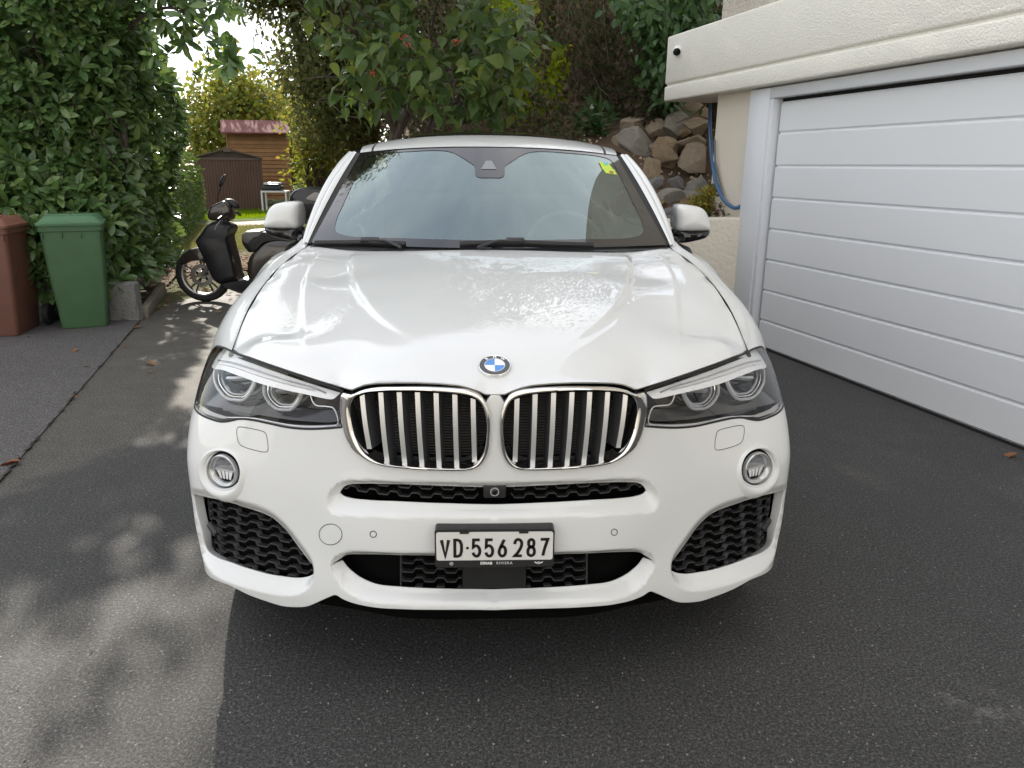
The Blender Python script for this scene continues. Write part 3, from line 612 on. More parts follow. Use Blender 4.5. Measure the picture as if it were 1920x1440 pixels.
leaf_objects(bt, template_mesh("leaf", T_BROAD, M_BROAD), P_[idx], D_[idx], N_[idx], S_[idx])
M_BERRY = simple("berry_red", (.42, .03, .015), .35, coat=.3)
bm_ = newmesh("berry", *lathe([(0, -.006), (.0045, -.004), (.006, 0), (.0045, .004), (0, .006)], 8), M_BERRY)
for c in [(697, 140), (758, 68), (765, 84), (856, 76)]:
    c0 = atY(*c, 6.15)
    for k in range(9):
        o = link("berry", bm_, bt, Vector(c0+rng.normal(0, .016, 3))+btl); 

# ---- slim grey tree with lime vine leaves
vt = tag(empty("slim_tree", (.42, 9.6, 1.2)), "slim grey trunk wrapped in lime green vine leaves behind the car roof", "tree"); vl = -Vector(vt.location)
mb = MB(); p_ = [atY(985, -60, 9.6), atY(986, 60, 9.6), atY(992, 150, 9.6), atY(1000, 300, 9.6)]; mb.add(*tube(crom(np.array(p_), n=16), np.linspace(.075, .10, 16), 12)); mb.build("trunk", M_BARKG, vt, loc=vl)
P_ = []
for px, py, r in [(975,20,45),(1000,150,38),(1010,185,42),(1035,170,25),(1015,225,30),(1040,140,22),(960,170,25),(985,215,30),(945,10,40),(1045,100,20),(990,90,22)]:
    for k in range(int(r*3.2)): P_.append(atY(px+rng.normal(0, r*.5), py+rng.normal(0, r*.5), 9.3+rng.normal(0, .25)))
P_ = np.array(P_); N_h = len(P_)
link("crown", leaf_mesh("crown", [leaves(T_BROAD, P_, rnd_dirs(N_h, (0, -.1, -.5), .7), rnd_dirs(N_h, (0, -.8, .6), .6), rng.uniform(.06, .105, N_h))], M_LIME), vt, vl)["kind"] = "stuff"

# ---- thicket on the slope
th = tag(empty("thicket", (1.7, 9.9, 2.0)), "dark tangled thicket of dry twigs on the slope above the rocks", "thicket", kind="stuff"); tl = -Vector(th.location)
P_ = []; 
while len(P_) < 30000:
    n_ = 4000; x = rng.uniform(-1.2, 4.2, n_); y = rng.uniform(7.6, 12.5, n_); y = np.where(x > 1.0, np.maximum(y, 8.75+.25*np.sin(x*6)), y); h = hill_h(x, y); z = h + rng.random(n_)**1.3*np.interp(y, [7.6, 8.6, 9.8, 12.5], [.45, .8, 2.4, 2.8]); k = (np.sin(x*4.1+z*3)+np.sin(y*5+z*4.7+x) > -.8); P_ += list(np.c_[x, y, z][k])
P_ = np.array(P_[:30000]); 
link("twig_leaves", leaf_mesh("twig_leaves", [leaves(T_OVAL, P_, rnd_dirs(len(P_), (0, 0, -.4)), rnd_dirs(len(P_), (0, -.4, .5)), rng.uniform(.035, .085, len(P_)))], M_BROWN), th, tl)["kind"] = "stuff"
mb = MB()
for k in range(260):
    x = rng.uniform(-.6, 3.9); y = rng.uniform(9.0, 10.6); z = float(hill_h(np.array(x), np.array(y))); p = np.array([x, y, z]); limb(mb, p, p+[rng.normal(0, .6), rng.normal(-.15, .3), rng.uniform(.7, 2.4)], rng.uniform(.005, .016), .003, sag=rng.normal(0, .1), jit=.09, sides=5, n=7)
link("twigs", newmesh("twigs", mb.v, mb.f, M_TWIG), th, tl)["kind"] = "stuff"
tr_ = tag(empty("bare_stem", tuple(atY(1217, 215, 8.9))), "thin bare brown stem growing up from behind the rock bank", "stem")
p_ = np.array([atY(1217, 228, 8.9), atY(1215, 190, 8.95), atY(1219, 140, 9.0), atY(1208, 70, 9.05), atY(1203, -30, 9.1)]); mobj("trunk", *tube(crom(p_, n=24), np.linspace(.042, .024, 24), 10), bark_mat("reddish_bark", (.10, .062, .045), (.17, .11, .085)), tr_, loc=-Vector(tr_.location))
p_ = np.array([atY(1212, 100, 9.05), atY(1225, 60, 9.0), atY(1232, 10, 9.0)]); mobj("branch", *tube(crom(p_, n=10), np.linspace(.014, .008, 10), 8), M_TWIG, tr_, loc=-Vector(tr_.location))
# ivy bush hanging beside the house corner
iv = tag(empty("ivy_bush", (2.7, 9.2, 2.0)), "dark green leafy climber hanging beside the house corner", "climber"); P_ = []
for px, py, rx, ry, n_ in [(1300,30,45,50,900),(1250,60,45,55,700),(1320,120,25,50,350),(1235,130,25,35,380),(1255,180,30,25,260),(1290,-30,60,40,500),(1200,20,40,40,350)]:
    for k in range(n_): P_.append(atY(px+rng.normal(0, rx*.55), py+rng.normal(0, ry*.55), 8.7+rng.normal(0, .28)))
P_ = np.array(P_); k = ~((P_[:, 0] > 2.05+.25*(8.7-P_[:, 1])) & (P_[:, 1] < 8.0)); P_ = P_[k]
link("foliage", leaf_mesh("foliage", [leaves(T_OVAL, P_, rnd_dirs(len(P_), (-.1, -.3, -.7), .6), rnd_dirs(len(P_), (0, -.8, .6), .5), rng.uniform(.06, .12, len(P_)))], M_IVY), iv, -Vector(iv.location))["kind"] = "stuff"
mb = MB(); limb(mb, (2.75, 9.3, 1.7), (2.5, 8.9, 3.4), .03, .012); limb(mb, (2.75, 9.3, 1.7), (2.9, 8.8, 3.2), .03, .012); mb.build("stem", M_TWIG, iv, loc=-Vector(iv.location))
# oleander with one white bloom
ol = tag(empty("oleander", tuple(atY(1120, 262, 8.6))), "narrow leaved oleander with one white bloom above the car roof", "shrub"); oll = -Vector(ol.location); P_ = []; D_ = []
for k in range(11):
    b0 = atY(1122+rng.normal(0, 10), 268, 8.6); e = atY(1120+rng.normal(0, 22), 212+rng.normal(0, 14), 8.55+rng.normal(0, .12)); 
    for j in range(22): t = rng.uniform(.25, 1); P_.append(b0+(e-b0)*t); D_.append(unit((e-b0)*.8+rng.normal(0, .28, 3)))
P_ = np.array(P_); link("foliage", leaf_mesh("foliage", [leaves(T_LANCE, P_, np.array(D_), rnd_dirs(len(P_), (0, -.6, .5), .5), rng.uniform(.11, .17, len(P_)))], M_IVY), ol, oll)["kind"] = "stuff"
mb = MB()
for k in range(8): b0 = atY(1122+rng.normal(0, 6), 275, 8.6); limb(mb, b0, atY(1120+rng.normal(0, 16), 222, 8.58), .010, .004, sides=6)
mb.build("stem", M_TWIG, ol, loc=oll)
fc = atY(1108, 201, 8.45); pk = unit(np.array([[math.cos(a), -.2, math.sin(a)] for a in np.linspace(0, 6.28, 6)[:-1]])); link("flower", leaf_mesh("flower", [leaves(T_OVAL, np.tile(fc, (5, 1)), pk, np.tile([0, -1, .2], (5, 1)), np.full(5, .034))], simple("petal_white", (.82, .82, .80), .6)), ol, oll)

# ---- far background wood closing the view
wd = tag(empty("treeline", (0, 60, 0)), "distant belt of garden trees closing the view", "trees", kind="stuff")
P_ = []
for k in range(90):
    x = rng.uniform(-6, 60) if k < 70 else rng.uniform(-60, -24); y = rng.uniform(48, 62); r = rng.uniform(2.2, 4.2); h = rng.uniform(3, 9) if x > -6 else rng.uniform(1.0, 2.6); n_ = 420; P_.append(np.array([x, y, h*.55])+unit(rng.normal(size=(n_, 3)))*[r, r, h*.55]*rng.uniform(.7, 1.05, (n_, 1)))
P_ = np.vstack(P_); P_ = P_[P_[:, 2] > 0]; link("foliage", leaf_mesh("foliage", [leaves(T_SMALL, P_, rnd_dirs(len(P_)), rnd_dirs(len(P_), (0, -.3, .6)), rng.uniform(.45, .9, len(P_)))], M_SHRUB), wd, -Vector(wd.location))["kind"] = "stuff"

# ---- grass on the garden ground
def grass(name, label, polys, N, m, hgt, z=-.02):
    pts = []
    for poly in polys:
        poly = np.array(poly); lo, hi = poly.min(0), poly.max(0); q = rng.uniform(lo, hi, (N*3, 2)); w = 1/np.maximum(q[:, 1], 4)**1.2; q = q[rng.random(len(q)) < w/w.max()]; pts.append(q[inpoly(q, poly)][:N])
    q = np.vstack(pts); P = np.c_[q, np.full(len(q), z)]; D = rnd_dirs(len(P), (0, 0, 1.6), .5)
    return tag(link(name, leaf_mesh(name, [leaves(T_GRASS, P, D, rnd_dirs(len(P), (0, -1, 0), .6), rng.uniform(hgt[0], hgt[1], len(P)))], m)), label, "grass", kind="stuff")
gz = lambda pts: [tuple(atZ(*p, -.02)[:2]) for p in pts]
M_GR1 = leaf_mat("dry_grass", [(.125, .135, .055), (.095, .125, .035), (.17, .155, .085), (.08, .115, .03)], .4, .8, .1); M_GR2 = leaf_mat("lush_grass", [(.08, .15, .015), (.11, .19, .02), (.07, .13, .015)], .5, .7, .2)
grass("grass", "patchy dry grass between the path and the driveway", [gz([(300,490),(345,470),(560,470),(620,440),(620,418),(430,425),(300,420)])], 26000, M_GR1, (.04, .10))
grass("grass", "bright green lawn strip in front of the sheds", [gz([(300,416),(640,404),(640,392),(440,394.5),(300,402)])], 16000, M_GR2, (.06, .13))

# ------------------------------------------------------------------ rock bank, hose, pot
def rock_mat(name, c0, c1, c2):
    m, n, l, b = mat(name); tc = n.new("ShaderNodeTexCoord"); v = tc.outputs['Object']; a = noise(n, l, v, 5, 7, .65); f = noise(n, l, v, 38, 5, .7)
    base = mixc(n, l, ramp(n, l, a, [(.35, g3(0)), (.62, g3(1))]), c0, c1); base = mixc(n, l, ramp(n, l, f, [(.52, g3(0)), (.70, g3(.9))]), base, c2)
    l.new(base, b.inputs['Base Color']); b.inputs['Roughness'].default_value = .9; b.inputs['Specular IOR Level'].default_value = .2; p = bump(n, l, a, .9, .05, b); bump(n, l, f, 1.0, .02, b, p); return m
M_RK = {'tan': rock_mat("tan_rock", (.60, .46, .30), (.47, .36, .25), (.28, .215, .16)), 'grey': rock_mat("grey_rock", (.28, .275, .27), (.36, .35, .34), (.16, .155, .15)), 'brown': rock_mat("brown_rock", (.52, .41, .30), (.60, .49, .37), (.27, .21, .16)), 'pale': rock_mat("pale_rock", (.52, .49, .43), (.42, .39, .34), (.23, .21, .185)), 'ochre': rock_mat("ochre_rock", (.48, .33, .17), (.38, .27, .15), (.22, .16, .105))}
def rock_mesh(seed, cuts, rough):
    r = np.random.default_rng(seed); bm = bmesh.new(); bmesh.ops.create_icosphere(bm, subdivisions=4, radius=1.0)
    V = np.array([v.co for v in bm.verts]); 
    for k in range(cuts):       # flat broken faces
        n = unit(r.normal(size=3)); h = r.uniform(.40, .66); d = V@n; V -= np.outer(np.maximum(d-h, 0), n)
    nz = sum(np.sin(V@r.normal(0, f, 3)+r.random()*6)[:, None]*a for f, a in ((3, .03), (7, .014), (15, .010), (29, .008)))*rough; V = V*(1+nz)
    for v, p in zip(bm.verts, V): v.co = p
    return bm_out(bm)
RK = [  # label, px centre, half sizes px, distance Y, colour, cuts, tilt
 ("large pale brown boulder at the very top of the bank under the beam", (1300,210), (40,24), 8.55, 'brown', 9, .1), ("rounded brown boulder at the upper left of the rock bank", (1190,241), (28,22), 8.6, 'brown', 6, .2), ("pointed brown boulder left of the bare stem's foot", (1228,240), (22,20), 8.5, 'brown', 9, -.3),
 ("pale grey boulder under the leaning twig", (1263,238), (23,19), 8.35, 'pale', 7, .2), ("broad brown boulder against the wall corner, upper row", (1307,233), (30,14), 8.3, 'brown', 8, .1), ("small tan stone tucked below the pale boulder", (1283,250), (9,8), 8.2, 'tan', 5, 0),
 ("pitted grey boulder beside the car roof's corner", (1196,272), (30,20), 8.2, 'pale', 5, .1), ("small brown stone nearest the car roof", (1160,270), (13,11), 8.3, 'brown', 7, 0), ("squarish tan boulder in the middle of the bank", (1247,281), (29,23), 8.0, 'tan', 10, .5),
 ("wide grey brown boulder beside the blue hose", (1302,271), (32,18), 8.1, 'brown', 8, .0), ("tan slab split off below the middle boulder", (1250,292), (18,16), 7.85, 'tan', 9, -.6), ("angular brown boulder leaning towards the hose", (1302,308), (28,24), 7.8, 'brown', 11, .5),
 ("upright tan boulder beside the windscreen pillar", (1222,318), (23,25), 7.65, 'tan', 9, .3), ("dark grey stone below the upright tan boulder", (1219,347), (22,13), 7.45, 'grey', 8, -.1), ("blue grey angular stone above the yellow plant", (1270,348), (18,17), 7.5, 'grey', 9, .4),
 ("round pale cobble above the door mirror", (1260,374), (26,17), 7.25, 'pale', 1, .1), ("lichened pale stone behind the yellow plant", (1302,355), (18,16), 7.45, 'pale', 5, .2), ("half hidden pale cobble behind the yellow plant", (1298,368), (20,12), 7.3, 'pale', 3, 0),
 ("ochre boulder just above the wing mirror's inner side", (1225,382), (24,22), 7.2, 'ochre', 8, .3), ("layered dark grey stone directly above the retaining wall", (1248,403), (24,10), 7.0, 'grey', 7, -.3), ("second layered dark grey stone lower down", (1252,415), (20,8), 6.9, 'grey', 7, -.2),
 ("small ochre stone left of the yellow plant", (1285,381), (12,8), 7.15, 'ochre', 5, 0), ("grey stone half hidden by the car roof pillar", (1180,312), (16,14), 7.9, 'grey', 7, .2), ("pale stone at the foot of the house wall", (1378,392), (20,8), 6.95, 'pale', 5, .4), ("grey brown stone low behind the car roof pillar", (1205,365), (14,14), 7.4, 'brown', 7, 0)]
for i, (lb, c, hs, Y, col, cuts, tl_) in enumerate(RK):
    p = atY(*c, Y); sx_ = hs[0]/FPX*Y*1.06; sz_ = hs[1]/FPX*Y*1.12; v, f = rock_mesh(40+i, cuts+5 if cuts > 3 else cuts, 1.0)
    o = tag(mobj("rock", v, f, M_RK[col], angle=24), lb, "rock", "rocks of the bank"); o.location = p + np.array([0, sz_*.25, 0]); kk_ = 1.40 if cuts > 3 else 1.1; o.scale = (sx_*kk_, max(sx_, sz_)*1.25, sz_*kk_); o.rotation_euler = (rng.normal(0, .15), tl_*.6, 0)
# pebbles / loose soil crumbs
P_ = []; mb = MB()
for k in range(420):
    x = rng.uniform(.9, 2.6); y = rng.uniform(6.75, 8.8); z = float(hill_h(np.array(x), np.array(y))); s_ = rng.uniform(.008, .030); v, f = lathe([(0, -.5), (.6, -.3), (.8, .1), (.5, .5), (0, .6)], 5); mb.add(*xf((v, f), (x, y, z+.2*s_), (rng.random()*3, rng.random()*3, 0), (s_, s_*rng.uniform(.6, 1.4), s_)))
tag(mobj("gravel", mb.v, mb.f, M_RK['brown']), "loose earth crumbs and gravel between the rocks of the bank", "gravel", kind="stuff")
# leaning twig
tag(mobj("fallen_twig", *tube(crom(np.array([atY(1268,231,8.05), atY(1290,221,8.0), atY(1310,208,7.9), atY(1324,195,7.8)]), n=14), np.linspace(.006, .011, 14), 7), M_TWIG), "dark twig leaning across the upper rocks of the bank", "twig")
# blue hose
M_HOSE = simple("hose_blue", (.045, .115, .235), .45)
hp = [(1332,196),(1331,222),(1332,255),(1334,290),(1338,320),(1342,342),(1350,362),(1358,376),(1369,386),(1380,390),(1390,386),(1398,377)]; hy = [7.6, 7.4, 7.25, 7.12, 7.25, 7.15, 7.05, 6.98, 6.9, 6.82, 6.75, 6.70]
def on_front(px, py, off):       # a point just in front of the house wall
    d = ray(px, py); k = ((FA+FN*off-EYE)@FN)/(d@FN); return EYE+d*k
hpts = [atY(a, b, y) for (a, b), y in list(zip(hp, hy))[:4]] + [on_front(a, b, .05 if a < 1385 else .025) for a, b in hp[4:]]
tag(mobj("garden_hose", *tube(crom(np.array(hpts), n=80), .0165, 12), M_HOSE), "blue garden hose hanging down beside the house corner", "hose")
hp2 = [(1337,262),(1338,300),(1344,335),(1352,365)]; tag(mobj("garden_hose", *tube(crom(np.array([on_front(a+3, b, .03) for a, b in hp2]), n=30), .009, 10), simple("hose_grey", (.10, .12, .15), .5)), "thinner grey hose running down behind the blue one", "hose")
# potted yellow green plant on the wall
pot_c = atY(1336, 428, 6.72); pt = tag(empty("plant_pot", tuple(pot_c - np.array([0, 0, .045]))), "small square grey pot on the low wall by the mirror", "pot")
v, f = bbox(-.060, .060, -.060, .060, 0, .115, .006); v = [(x*(.85+1.3*z), y*(.85+1.3*z), z) for x, y, z in v]; mobj("pot_body", v, f, simple("pot_grey", (.26, .27, .29), .6), pt)
pl = tag(empty("sedum_plant", tuple(atY(1318, 405, 6.95))), "bushy yellow and green sedum in front of the rocks", "plant"); P_ = []
for px, py, r, n_ in [(1305,385,14,150),(1320,372,15,170),(1335,365,12,110),(1340,355,9,50),(1310,400,12,90),(1325,390,14,140),(1358,352,5,12)]:
    for k in range(n_): P_.append(atY(px+rng.normal(0, r*.55), py+rng.normal(0, r*.55), 6.95+rng.normal(0, .05)))
P_ = np.array(P_); M_SED = leaf_mat("sedum_leaf", [(.16, .19, .03), (.28, .24, .03), (.10, .15, .03), (.36, .26, .04), (.13, .17, .03)], .3, .5, .3)
link("foliage", leaf_mesh("foliage", [leaves(T_OVAL, P_, rnd_dirs(len(P_), (0, -.2, .6), .8), rnd_dirs(len(P_), (0, -.6, .8), .5), rng.uniform(.022, .042, len(P_)))], M_SED), pl, -Vector(pl.location))["kind"] = "stuff"
mb = MB()
for k in range(24): limb(mb, atY(1318+rng.normal(0, 5), 412, 6.97), atY(1322+rng.normal(0, 14), 375+rng.normal(0, 10), 6.95), .004, .002, sides=5, n=5)
mb.build("stem", simple("sedum_stem", (.16, .10, .05), .7), pl, loc=-Vector(pl.location))
P_ = np.array([atY(1360+rng.normal(0, 12), 398+rng.normal(0, 10), 6.85+rng.normal(0, .08)) for k in range(260)]); 
dp = tag(link("dry_plant", leaf_mesh("dry_plant", [leaves(T_OVAL, P_, rnd_dirs(len(P_), (0, -.2, .5), .8), rnd_dirs(len(P_), (0, -.6, .8), .5), rng.uniform(.02, .05, len(P_)))], leaf_mat("reddish_dry_leaf", [(.12, .05, .03), (.16, .085, .05), (.06, .06, .03), (.09, .10, .06)], .2, .7, .1))), "dry reddish ground plant in the bed at the house wall", "plant", kind="stuff")

# granite setts behind the bins and bed edging
M_GRAN = rock_mat("granite", (.26, .26, .25), (.34, .335, .325), (.16, .16, .155))
lbs = ["wide rough granite slab right of the green bin", "granite slab hidden behind the green bin's left edge", "narrow granite slab between the two bins", "granite slab behind the brown bin"]
xs = [(-3.66, -3.28), (-4.00, -3.68), (-4.28, -4.02), (-4.72, -4.30)]
for (x0, x1), lb in zip(xs, lbs):
    bm = bmesh.new(); v, f = box(x0, x1, 7.16+rng.random()*.03, 7.30, -.02, .36+rng.normal(0, .015)); vv = [bm.verts.new(p) for p in v]
    for q in f: bm.faces.new([vv[i] for i in q])
    bmesh.ops.bevel(bm, geom=list(bm.edges), offset=.012, segments=1, affect='EDGES'); bmesh.ops.subdivide_edges(bm, edges=list(bm.edges), cuts=4, use_grid_fill=True); bmesh.ops.triangulate(bm, faces=list(bm.faces))
    for q in bm.verts: q.co += Vector(rng.normal(0, .004, 3))
    tag(mobj("granite_slab", *bm_out(bm), M_GRAN, angle=25), lb, "kerbstone", "granite slabs edging the hedge bed")
kp = [atZ(272, 596)[:2], atZ(288, 572)[:2], atZ(306, 545)[:2]]
for a, b, lb in ((kp[0], kp[1], "near concrete edging stone along the hedge bed"), (kp[1], kp[2], "far concrete edging stone along the hedge bed")):
    d = (b-a)/np.linalg.norm(b-a); o = tag(mobj("edging_stone", *xf(bbox(0, float(np.linalg.norm(b-a))*.985, -.035, .035, -.02, .10, .008), (a[0], a[1], 0), (0, 0, math.atan2(d[1], d[0]))), simple("edging_concrete", (.24, .215, .185), .9, bump=(30, .6, .01))), lb, "edging", "concrete edging of the hedge bed")
bed = tag(sheet("hedge_bed", [(-9, 7.25), (-3.36, 7.25), tuple(kp[0]+[-.03, 0]), tuple(kp[2]+[-.03, 0]), (-4.6, 10.4), (-9, 10.4)], .05, M_SOIL), kind="structure")
ver = tag(sheet("leafy_verge", [tuple(atZ(*p)[:2]) for p in [(300,548),(330,517),(480,505),(560,500),(560,462),(480,478),(345,476),(300,490)]], .006, soil_mat("verge_litter", (.15, .105, .07), (.22, .16, .115), (.08, .058, .042), 8)), kind="structure")
P_ = []; 
for k in range(900): a = atZ(rng.uniform(285, 520), rng.choice([rng.uniform(468, 520), rng.normal(520, 22)]), .012); P_.append(a)
P_ = np.array(P_); P_ = P_[(P_[:, 1] > 7.4)]; M_LIT = leaf_mat("leaf_litter", [(.16, .085, .045), (.24, .15, .085), (.11, .065, .04), (.30, .22, .14), (.20, .12, .06)], .1, .8, .2)
tag(link("leaf_litter", leaf_mesh("leaf_litter", [leaves(T_OVAL, P_, rnd_dirs(len(P_), (0, 0, .05), .5)*[1, 1, .25], rnd_dirs(len(P_), (0, 0, 1.3), .4), rng.uniform(.03, .085, len(P_)))], M_LIT)), "brown leaf litter along the edge of the driveway", "leaf litter", kind="stuff")
# single fallen leaves on the asphalt
lm = template_mesh("fallen_leaf", T_OVAL, leaf_mat("fallen_leaf_brown", [(.34, .15, .05), (.26, .11, .045), (.20, .10, .05), (.38, .20, .08)], .1, .7, .2))
FL = [((272,680), .11, "curled orange leaf lying alone left of the headlamp"), ((40,866), .12, "broad brown leaf at the left edge of the picture"), ((268,612), .09, "leaf at the foot of the granite slab"), ((238,600), .08, "leaf beside the green bin's wheel"), ((166,686), .05, "tiny brown leaf on the pavement"), ((144,746), .045, "tiny leaf lying on the pavement joint"), ((230,650), .05, "small leaf at the bend of the pavement joint"), ((146,655), .06, "pale scrap on the pavement below the green bin"), ((1908,852), .09, "brown leaf at the garage door's foot"), ((55,632), .05, "dark leaf under the brown bin"), ((330,540), .07, "pale leaf under the hedge edge"), ((1640,690), .03, "tiny leaf scrap beside the garage door"), ((282,698), .05, "dark leaf scrap below the orange leaf")]
for p, s_, lb in FL:
    o = tag(link("fallen_leaf", lm), lb, "leaf", "leaves fallen on the asphalt"); a = atZ(*p, .014); o.location = (a[0], a[1], .020); o.scale = (s_, s_, s_*1.3); o.rotation_euler = (rng.normal(0, .12), rng.normal(0, .12), rng.random()*6.28)


# loose grit on the asphalt
mb = MB()
for k in range(260):
    p = atZ(rng.uniform(0, 1920), 700+740*rng.random()**.6); s_ = rng.uniform(.0018, .0050); mb.add(*xf(lathe([(0, -.5), (.7, -.1), (.5, .4), (0, .6)], 5), (p[0], p[1], .006+.2*s_), (rng.random()*3, rng.random()*3, 0), (s_, s_*rng.uniform(.7, 1.5), s_)))
tag(mobj("grit", mb.v, mb.f, simple("pale_grit", (.24, .23, .21), .9)), "fine pale grit scattered on the asphalt", "gravel", kind="stuff")
# ------------------------------------------------------------------ wheelie bins
def rrect(x0, x1, z0, z1, r, n=6):
    o = []
    for cx_, cz_, a in ((x1-r, z1-r, 0), (x0+r, z1-r, 90), (x0+r, z0+r, 180), (x1-r, z0+r, 270)):
        for k in range(n+1): t = math.radians(a+90*k/n); o.append((cx_+r*math.cos(t), cz_+r*math.sin(t)))
    return o
def slab(poly, y0, y1):
    n = len(poly); V = [(x, y0, z) for x, z in poly]+[(x, y1, z) for x, z in poly]; F = [tuple(range(n))]+[(i, n+i, n+(i+1) % n, (i+1) % n) for i in range(n)]; return V, F
def bin_mat(name, c): return simple(name, c, .50, spec=.4, bump=(260, .12, .0008), var=(5, tuple(x*.86 for x in c)))
def wheelie(label, loc, rz, col, lidcol, wheels=True, sticker=False):
    t = tag(empty("wheelie_bin", loc, rz), label, "bin", "bins in front of the hedge"); M1, M2 = bin_mat("bin_"+col[0], col[1]), bin_mat("bin_lid_"+lidcol[0], lidcol[1])
    # body: tapered rounded box, depth along +y (front at y=0)
    rings = [(.205, .0, .50, 0.0), (.212, -.005, .51, .02), (.252, -.035, .555, .55), (.270, -.05, .575, .88), (.272, -.05, .575, .885), (.283, -.062, .59, .89), (.285, -.064, .592, .945)]
    V = []; n = 0
    for hw, y0, y1, z in rings:
        hw *= .92; r = .035; o = []
        for cx_, cy_, a in ((hw-r, y1-r, 0), (-hw+r, y1-r, 90), (-hw+r, y0+r, 180), (hw-r, y0+r, 270)):
            for k in range(6): q = math.radians(a+18*k); o.append((cx_+r*math.cos(q), cy_+r*math.sin(q), z))
        n = len(o); V += o
    F = [(i*n+k, i*n+(k+1) % n, (i+1)*n+(k+1) % n, (i+1)*n+k) for i in range(len(rings)-1) for k in range(n)] + [tuple(range(n-1, -1, -1))]
    body = mobj("body", V, F, M1, t, angle=28)
    for x_ in (-.225, -.075, .075, .225): mobj("rim_rib", *xf(bbox(-.004, .004, -.02, .014, -.05, .0, .002), (x_, -.045, .880)), M1, body)
    mobj("front_panel", *xf(slab(rrect(-.15, .15, -.30, .30, .03), -.004, .01), (0, -.018, .46), (.058, 0, 0)), M1, body, angle=30)
    # lid: stepped
    L = [(.292, -.075, .60, .935), (.296, -.080, .605, .945), (.296, -.080, .605, .962), (.272, -.055, .60, .972), (.262, -.03, .58, .985), (.225, .00, .55, 1.015), (.20, .02, .53, 1.022)]
    V = []
    for hw, y0, y1, z in L:
        hw *= .92; r = .04; o = []
        for cx_, cy_, a in ((hw-r, y1-r, 0), (-hw+r, y1-r, 90), (-hw+r, y0+r, 180), (hw-r, y0+r, 270)):
            for k in range(6): q = math.radians(a+18*k); o.append((cx_+r*math.cos(q), cy_+r*math.sin(q), z))
        V += o
    F = [(i*n+k, i*n+(k+1) % n, (i+1)*n+(k+1) % n, (i+1)*n+k) for i in range(len(L)-1) for k in range(n)] + [tuple((len(L)-1)*n+k for k in range(n))]
    lid = mobj("lid", V, F, M2, t, angle=28)
    mobj("lid_ridge", *xf(bbox(-.19, .19, -.012, .012, -.006, .012, .005), (0, .06, 1.022)), M2, lid); 
    for x_ in (-.225, .225): mobj("hinge", *xf(bbox(-.03, .03, -.03, .03, -.02, .02, .01), (x_, .60, .98)), M2, t)
    mobj("handle", *tube([(-.24, .66, .96), (.24, .66, .96)], .016, 10), M1, t)
    mobj("axle", *tube([(-.27, .50, .10), (.27, .50, .10)], .012, 8), simple("axle_steel", (.2, .2, .2), .4, metal=.8), t)
    for x_ in (-.275, .275): 
        w = mobj("wheel", *(lambda vf: ([(a+x_, b+.50, c+.10) for a, b, c in vf[0]], vf[1]))(lathe([(0, -.022), (.055, -.022), (.09, -.026), (.10, -.018), (.10, .018), (.09, .026), (.055, .022), (0, .022)], 28, 'x')), simple("bin_wheel", (.015, .015, .016), .7), t, angle=30)
    if sticker: mobj("label", *xf(slab(rrect(-.09, .09, -.10, .10, .02), -.002, .001), (-.13, -.028, .47), (.035, 0, 0)), simple("bin_sticker", (.7, .7, .7), .4), t, angle=30)
    t.scale = (.965, .965, .965); return t
wheelie("green wheelie bin with its lid closed, in front of the laurel hedge", (-3.60, 6.84, .012), math.radians(23), ("green", (.066, .142, .066)), ("green", (.10, .21, .115)))
wheelie("brown wheelie bin cut off by the picture's left edge", (-4.17, 6.46, .012), math.radians(10), ("brown", (.165, .075, .054)), ("brown", (.24, .105, .075)), sticker=True)

# ------------------------------------------------------------------ scooter
SY = 8.28
scoot = tag(empty("scooter", (-2.4, SY, 0)), "dark brown and black scooter with a top box, parked on the path beside the car", "scooter"); scl = -Vector(scoot.location)
M_SCB = simple("scooter_black", (.010, .010, .013), .42); M_SCBR = simple("scooter_brown", (.035, .027, .022), .25, coat=.6); M_SEATB = simple("scooter_seat", (.012, .012, .012), .6); M_ALU = simple("scooter_alloy", (.42, .41, .40), .35, metal=.9)
def sp(px, py): p = atY(px, py, SY); return (p[0], p[2])
def inflate(name, px, hw, m, parent=scoot, soft=.10, sp_=.012, y0=0.0, angle=50, raw=None):
    o = crom(np.array(raw if raw is not None else [sp(*p) for p in px]), sp_, closed=True); c = o.mean(0); n = len(o); V = []
    for s_, k in ((1-soft*2.2, -1), (1-soft, -.93), (1-.02, -.70), (1, -.35), (1, .35), (1-.02, .70), (1-soft, .93), (1-soft*2.2, 1)):
        q = c+(o-c)*s_; V += [(x, SY+y0+hw*k, z) for x, z in q]
    F = [(i*n+k, i*n+(k+1) % n, (i+1)*n+(k+1) % n, (i+1)*n+k) for i in range(7) for k in range(n)] + [tuple(range(n-1, -1, -1)), tuple(7*n+k for k in range(n))]
    return mobj(name, V, F, m, parent, angle=angle, loc=scl if parent is scoot else None)
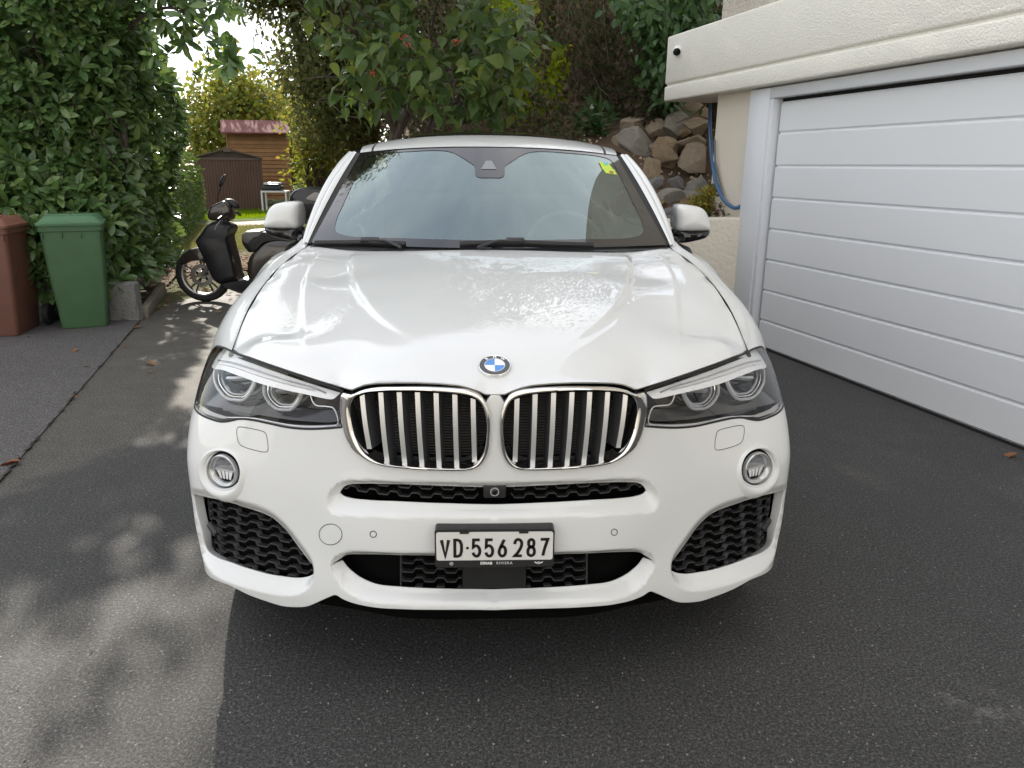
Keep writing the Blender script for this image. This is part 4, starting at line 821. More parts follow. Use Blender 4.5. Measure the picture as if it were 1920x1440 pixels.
def wheel_at(cx_, r, name="front_wheel"):
    w = empty(name); w.parent = scoot; w.location = Vector((cx_, SY, r))+scl
    mobj("tyre", *lathe([(r-.075, -.035), (r-.05, -.048), (r-.02, -.044), (r-.004, -.025), (r, 0), (r-.004, .025), (r-.02, .044), (r-.05, .048), (r-.075, .035)], 48, 'y'), M_RUBBER0, w)
    mobj("rim", *lathe([(r-.072, -.04), (r-.088, -.036), (r-.095, 0), (r-.088, .036), (r-.072, .04)], 48, 'y'), M_ALU, w)
    mobj("hub", *lathe([(0, -.045), (.04, -.045), (.045, -.03), (.045, .03), (.04, .045), (0, .045)], 20, 'y'), M_ALU, w)
    for k in range(5):
        mb = MB()
        for o_ in (-.16, .16): a = 2*math.pi*k/5+.3; b = a+o_; mb.add(*strip([(.035*math.cos(a), -.012, .035*math.sin(a)), ((r-.09)*math.cos(b), -.012, (r-.09)*math.sin(b))], (0, -1, 0), .014, .02))
        mb.build("spoke", M_SCB, w)
    mobj("brake_disc", *lathe([(.075, -.055), (.12, -.055), (.12, -.051), (.075, -.051)], 40, 'y'), simple("disc_steel", (.35, .34, .33), .35, metal=.9), w)
    return w
M_RUBBER0 = simple("scooter_tyre", (.012, .012, .012), .7)
fx = sp(383, 528)[0]; wheel_at(fx, .292); wheel_at(fx+1.38, .275, "rear_wheel")
inflate("front_mudguard", [(340,492),(350,478),(368,468),(385,466),(388,472),(390,490),(378,488),(362,489),(348,495)], .065, M_SCBR, soft=.06)
for y_ in (-.075, .075): mobj("fork_leg", *tube([(sp(394, 498)[0], SY+y_, sp(394, 498)[1]), (fx+.01, SY+y_, .292)], [.020, .017], 10), M_ALU, scoot, loc=scl)
inflate("leg_shield", [(396,418),(412,414),(432,418),(440,424),(434,440),(438,462),(446,492),(452,520),(454,523),(440,527),(418,530),(408,524),(398,505),(386,478),(375,455),(373,450),(384,434)], .16, M_SCB, soft=.09)
inflate("steering_cowl", [(394,398),(400,386),(412,380),(424,376),(432,380),(438,392),(438,404),(436,412),(424,416),(412,414),(398,412),(393,406)], .10, M_SCBR, soft=.12)
inflate("headlamp", [(392,402),(395,392),(402,388),(406,396),(402,408),(396,411)], .075, simple("scooter_headlamp", (.55, .56, .57), .1, metal=.6), soft=.18)
inflate("windshield_trim", [(416,378),(424,373),(436,374),(446,382),(449,389),(444,391),(436,386),(430,383)], .04, M_SCB, soft=.15)
mobj("handlebar", *tube([(sp(430, 404)[0], SY-.36, sp(430, 404)[1]-.02), (sp(433, 398)[0], SY-.2, sp(433, 400)[1]), (sp(430, 398)[0], SY, sp(430, 398)[1]), (sp(433, 398)[0], SY+.2, sp(433, 400)[1]), (sp(430, 404)[0], SY+.36, sp(430, 404)[1]-.02)], .014, 10), M_SCB, scoot, loc=scl)
mobj("grip", *tube([(sp(436, 412)[0], SY-.36, sp(436, 412)[1]), (sp(440, 416)[0], SY-.24, sp(440, 414)[1])], .018, 10), M_RUBBER0, scoot, loc=scl)
mobj("brake_lever", *tube([(sp(428, 408)[0], SY-.24, sp(428, 410)[1]), (sp(424, 416)[0], SY-.30, sp(424, 418)[1]), (sp(424, 426)[0], SY-.36, sp(424, 426)[1])], .006, 8), M_ALU, scoot, loc=scl)
mobj("mirror_stalk", *tube([(sp(420, 376)[0], SY-.2, sp(420, 376)[1]), (sp(424, 362)[0], SY-.24, sp(424, 362)[1]), (sp(431, 346)[0], SY-.26, sp(431, 346)[1])], .005, 8), M_SCB, scoot, loc=scl)
mobj("mirror", *xf(lathe([(0, -.014), (.030, -.012), (.042, -.004), (.044, .006), (.040, .012), (0, .013)], 28, 'x'), (sp(432, 338)[0], SY-.26, sp(432, 338)[1]), (0, .45, .5), (1.2, 1.1, 1.6)), M_SCB, scoot, loc=scl)
inflate("floorboard", [(440,524),(455,522),(476,519),(500,515),(505,540),(470,548),(440,540),(420,530)], .17, M_SCB, soft=.06)
inflate("floor_mat", [(454,522),(470,519),(474,522),(456,526)], .15, simple("floor_mat_alloy", (.30, .30, .30), .4, metal=.6), soft=.05)
inflate("tail_body", [(470,520),(468,500),(472,480),(482,468),(500,452),(520,446),(552,446),(600,448),(640,445),(645,470),(620,490),(585,505),(545,520),(505,535),(478,535)], .15, M_SCBR, soft=.07)
inflate("under_seat_panel", [(462,448),(470,462),(476,472),(486,462),(505,450),(520,444),(500,436),(475,436)], .13, M_SCB, soft=.10)
inflate("seat", [(458,452),(459,440),(466,433),(480,431),(500,432),(530,438),(570,440),(605,438),(608,446),(560,450),(515,449),(490,456),(474,472),(466,466)], .15, M_SEATB, soft=.10)
inflate("seat_sheen_patch", [(459,440),(466,432.5),(480,430.5),(500,431.5),(500,438),(484,444),(470,456),(462,452)], .155, simple("seat_sheen", (.13, .125, .115), .35), soft=.10)  # paler shape that paints the sheen on the front of the seat
tb = inflate("top_box", [(549,372),(552,361),(562,354),(580,351),(605,352),(640,356),(655,366),(656,382),(645,402),(600,410),(565,408),(553,400)], .22, M_SCB, soft=.10)
inflate("top_box_lid", [(550,369),(553,361),(562,353.5),(580,350.5),(605,351.5),(640,355.5),(655,365),(655,378),(600,383),(556,381)], .225, simple("top_box_lid", (.022, .022, .026), .3), soft=.09)
inflate("top_box_badge", [(583,371),(590,364),(600,359),(612,364),(616,372),(604,375),(590,374)], .012, simple("top_box_reflector", (.30, .28, .26), .3), y0=-.217, soft=.12)
inflate("rack", [(540,412),(560,410),(640,414),(640,420),(560,418),(540,418)], .10, M_SCB, soft=.05)
inflate("tail_lamp", [(543,466),(547,464),(548,472),(544,474)], .03, simple("scooter_tail_red", (.35, .02, .03), .3), y0=-.14)
mobj("side_stand", *tube([(sp(470, 540)[0], SY-.12, .22), (sp(486, 556)[0], SY-.26, .005)], .011, 8), M_SCB, scoot, loc=scl)

# ------------------------------------------------------------------ garden sheds, table
def shed_xy(px, Y): return atY(px, 350, Y)[0]
s0, s1 = shed_xy(374, 25.3), shed_xy(490, 25.3); bs = tag(empty("metal_shed", ((s0+s1)/2, 25.3, -.02)), "brown corrugated metal garden shed with a low gable", "shed"); w = (s1-s0)*1.03; bs.rotation_euler = (0, 0, math.radians(17))
M_SHED = simple("shed_brown", (.105, .058, .042), .6, var=(2, (.088, .048, .035))); hs_ = 1.62; hr = 1.90
n_ = int(w/.085); prof = []
for k in range(n_): x = -w/2+k*w/n_; q = w/n_; prof += [(x, 0), (x+.45*q, 0), (x+.6*q, -.022), (x+.85*q, -.022)]
prof.append((w/2, 0)); n = len(prof); V = [(x, y, 0) for x, y in prof]+[(x, y, hs_) for x, y in prof]; mobj("front_wall", V, [(i, i+1, n+i+1, n+i) for i in range(n-1)], M_SHED, bs, smooth=False)
mb = MB(); mb.add(*box(-w/2, -w/2+.02, .01, 1.6, 0, hs_)); mb.build("side_wall", M_SHED, bs, smooth=False); mb = MB(); mb.add(*box(w/2-.02, w/2, .01, 1.6, 0, hs_)); mb.build("side_wall", M_SHED, bs, smooth=False)
mb = MB(); mb.add([(-w/2, .005, hs_), (w/2, .005, hs_), (0, .005, hr-.04)], [(0, 1, 2)]); mb.build("gable", simple("shed_gable", (.055, .034, .028), .6), bs, smooth=False)
M_SROOF = simple("shed_roof", (.10, .065, .055), .5)
for s_ in (-1, 1): mobj("roof", *xf(box(0, w/2+.09, -.10, 1.7, -.0, .03), (0, 0, hr), (0, math.atan2(hr-hs_, w/2), 0)) if s_ > 0 else xf(box(-w/2-.09, 0, -.10, 1.7, -.0, .03), (0, 0, hr+.001), (0, -math.atan2(hr-hs_, w/2), 0)), M_SROOF, bs, smooth=False)
mobj("ridge_cap", *box(-.12, .12, -.12, 1.7, hr-.09, hr+.045), M_SROOF, bs, smooth=False)
mobj("header", *box(-w/2-.02, w/2+.02, -.03, -.002, hs_-.05, hs_+.012), M_SROOF, bs, smooth=False)
mobj("door_edge", *box(-w/2-.09, -w/2-.06, -.05, -.03, 0, 1.05), simple("pale_post", (.45, .44, .42), .6), bs, smooth=False)
# wooden shed on higher ground
a0, a1 = shed_xy(436, 28.5), shed_xy(543, 28.5); ww = a1-a0; ws_ = tag(empty("wooden_shed", ((a0+a1)/2, 28.5, 0)), "tall wooden shed with a weathered red roof behind the metal one", "shed"); ws_.rotation_euler = (0, 0, math.radians(14))
M_WOOD = [simple("shed_board_%d" % k, c, .75, bump=(14, .3, .01), var=(4, tuple(x*.8 for x in c))) for k, c in enumerate([(.30, .155, .055), (.26, .13, .045), (.32, .17, .065), (.245, .13, .05)])]
zt0, ztp = .2, 2.50
nb = 17
for k in range(nb):
    z0 = zt0+(ztp-zt0)*k/nb; z1 = zt0+(ztp-zt0)*(k+1)/nb
    mobj("board", [(-ww/2, .0, z0), (ww/2, .0, z0), (ww/2, -.028, z0+.012), (-ww/2, -.028, z0+.012), (-ww/2, -.006, z1+.006), (ww/2, -.006, z1+.006)], [(0, 1, 2, 3), (3, 2, 5, 4)], M_WOOD[k % 4], ws_, smooth=False)
mobj("side_wall", *box(-ww/2+.01, -ww/2+.04, .01, 1.8, .0, ztp), M_WOOD[1], ws_, smooth=False); mobj("side_wall", *box(ww/2-.04, ww/2-.01, .01, 1.8, 0, ztp), M_WOOD[1], ws_, smooth=False)
for x_ in (-ww/2-.03, ww/2): mobj("corner_post", *box(x_, x_+.05, -.04, .03, 0, ztp), M_WOOD[2], ws_, smooth=False)
M_RED = simple("red_roofing", (.115, .032, .032), .9, var=(3.0, (.15, .06, .055)), bump=(20, .3, .01))
mobj("roof", [(-ww/2-.17, -.35, ztp-.02), (ww/2+.15, -.35, ztp+.01), (ww/2+.05, .8, ztp+.46), (-ww/2-.22, .8, ztp+.44), (-ww/2-.17, -.35, ztp-.07), (ww/2+.15, -.35, ztp-.04)], [(0, 1, 2, 3), (4, 5, 1, 0)], M_RED, ws_, smooth=False)
mobj("roof_back", [(ww/2+.05, .8, ztp+.46), (-ww/2-.22, .8, ztp+.44), (-ww/2-.17, 2.0, ztp-.02), (ww/2+.15, 2.0, ztp)], [(0, 1, 2, 3)], M_RED, ws_, smooth=False)
# table with a grill on it
t0_, t1_ = shed_xy(492, 24.6), shed_xy(540, 24.6); tz = .66; tw_ = t1_-t0_; gt = tag(empty("garden_table", ((t0_+t1_)/2, 24.6, -.02)), "white framed garden table beside the brown shed", "table"); M_WT = simple("table_white", (.62, .62, .62), .5)
mobj("table_top", *box(-tw_/2, tw_/2, -.25, .25, tz-.05, tz), M_WT, gt, smooth=False)
for x_ in (-tw_/2, tw_/2-.05):
    for y_ in (-.25, .20): mobj("leg", *box(x_, x_+.05, y_, y_+.05, 0, tz-.05), M_WT, gt, smooth=False)
gr = tag(empty("table_grill", ((t0_+t1_)/2-.05, 24.6, tz-.02)), "small black grill with a chrome lid standing on the garden table", "grill")
mobj("body", *bbox(-.32, .28, -.2, .2, 0, .14, .02), M_SCB, gr); mobj("lid", *bbox(-.28, .26, -.18, .18, .142, .25, .05, 3), simple("grill_lid", (.25, .26, .27), .3, metal=.7), gr); mobj("handle", *tube([(-.2, -.22, .19), (.2, -.22, .19)], .012, 8), M_ALU, gr)


# ------------------------------------------------------------------ unseen house added behind the camera, cream to bounce fill light onto the car
nh = tag(empty("fill_house", (-2.5, -10, 0)), "unseen cream house added across the drive for fill light and reflections on the car", "house")
mobj("wall", *box(-9, 9, -4, 0, 0, 3.0), simple("fill_wall", (.64, .62, .58), .9), nh, smooth=False)
mobj("upper_wall", *box(-9, 9, -4, -.05, 3.001, 5.2), simple("fill_cream", (.68, .66, .62), .9), nh, smooth=False)
mobj("roof", [(-9.6, .3, 5.15), (9.6, .3, 5.15), (9.6, -2, 7.0), (-9.6, -2, 7.0), (-9.6, -4.6, 5.1), (9.6, -4.6, 5.1)], [(0, 1, 2, 3), (3, 2, 5, 4)], simple("neighbour_roof", (.12, .07, .055), .8), nh, smooth=False)
for x_ in (-7, -4, -1, 2, 5):
    wn_ = mobj("window", *box(x_-.6, x_+.6, -.02, .03, 1.0, 2.3), simple("neighbour_frame", (.7, .7, .68), .5), nh, smooth=False); mobj("pane", *box(x_-.5, x_+.5, .03, .036, 1.1, 2.2), M_SCB, wn_, smooth=False)
# ------------------------------------------------------------------ the car
CARY = 4.1
car = tag(empty("parked_car", (CX, CARY, 0)), "white coupe style SUV parked nose-on in front of the garage, kidney grille and Swiss plate", "car")
CL = (0, -CARY, 0)
def glassy(name, tint, f0, rough=0.0, refl=(1, 1, 1)):     # thin glass: Fresnel mirror over a tinted see-through
    m = bpy.data.materials.new(name); m.use_nodes = True; n, l = m.node_tree.nodes, m.node_tree.links; n.clear()
    o = n.new("ShaderNodeOutputMaterial"); mx = n.new("ShaderNodeMixShader"); lw = n.new("ShaderNodeLayerWeight"); lw.inputs[0].default_value = .5
    pw = n.new("ShaderNodeMath"); pw.operation = 'POWER'; pw.inputs[1].default_value = 5; l.new(lw.outputs['Facing'], pw.inputs[0])
    ma = n.new("ShaderNodeMath"); ma.operation = 'MULTIPLY_ADD'; ma.inputs[1].default_value = 1-f0; ma.inputs[2].default_value = f0; l.new(pw.outputs[0], ma.inputs[0])
    t = n.new("ShaderNodeBsdfTransparent"); t.inputs[0].default_value = (*tint, 1); g = n.new("ShaderNodeBsdfGlossy"); g.inputs['Roughness'].default_value = rough; g.inputs[0].default_value = (*refl, 1)
    l.new(ma.outputs[0], mx.inputs[0]); l.new(t.outputs[0], mx.inputs[1]); l.new(g.outputs[0], mx.inputs[2]); l.new(mx.outputs[0], o.inputs[0]); return m
def paint_mat():
    m, n, l, b = mat("white_car_paint")
    b.inputs['Base Color'].default_value = (0.675, 0.685, 0.685, 1); b.inputs['Roughness'].default_value = 0.5
    b.inputs['Coat Weight'].default_value = .92; b.inputs['Coat Roughness'].default_value = 0.0; b.inputs['Coat IOR'].default_value = 1.52
    return m
M_PAINT = paint_mat()
M_BLACK = simple("black_plastic", (0.017, 0.017, 0.018), 0.42, spec=.5)
M_GLOSSB = simple("gloss_black", (0.006, 0.006, 0.007), 0.08, coat=.6)
M_MATTB = simple("matt_black", (0.010, 0.010, 0.011), 0.62, bump=(900, .15, .0005))
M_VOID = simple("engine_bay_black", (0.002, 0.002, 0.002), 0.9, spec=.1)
M_CHROME = simple("chrome", (0.80, 0.79, 0.77), 0.06, metal=1.0)
M_SATIN = simple("satin_silver", (0.70, 0.71, 0.72), 0.34, metal=0.7)
M_SLATSIDE = simple("dark_silver", (0.10, 0.105, 0.11), 0.45, metal=.3)
M_RUBBER = simple("rubber", (0.015, 0.015, 0.015), 0.75)
M_GLASSW = glassy("windscreen_glass", (0.66, 0.74, 0.74), .20, refl=(.85, 1.0, 1.0))
M_GLASSS = glassy("side_glass", (0.22, 0.24, 0.24), .06)
M_LENS = glassy("lamp_lens", (0.97, 0.97, 0.98), .03)

# ---- front skin: radius around an upright axis inside the car, r(theta, z)
YC = 2.55; SK = 0.9
_tab = {
 1.02: [(0,1.80),(.12,1.803),(.234,1.825),(.41,1.90),(.55,1.99),(.667,2.10),(.763,2.25),(.80,2.4)],
 .95: [(0,1.778),(.12,1.781),(.234,1.800),(.33,1.838),(.41,1.882),(.55,1.975),(.667,2.072),(.763,2.19),(.82,2.30),(.87,2.45)],
 .85: [(0,1.776),(.12,1.779),(.234,1.796),(.33,1.832),(.41,1.874),(.55,1.953),(.667,2.03),(.765,2.11),(.83,2.185),(.885,2.29),(.92,2.42)],
 .76: [(0,1.784),(.12,1.787),(.234,1.803),(.33,1.836),(.41,1.872),(.55,1.941),(.667,2.005),(.765,2.066),(.832,2.118),(.885,2.185),(.915,2.26),(.935,2.40)],
 .70: [(0,1.788),(.12,1.791),(.234,1.807),(.33,1.836),(.41,1.868),(.55,1.934),(.667,1.992),(.765,2.043),(.832,2.088),(.88,2.135),(.912,2.19),(.932,2.27),(.943,2.40)],
 .60: [(0,1.790),(.12,1.792),(.2,1.798),(.32,1.822),(.41,1.856),(.55,1.922),(.667,1.975),(.765,2.020),(.832,2.057),(.88,2.093),(.912,2.137),(.93,2.19),(.94,2.27),(.945,2.40)],
 .50: [(0,1.785),(.12,1.786),(.2,1.791),(.32,1.812),(.41,1.846),(.55,1.914),(.667,1.965),(.765,2.010),(.832,2.048),(.88,2.087),(.91,2.13),(.928,2.19),(.938,2.27),(.942,2.40)],
 .40: [(0,1.784),(.12,1.785),(.2,1.789),(.32,1.808),(.41,1.842),(.55,1.902),(.667,1.950),(.765,1.994),(.833,2.034),(.880,2.077),(.908,2.129),(.924,2.19),(.934,2.29),(.938,2.40)],
 .30: [(0,1.776),(.12,1.777),(.2,1.781),(.32,1.799),(.41,1.832),(.55,1.884),(.667,1.930),(.765,1.978),(.828,2.023),(.871,2.071),(.898,2.129),(.914,2.195),(.924,2.28),(.928,2.40)],
 .20: [(0,1.786),(.12,1.787),(.2,1.791),(.32,1.81),(.41,1.843),(.55,1.889),(.667,1.937),(.765,1.986),(.825,2.030),(.866,2.078),(.892,2.136),(.908,2.20),(.918,2.285),(.924,2.40)]}
_X = []; _R = []
for _z, _t in _tab.items():
    for _x, _y in _t:
        th = math.atan2(_x, YC-_y); rr = math.hypot(_x, YC-_y); _X.append((th*SK, _z*1.0)); _R.append(rr)
        if _x > 0: _X.append((-th*SK, _z*1.0)); _R.append(rr)
R_TPS = TPS(_X, _R, 3e-6)
SCOOPS = []
def scoop_d(Q):
    d = np.zeros(len(Q))
    for outer, inner, dep0, e in SCOOPS:
        lo, hi = outer.min(0)-.01, outer.max(0)+.01
        k = (Q[:, 0] > lo[0]) & (Q[:, 0] < hi[0]) & (Q[:, 1] > lo[1]) & (Q[:, 1] < hi[1])
        if not k.any(): continue
        q = Q[k]; io = inpoly(q, outer); ii = inpoly(q, inner); da = pdist(q, outer); db = pdist(q, inner)
        w = np.where(ii, 1.0, np.where(io, da/(da+db+1e-9), 0.0))
        w = (np.sqrt(w*w+e*e)-e)/(math.sqrt(1+e*e)-e); dep = dep0(q) if callable(dep0) else dep0; d[k] = np.maximum(d[k], dep*w)
    return d
def front_r(Q, disp=True):
    Q = np.asarray(Q, float); A = np.c_[np.abs(Q[:, 0]), Q[:, 1]]
    r = R_TPS(A)
    return r - scoop_d(A) if (disp and SCOOPS) else r
def front_pos(Q, depth=0.0, disp=True):
    Q = np.asarray(Q, float); r = front_r(Q, disp) - depth; th = Q[:, 0]/SK
    return np.c_[r*np.sin(th), YC - r*np.cos(th), Q[:, 1]]
def front_nrm(Q, disp=True, h=.0015):
    a = front_pos(Q+[h, 0], 0, disp) - front_pos(Q-[h, 0], 0, disp); b = front_pos(Q+[0, h], 0, disp) - front_pos(Q-[0, h], 0, disp)
    n = np.cross(a, b); return n/np.linalg.norm(n, axis=1)[:, None]
def trace(pts, depth=0.0):       # photo outline -> front-skin coordinates (s, z)
    pts = np.array(pts, float); Ys = np.linspace(1.6, 2.54, 150); out = []
    D = np.array([ray(*p) for p in pts]); P = EYE + D[:, None, :]*(Ys[None, :]/D[:, 1:2])[:, :, None]
    x = np.abs(P[..., 0]-CX); th = np.arctan2(x, YC-P[..., 1]); rr = np.hypot(x, YC-P[..., 1]); Q = np.stack([th*SK, P[..., 2]], -1)
    R = front_r(Q.reshape(-1, 2), False).reshape(rr.shape) - depth; f = rr - R
    for i in range(len(pts)):
        k = np.where((f[i, :-1] > 0) & (f[i, 1:] <= 0))[0]
        if len(k): k = k[0]; t = f[i, k]/(f[i, k]-f[i, k+1]); out.append(Q[i, k]*(1-t) + Q[i, k+1]*t)
        else: out.append(Q[i, np.argmin(np.abs(f[i]))])
    return np.array(out)
def ctr(q, at=(0,)):             # put the ends of a line exactly on the centre plane
    q = np.array(q)
    for i in at: q[i, 0] = 0.0
    return q
def both(v, f, nrm=None):        # mirror a half into a whole, welding the centre line
    v = np.array(v); n = len(v); idx = np.arange(n); keep = np.abs(v[:, 0]) > 1e-5; m = idx.copy(); m[keep] = n + np.arange(keep.sum())
    V = np.vstack([v, v[keep]*[-1, 1, 1]]); F = [tuple(q) for q in f] + [tuple(m[i] for i in reversed(q)) for q in f]
    if nrm is None: return V, F
    nn = np.array(nrm); nn[~keep, 0] = 0; nn /= np.linalg.norm(nn, axis=1)[:, None]
    return V, F, np.vstack([nn, nn[keep]*[-1, 1, 1]])
def flange(loop, n0, depth, inward, closed=True):   # rolled edge going into the car; loop pts, normals, in-plane direction towards the hole
    loop = np.array(loop); v = []; nr = []
    steps = [(0, 0, 0), (.0010, .0006, .5), (.0022, .0020, .9), (.0026, .0045, 1), (.0026, depth, 1)]
    for a, b, w in steps:
        v.append(loop + inward*a - n0*b); q = n0*(1-w) + inward*w; nr.append(q/np.linalg.norm(q, axis=1)[:, None])
    m = len(loop); V = np.vstack(v); N = np.vstack(nr); F = []
    for i in range(len(steps)-1):
        for k in range(m if closed else m-1):
            a, b = i*m+k, i*m+(k+1) % m; F.append((a, b, b+m, a+m))
    return V, F, N
def front_patch(outer, holes, spacing=.012, depth=0.0, disp=True, skirt=.02, extra=()):
    """half patch of the front skin with rolled edges; loops are in (s, z)"""
    P, T = cdt(outer, holes, spacing, extra)
    V = front_pos(P, depth, disp); N = front_nrm(P, disp); F = [tuple(t) for t in T]
    a = V[T]; fn = np.cross(a[:, 1]-a[:, 0], a[:, 2]-a[:, 0]); s = np.sign((fn*N[T[:, 0]]).sum(1).sum())
    if s < 0: F = [tuple(reversed(q)) for q in F]
    V = [V]; Ns = [N]; c = len(P)
    for L, hole in [(outer, False)] + [(h, True) for h in holes]:
        L = np.array(L); on = np.abs(L[:, 0]) < 1e-6
        segs = []
        if on.any():             # open chain that starts and ends on the centre plane
            i0 = [i for i in range(len(L)) if on[i] and not on[(i+1) % len(L)]]
            for i in i0:
                ch = [i]; j = (i+1) % len(L)
                while not on[j]: ch.append(j); j = (j+1) % len(L)
                ch.append(j); segs.append((ch, False))
        else: segs.append((list(range(len(L))), True))
        for ch, closed in segs:
            q = L[ch]; p3 = front_pos(q, depth, disp); n3 = front_nrm(q, disp)
            tg = (np.roll(p3, -1, 0)-np.roll(p3, 1, 0)) if closed else np.gradient(p3, axis=0); tg /= np.linalg.norm(tg, axis=1)[:, None]+1e-12
            inw = np.cross(tg, n3); inw /= np.linalg.norm(inw, axis=1)[:, None]+1e-12
            # outward of the material = towards hole / outside
            ar = 0.5*np.sum(L[:, 0]*np.roll(L[:, 1], -1)-np.roll(L[:, 0], -1)*L[:, 1])
            if not closed: inw[0, 0] = inw[-1, 0] = 0
            probe = q + 1e-3*np.c_[(inw*np.c_[np.cos(q[:, 0]/SK), np.sin(q[:, 0]/SK), 0*q[:, 0]]).sum(1), inw[:, 2]]
            ins = inpoly(probe, np.array(L)).mean() > .5
            if (hole and not ins) or (not hole and ins): inw = -inw
            fv, ff, fn = flange(p3, n3, skirt, inw, closed)
            # winding
            t0 = ff[0]; nn = np.cross(fv[t0[1]]-fv[t0[0]], fv[t0[3]]-fv[t0[0]])
            mid = len(ch)*3 + len(ch)//2; f1 = ff[(len(ch) if closed else len(ch)-1)*3 + len(ch)//2]
            nn = np.cross(fv[f1[1]]-fv[f1[0]], fv[f1[3]]-fv[f1[0]])
            if nn@fn[f1[0]] < 0: ff = [tuple(reversed(x)) for x in ff]
            V.append(fv); Ns.append(fn); F += [tuple(i+c for i in x) for x in ff]; c += len(fv)
    return np.vstack(V), F, np.vstack(Ns)
def car_half(name, V, F, m, N=None, parent=car, angle=40, label=None):      # left and right twin parts
    out = []
    for sgn in (-1, 1):
        v = np.array(V)*[sgn, 1, 1]; f = [tuple(q) for q in F] if sgn > 0 else [tuple(reversed(q)) for q in F]
        pr = parent if not isinstance(parent, (list, tuple)) else parent[0 if sgn < 0 else 1]
        o = mobj(name, v, f, m, pr, True, angle, CL if pr is car else None, None if N is None else np.array(N)*[sgn, 1, 1])
        out.append(o)
    return out
def car_full(name, V, F, m, N=None, parent=car, angle=40):
    r = both(V, F, N)
    return mobj(name, r[0], r[1], m, parent, True, angle, CL if parent is car else None, r[2] if N is not None else None)

# ---- outlines read from the photograph (left half)
KID_OUT = [(912,755.6),(917.8,773.7),(919.6,793.5),(918.7,820.6),(916,844),(910.6,858.6),(901.5,871),(887,879),(860,882),(820,881.5),(780,880),(753,877),(725,873.6),(704,868),(683,858),(662.5,840),(651,822),(644.5,803)]
KID_LEFT = [(644.5,803),(640.3,778),(639,755.5),(641.7,735)]
KID_TOP = [(641.7,735),(652,735.5),(661,739),(666,737),(675,732.6),(690,728),(711,725),(739,724.3),(780,724),(820,725),(860,727.6),(878,730),(896,736),(905,743),(912,755.6)]
KID_IN = [(780,730),(739,730),(711,731.7),(690,734),(677.8,738),(669.4,744.4),(663,752.8),(660.7,762.5),(661,776.4),(664,794.4),(668,811),(675,827.8),(683,841.7),(694.4,852.8),(711,862.5),(725,866.7),(752.8,870),(780,872),(820,874),(860,874.5),(878,874),(892.5,867.6),(901.5,856.8),(907.9,842),(911.5,820.6),(912.7,793.5),(910.6,777),(907,763),(899.7,750),(887,742),(874.5,738.4),(860,735.7),(820,732)]
HL_TOP = [(641,732),(611.5,721.5),(552.5,701.5),(481.6,676.8),(434,658),(421,652),(411,649)]
HL_OUT = [(411,649),(404,650),(397,658),(387,679),(375.4,714.4),(366.5,750),(364.5,762)]
HL_BOT = [(364.5,762),(371,772.5),(392,784),(415.5,790.5),(432,789),(448.6,785.4),(470,786.6),(505,793.7),(540.7,801),(576,804),(611.5,803),(642,800.5)]
HL_IN = [(642,800.5),(640,786),(637.5,761.6),(638.5,745),(641,732)]
SLOT_T = [(928,914),(880,913),(837,911.5),(760,908.5),(690,907),(668,907.5),(655,908.5),(643,914),(636,924)]
SLOT_B = [(636,924),(641,930),(655,935),(690,939),(747,941.5),(830,945),(880,946.5),(928,947)]
LOW_T = [(928,1043),(860,1043),(780,1042.5),(710,1041),(672,1040.5),(655,1041),(645,1043),(638,1048)]
LOW_B = [(638,1048),(642,1055),(650,1066),(660,1075),(672,1084),(702,1097),(747,1102.5),(822,1106),(880,1107),(928,1107.5)]
INTK = [(371,930),(375,924.5),(384,924.5),(412,935),(448,948),(484,959.5),(508,970),(522,981),(538.5,998),(556.6,1023),(577,1050),(589,1066),(590,1074),(579,1081.5),(558,1085),(535,1083),(502.5,1078),(466,1068),(430,1055),(408.6,1042.6),(394,1024.5),(382,999),(375,963),(371,938)]
LIP = [(389,1061),(401,1077),(430,1097),(466,1115),(502,1128),(529.5,1136),(556.6,1138),(575,1136.5),(596,1128),(616,1119),(629,1115),(643,1123),(664,1131),(699,1138),(760,1142),(840,1143),(928,1143.5)]

tr_slot = ctr(np.vstack([crom(trace(SLOT_T, .028), .008), crom(trace(SLOT_B, .028), .008)[1:]]), (0, -1))
tr_low = ctr(np.vstack([crom(trace(LOW_T, .035), .008), crom(trace(LOW_B, .035), .008)[1:]]), (0, -1))
tr_int = crom(trace(INTK, .035), .008, closed=True)
for _ in range(2): tr_int = (np.roll(tr_int, 1, 0)+2*tr_int+np.roll(tr_int, -1, 0))/4
# how the skin dips towards each opening: outer crest line -> opening edge
slot_out = ctr(np.vstack([crom(trace([(928,905),(837,903),(700,900),(660,900),(640,903),(622,918),(611,943),(614,956),(624,966)]), .01), crom(trace([(624,966),(680,968),(760,970),(928,972)]), .01)[1:]]), (0, -1))
low_out = ctr(np.vstack([crom(trace([(928,1037),(780,1036),(690,1033),(655,1033),(634,1041),(622,1054),(622,1066),(629,1084),(641,1104)]), .01), crom(trace([(641,1104),(662,1119),(699,1129),(760,1133.5),(840,1135),(928,1135.5)]), .01)[1:]]), (0, -1))
_t = np.roll(tr_int, -1, 0)-np.roll(tr_int, 1, 0); _o = np.c_[_t[:, 1], -_t[:, 0]]; _o /= np.linalg.norm(_o, axis=1)[:, None]
if inpoly(tr_int+_o*.002, tr_int).mean() > .5: _o = -_o
_dn = np.clip(-_o[:, 1], 0, 1)**1.3*np.clip((tr_int[:, 0].max()-.02-tr_int[:, 0])/.10, 0, 1)
_up = np.clip(_o@np.array([-.85, .53]), 0, 1)
int_out = tr_int + _o*(.012 + .030*_dn + .050*_up)[:, None]
for _ in range(10): int_out = (np.roll(int_out, 1, 0)+2*int_out+np.roll(int_out, -1, 0))/4
def whole(q): return np.vstack([q, (q[::-1]*[-1, 1])[1:-1]])
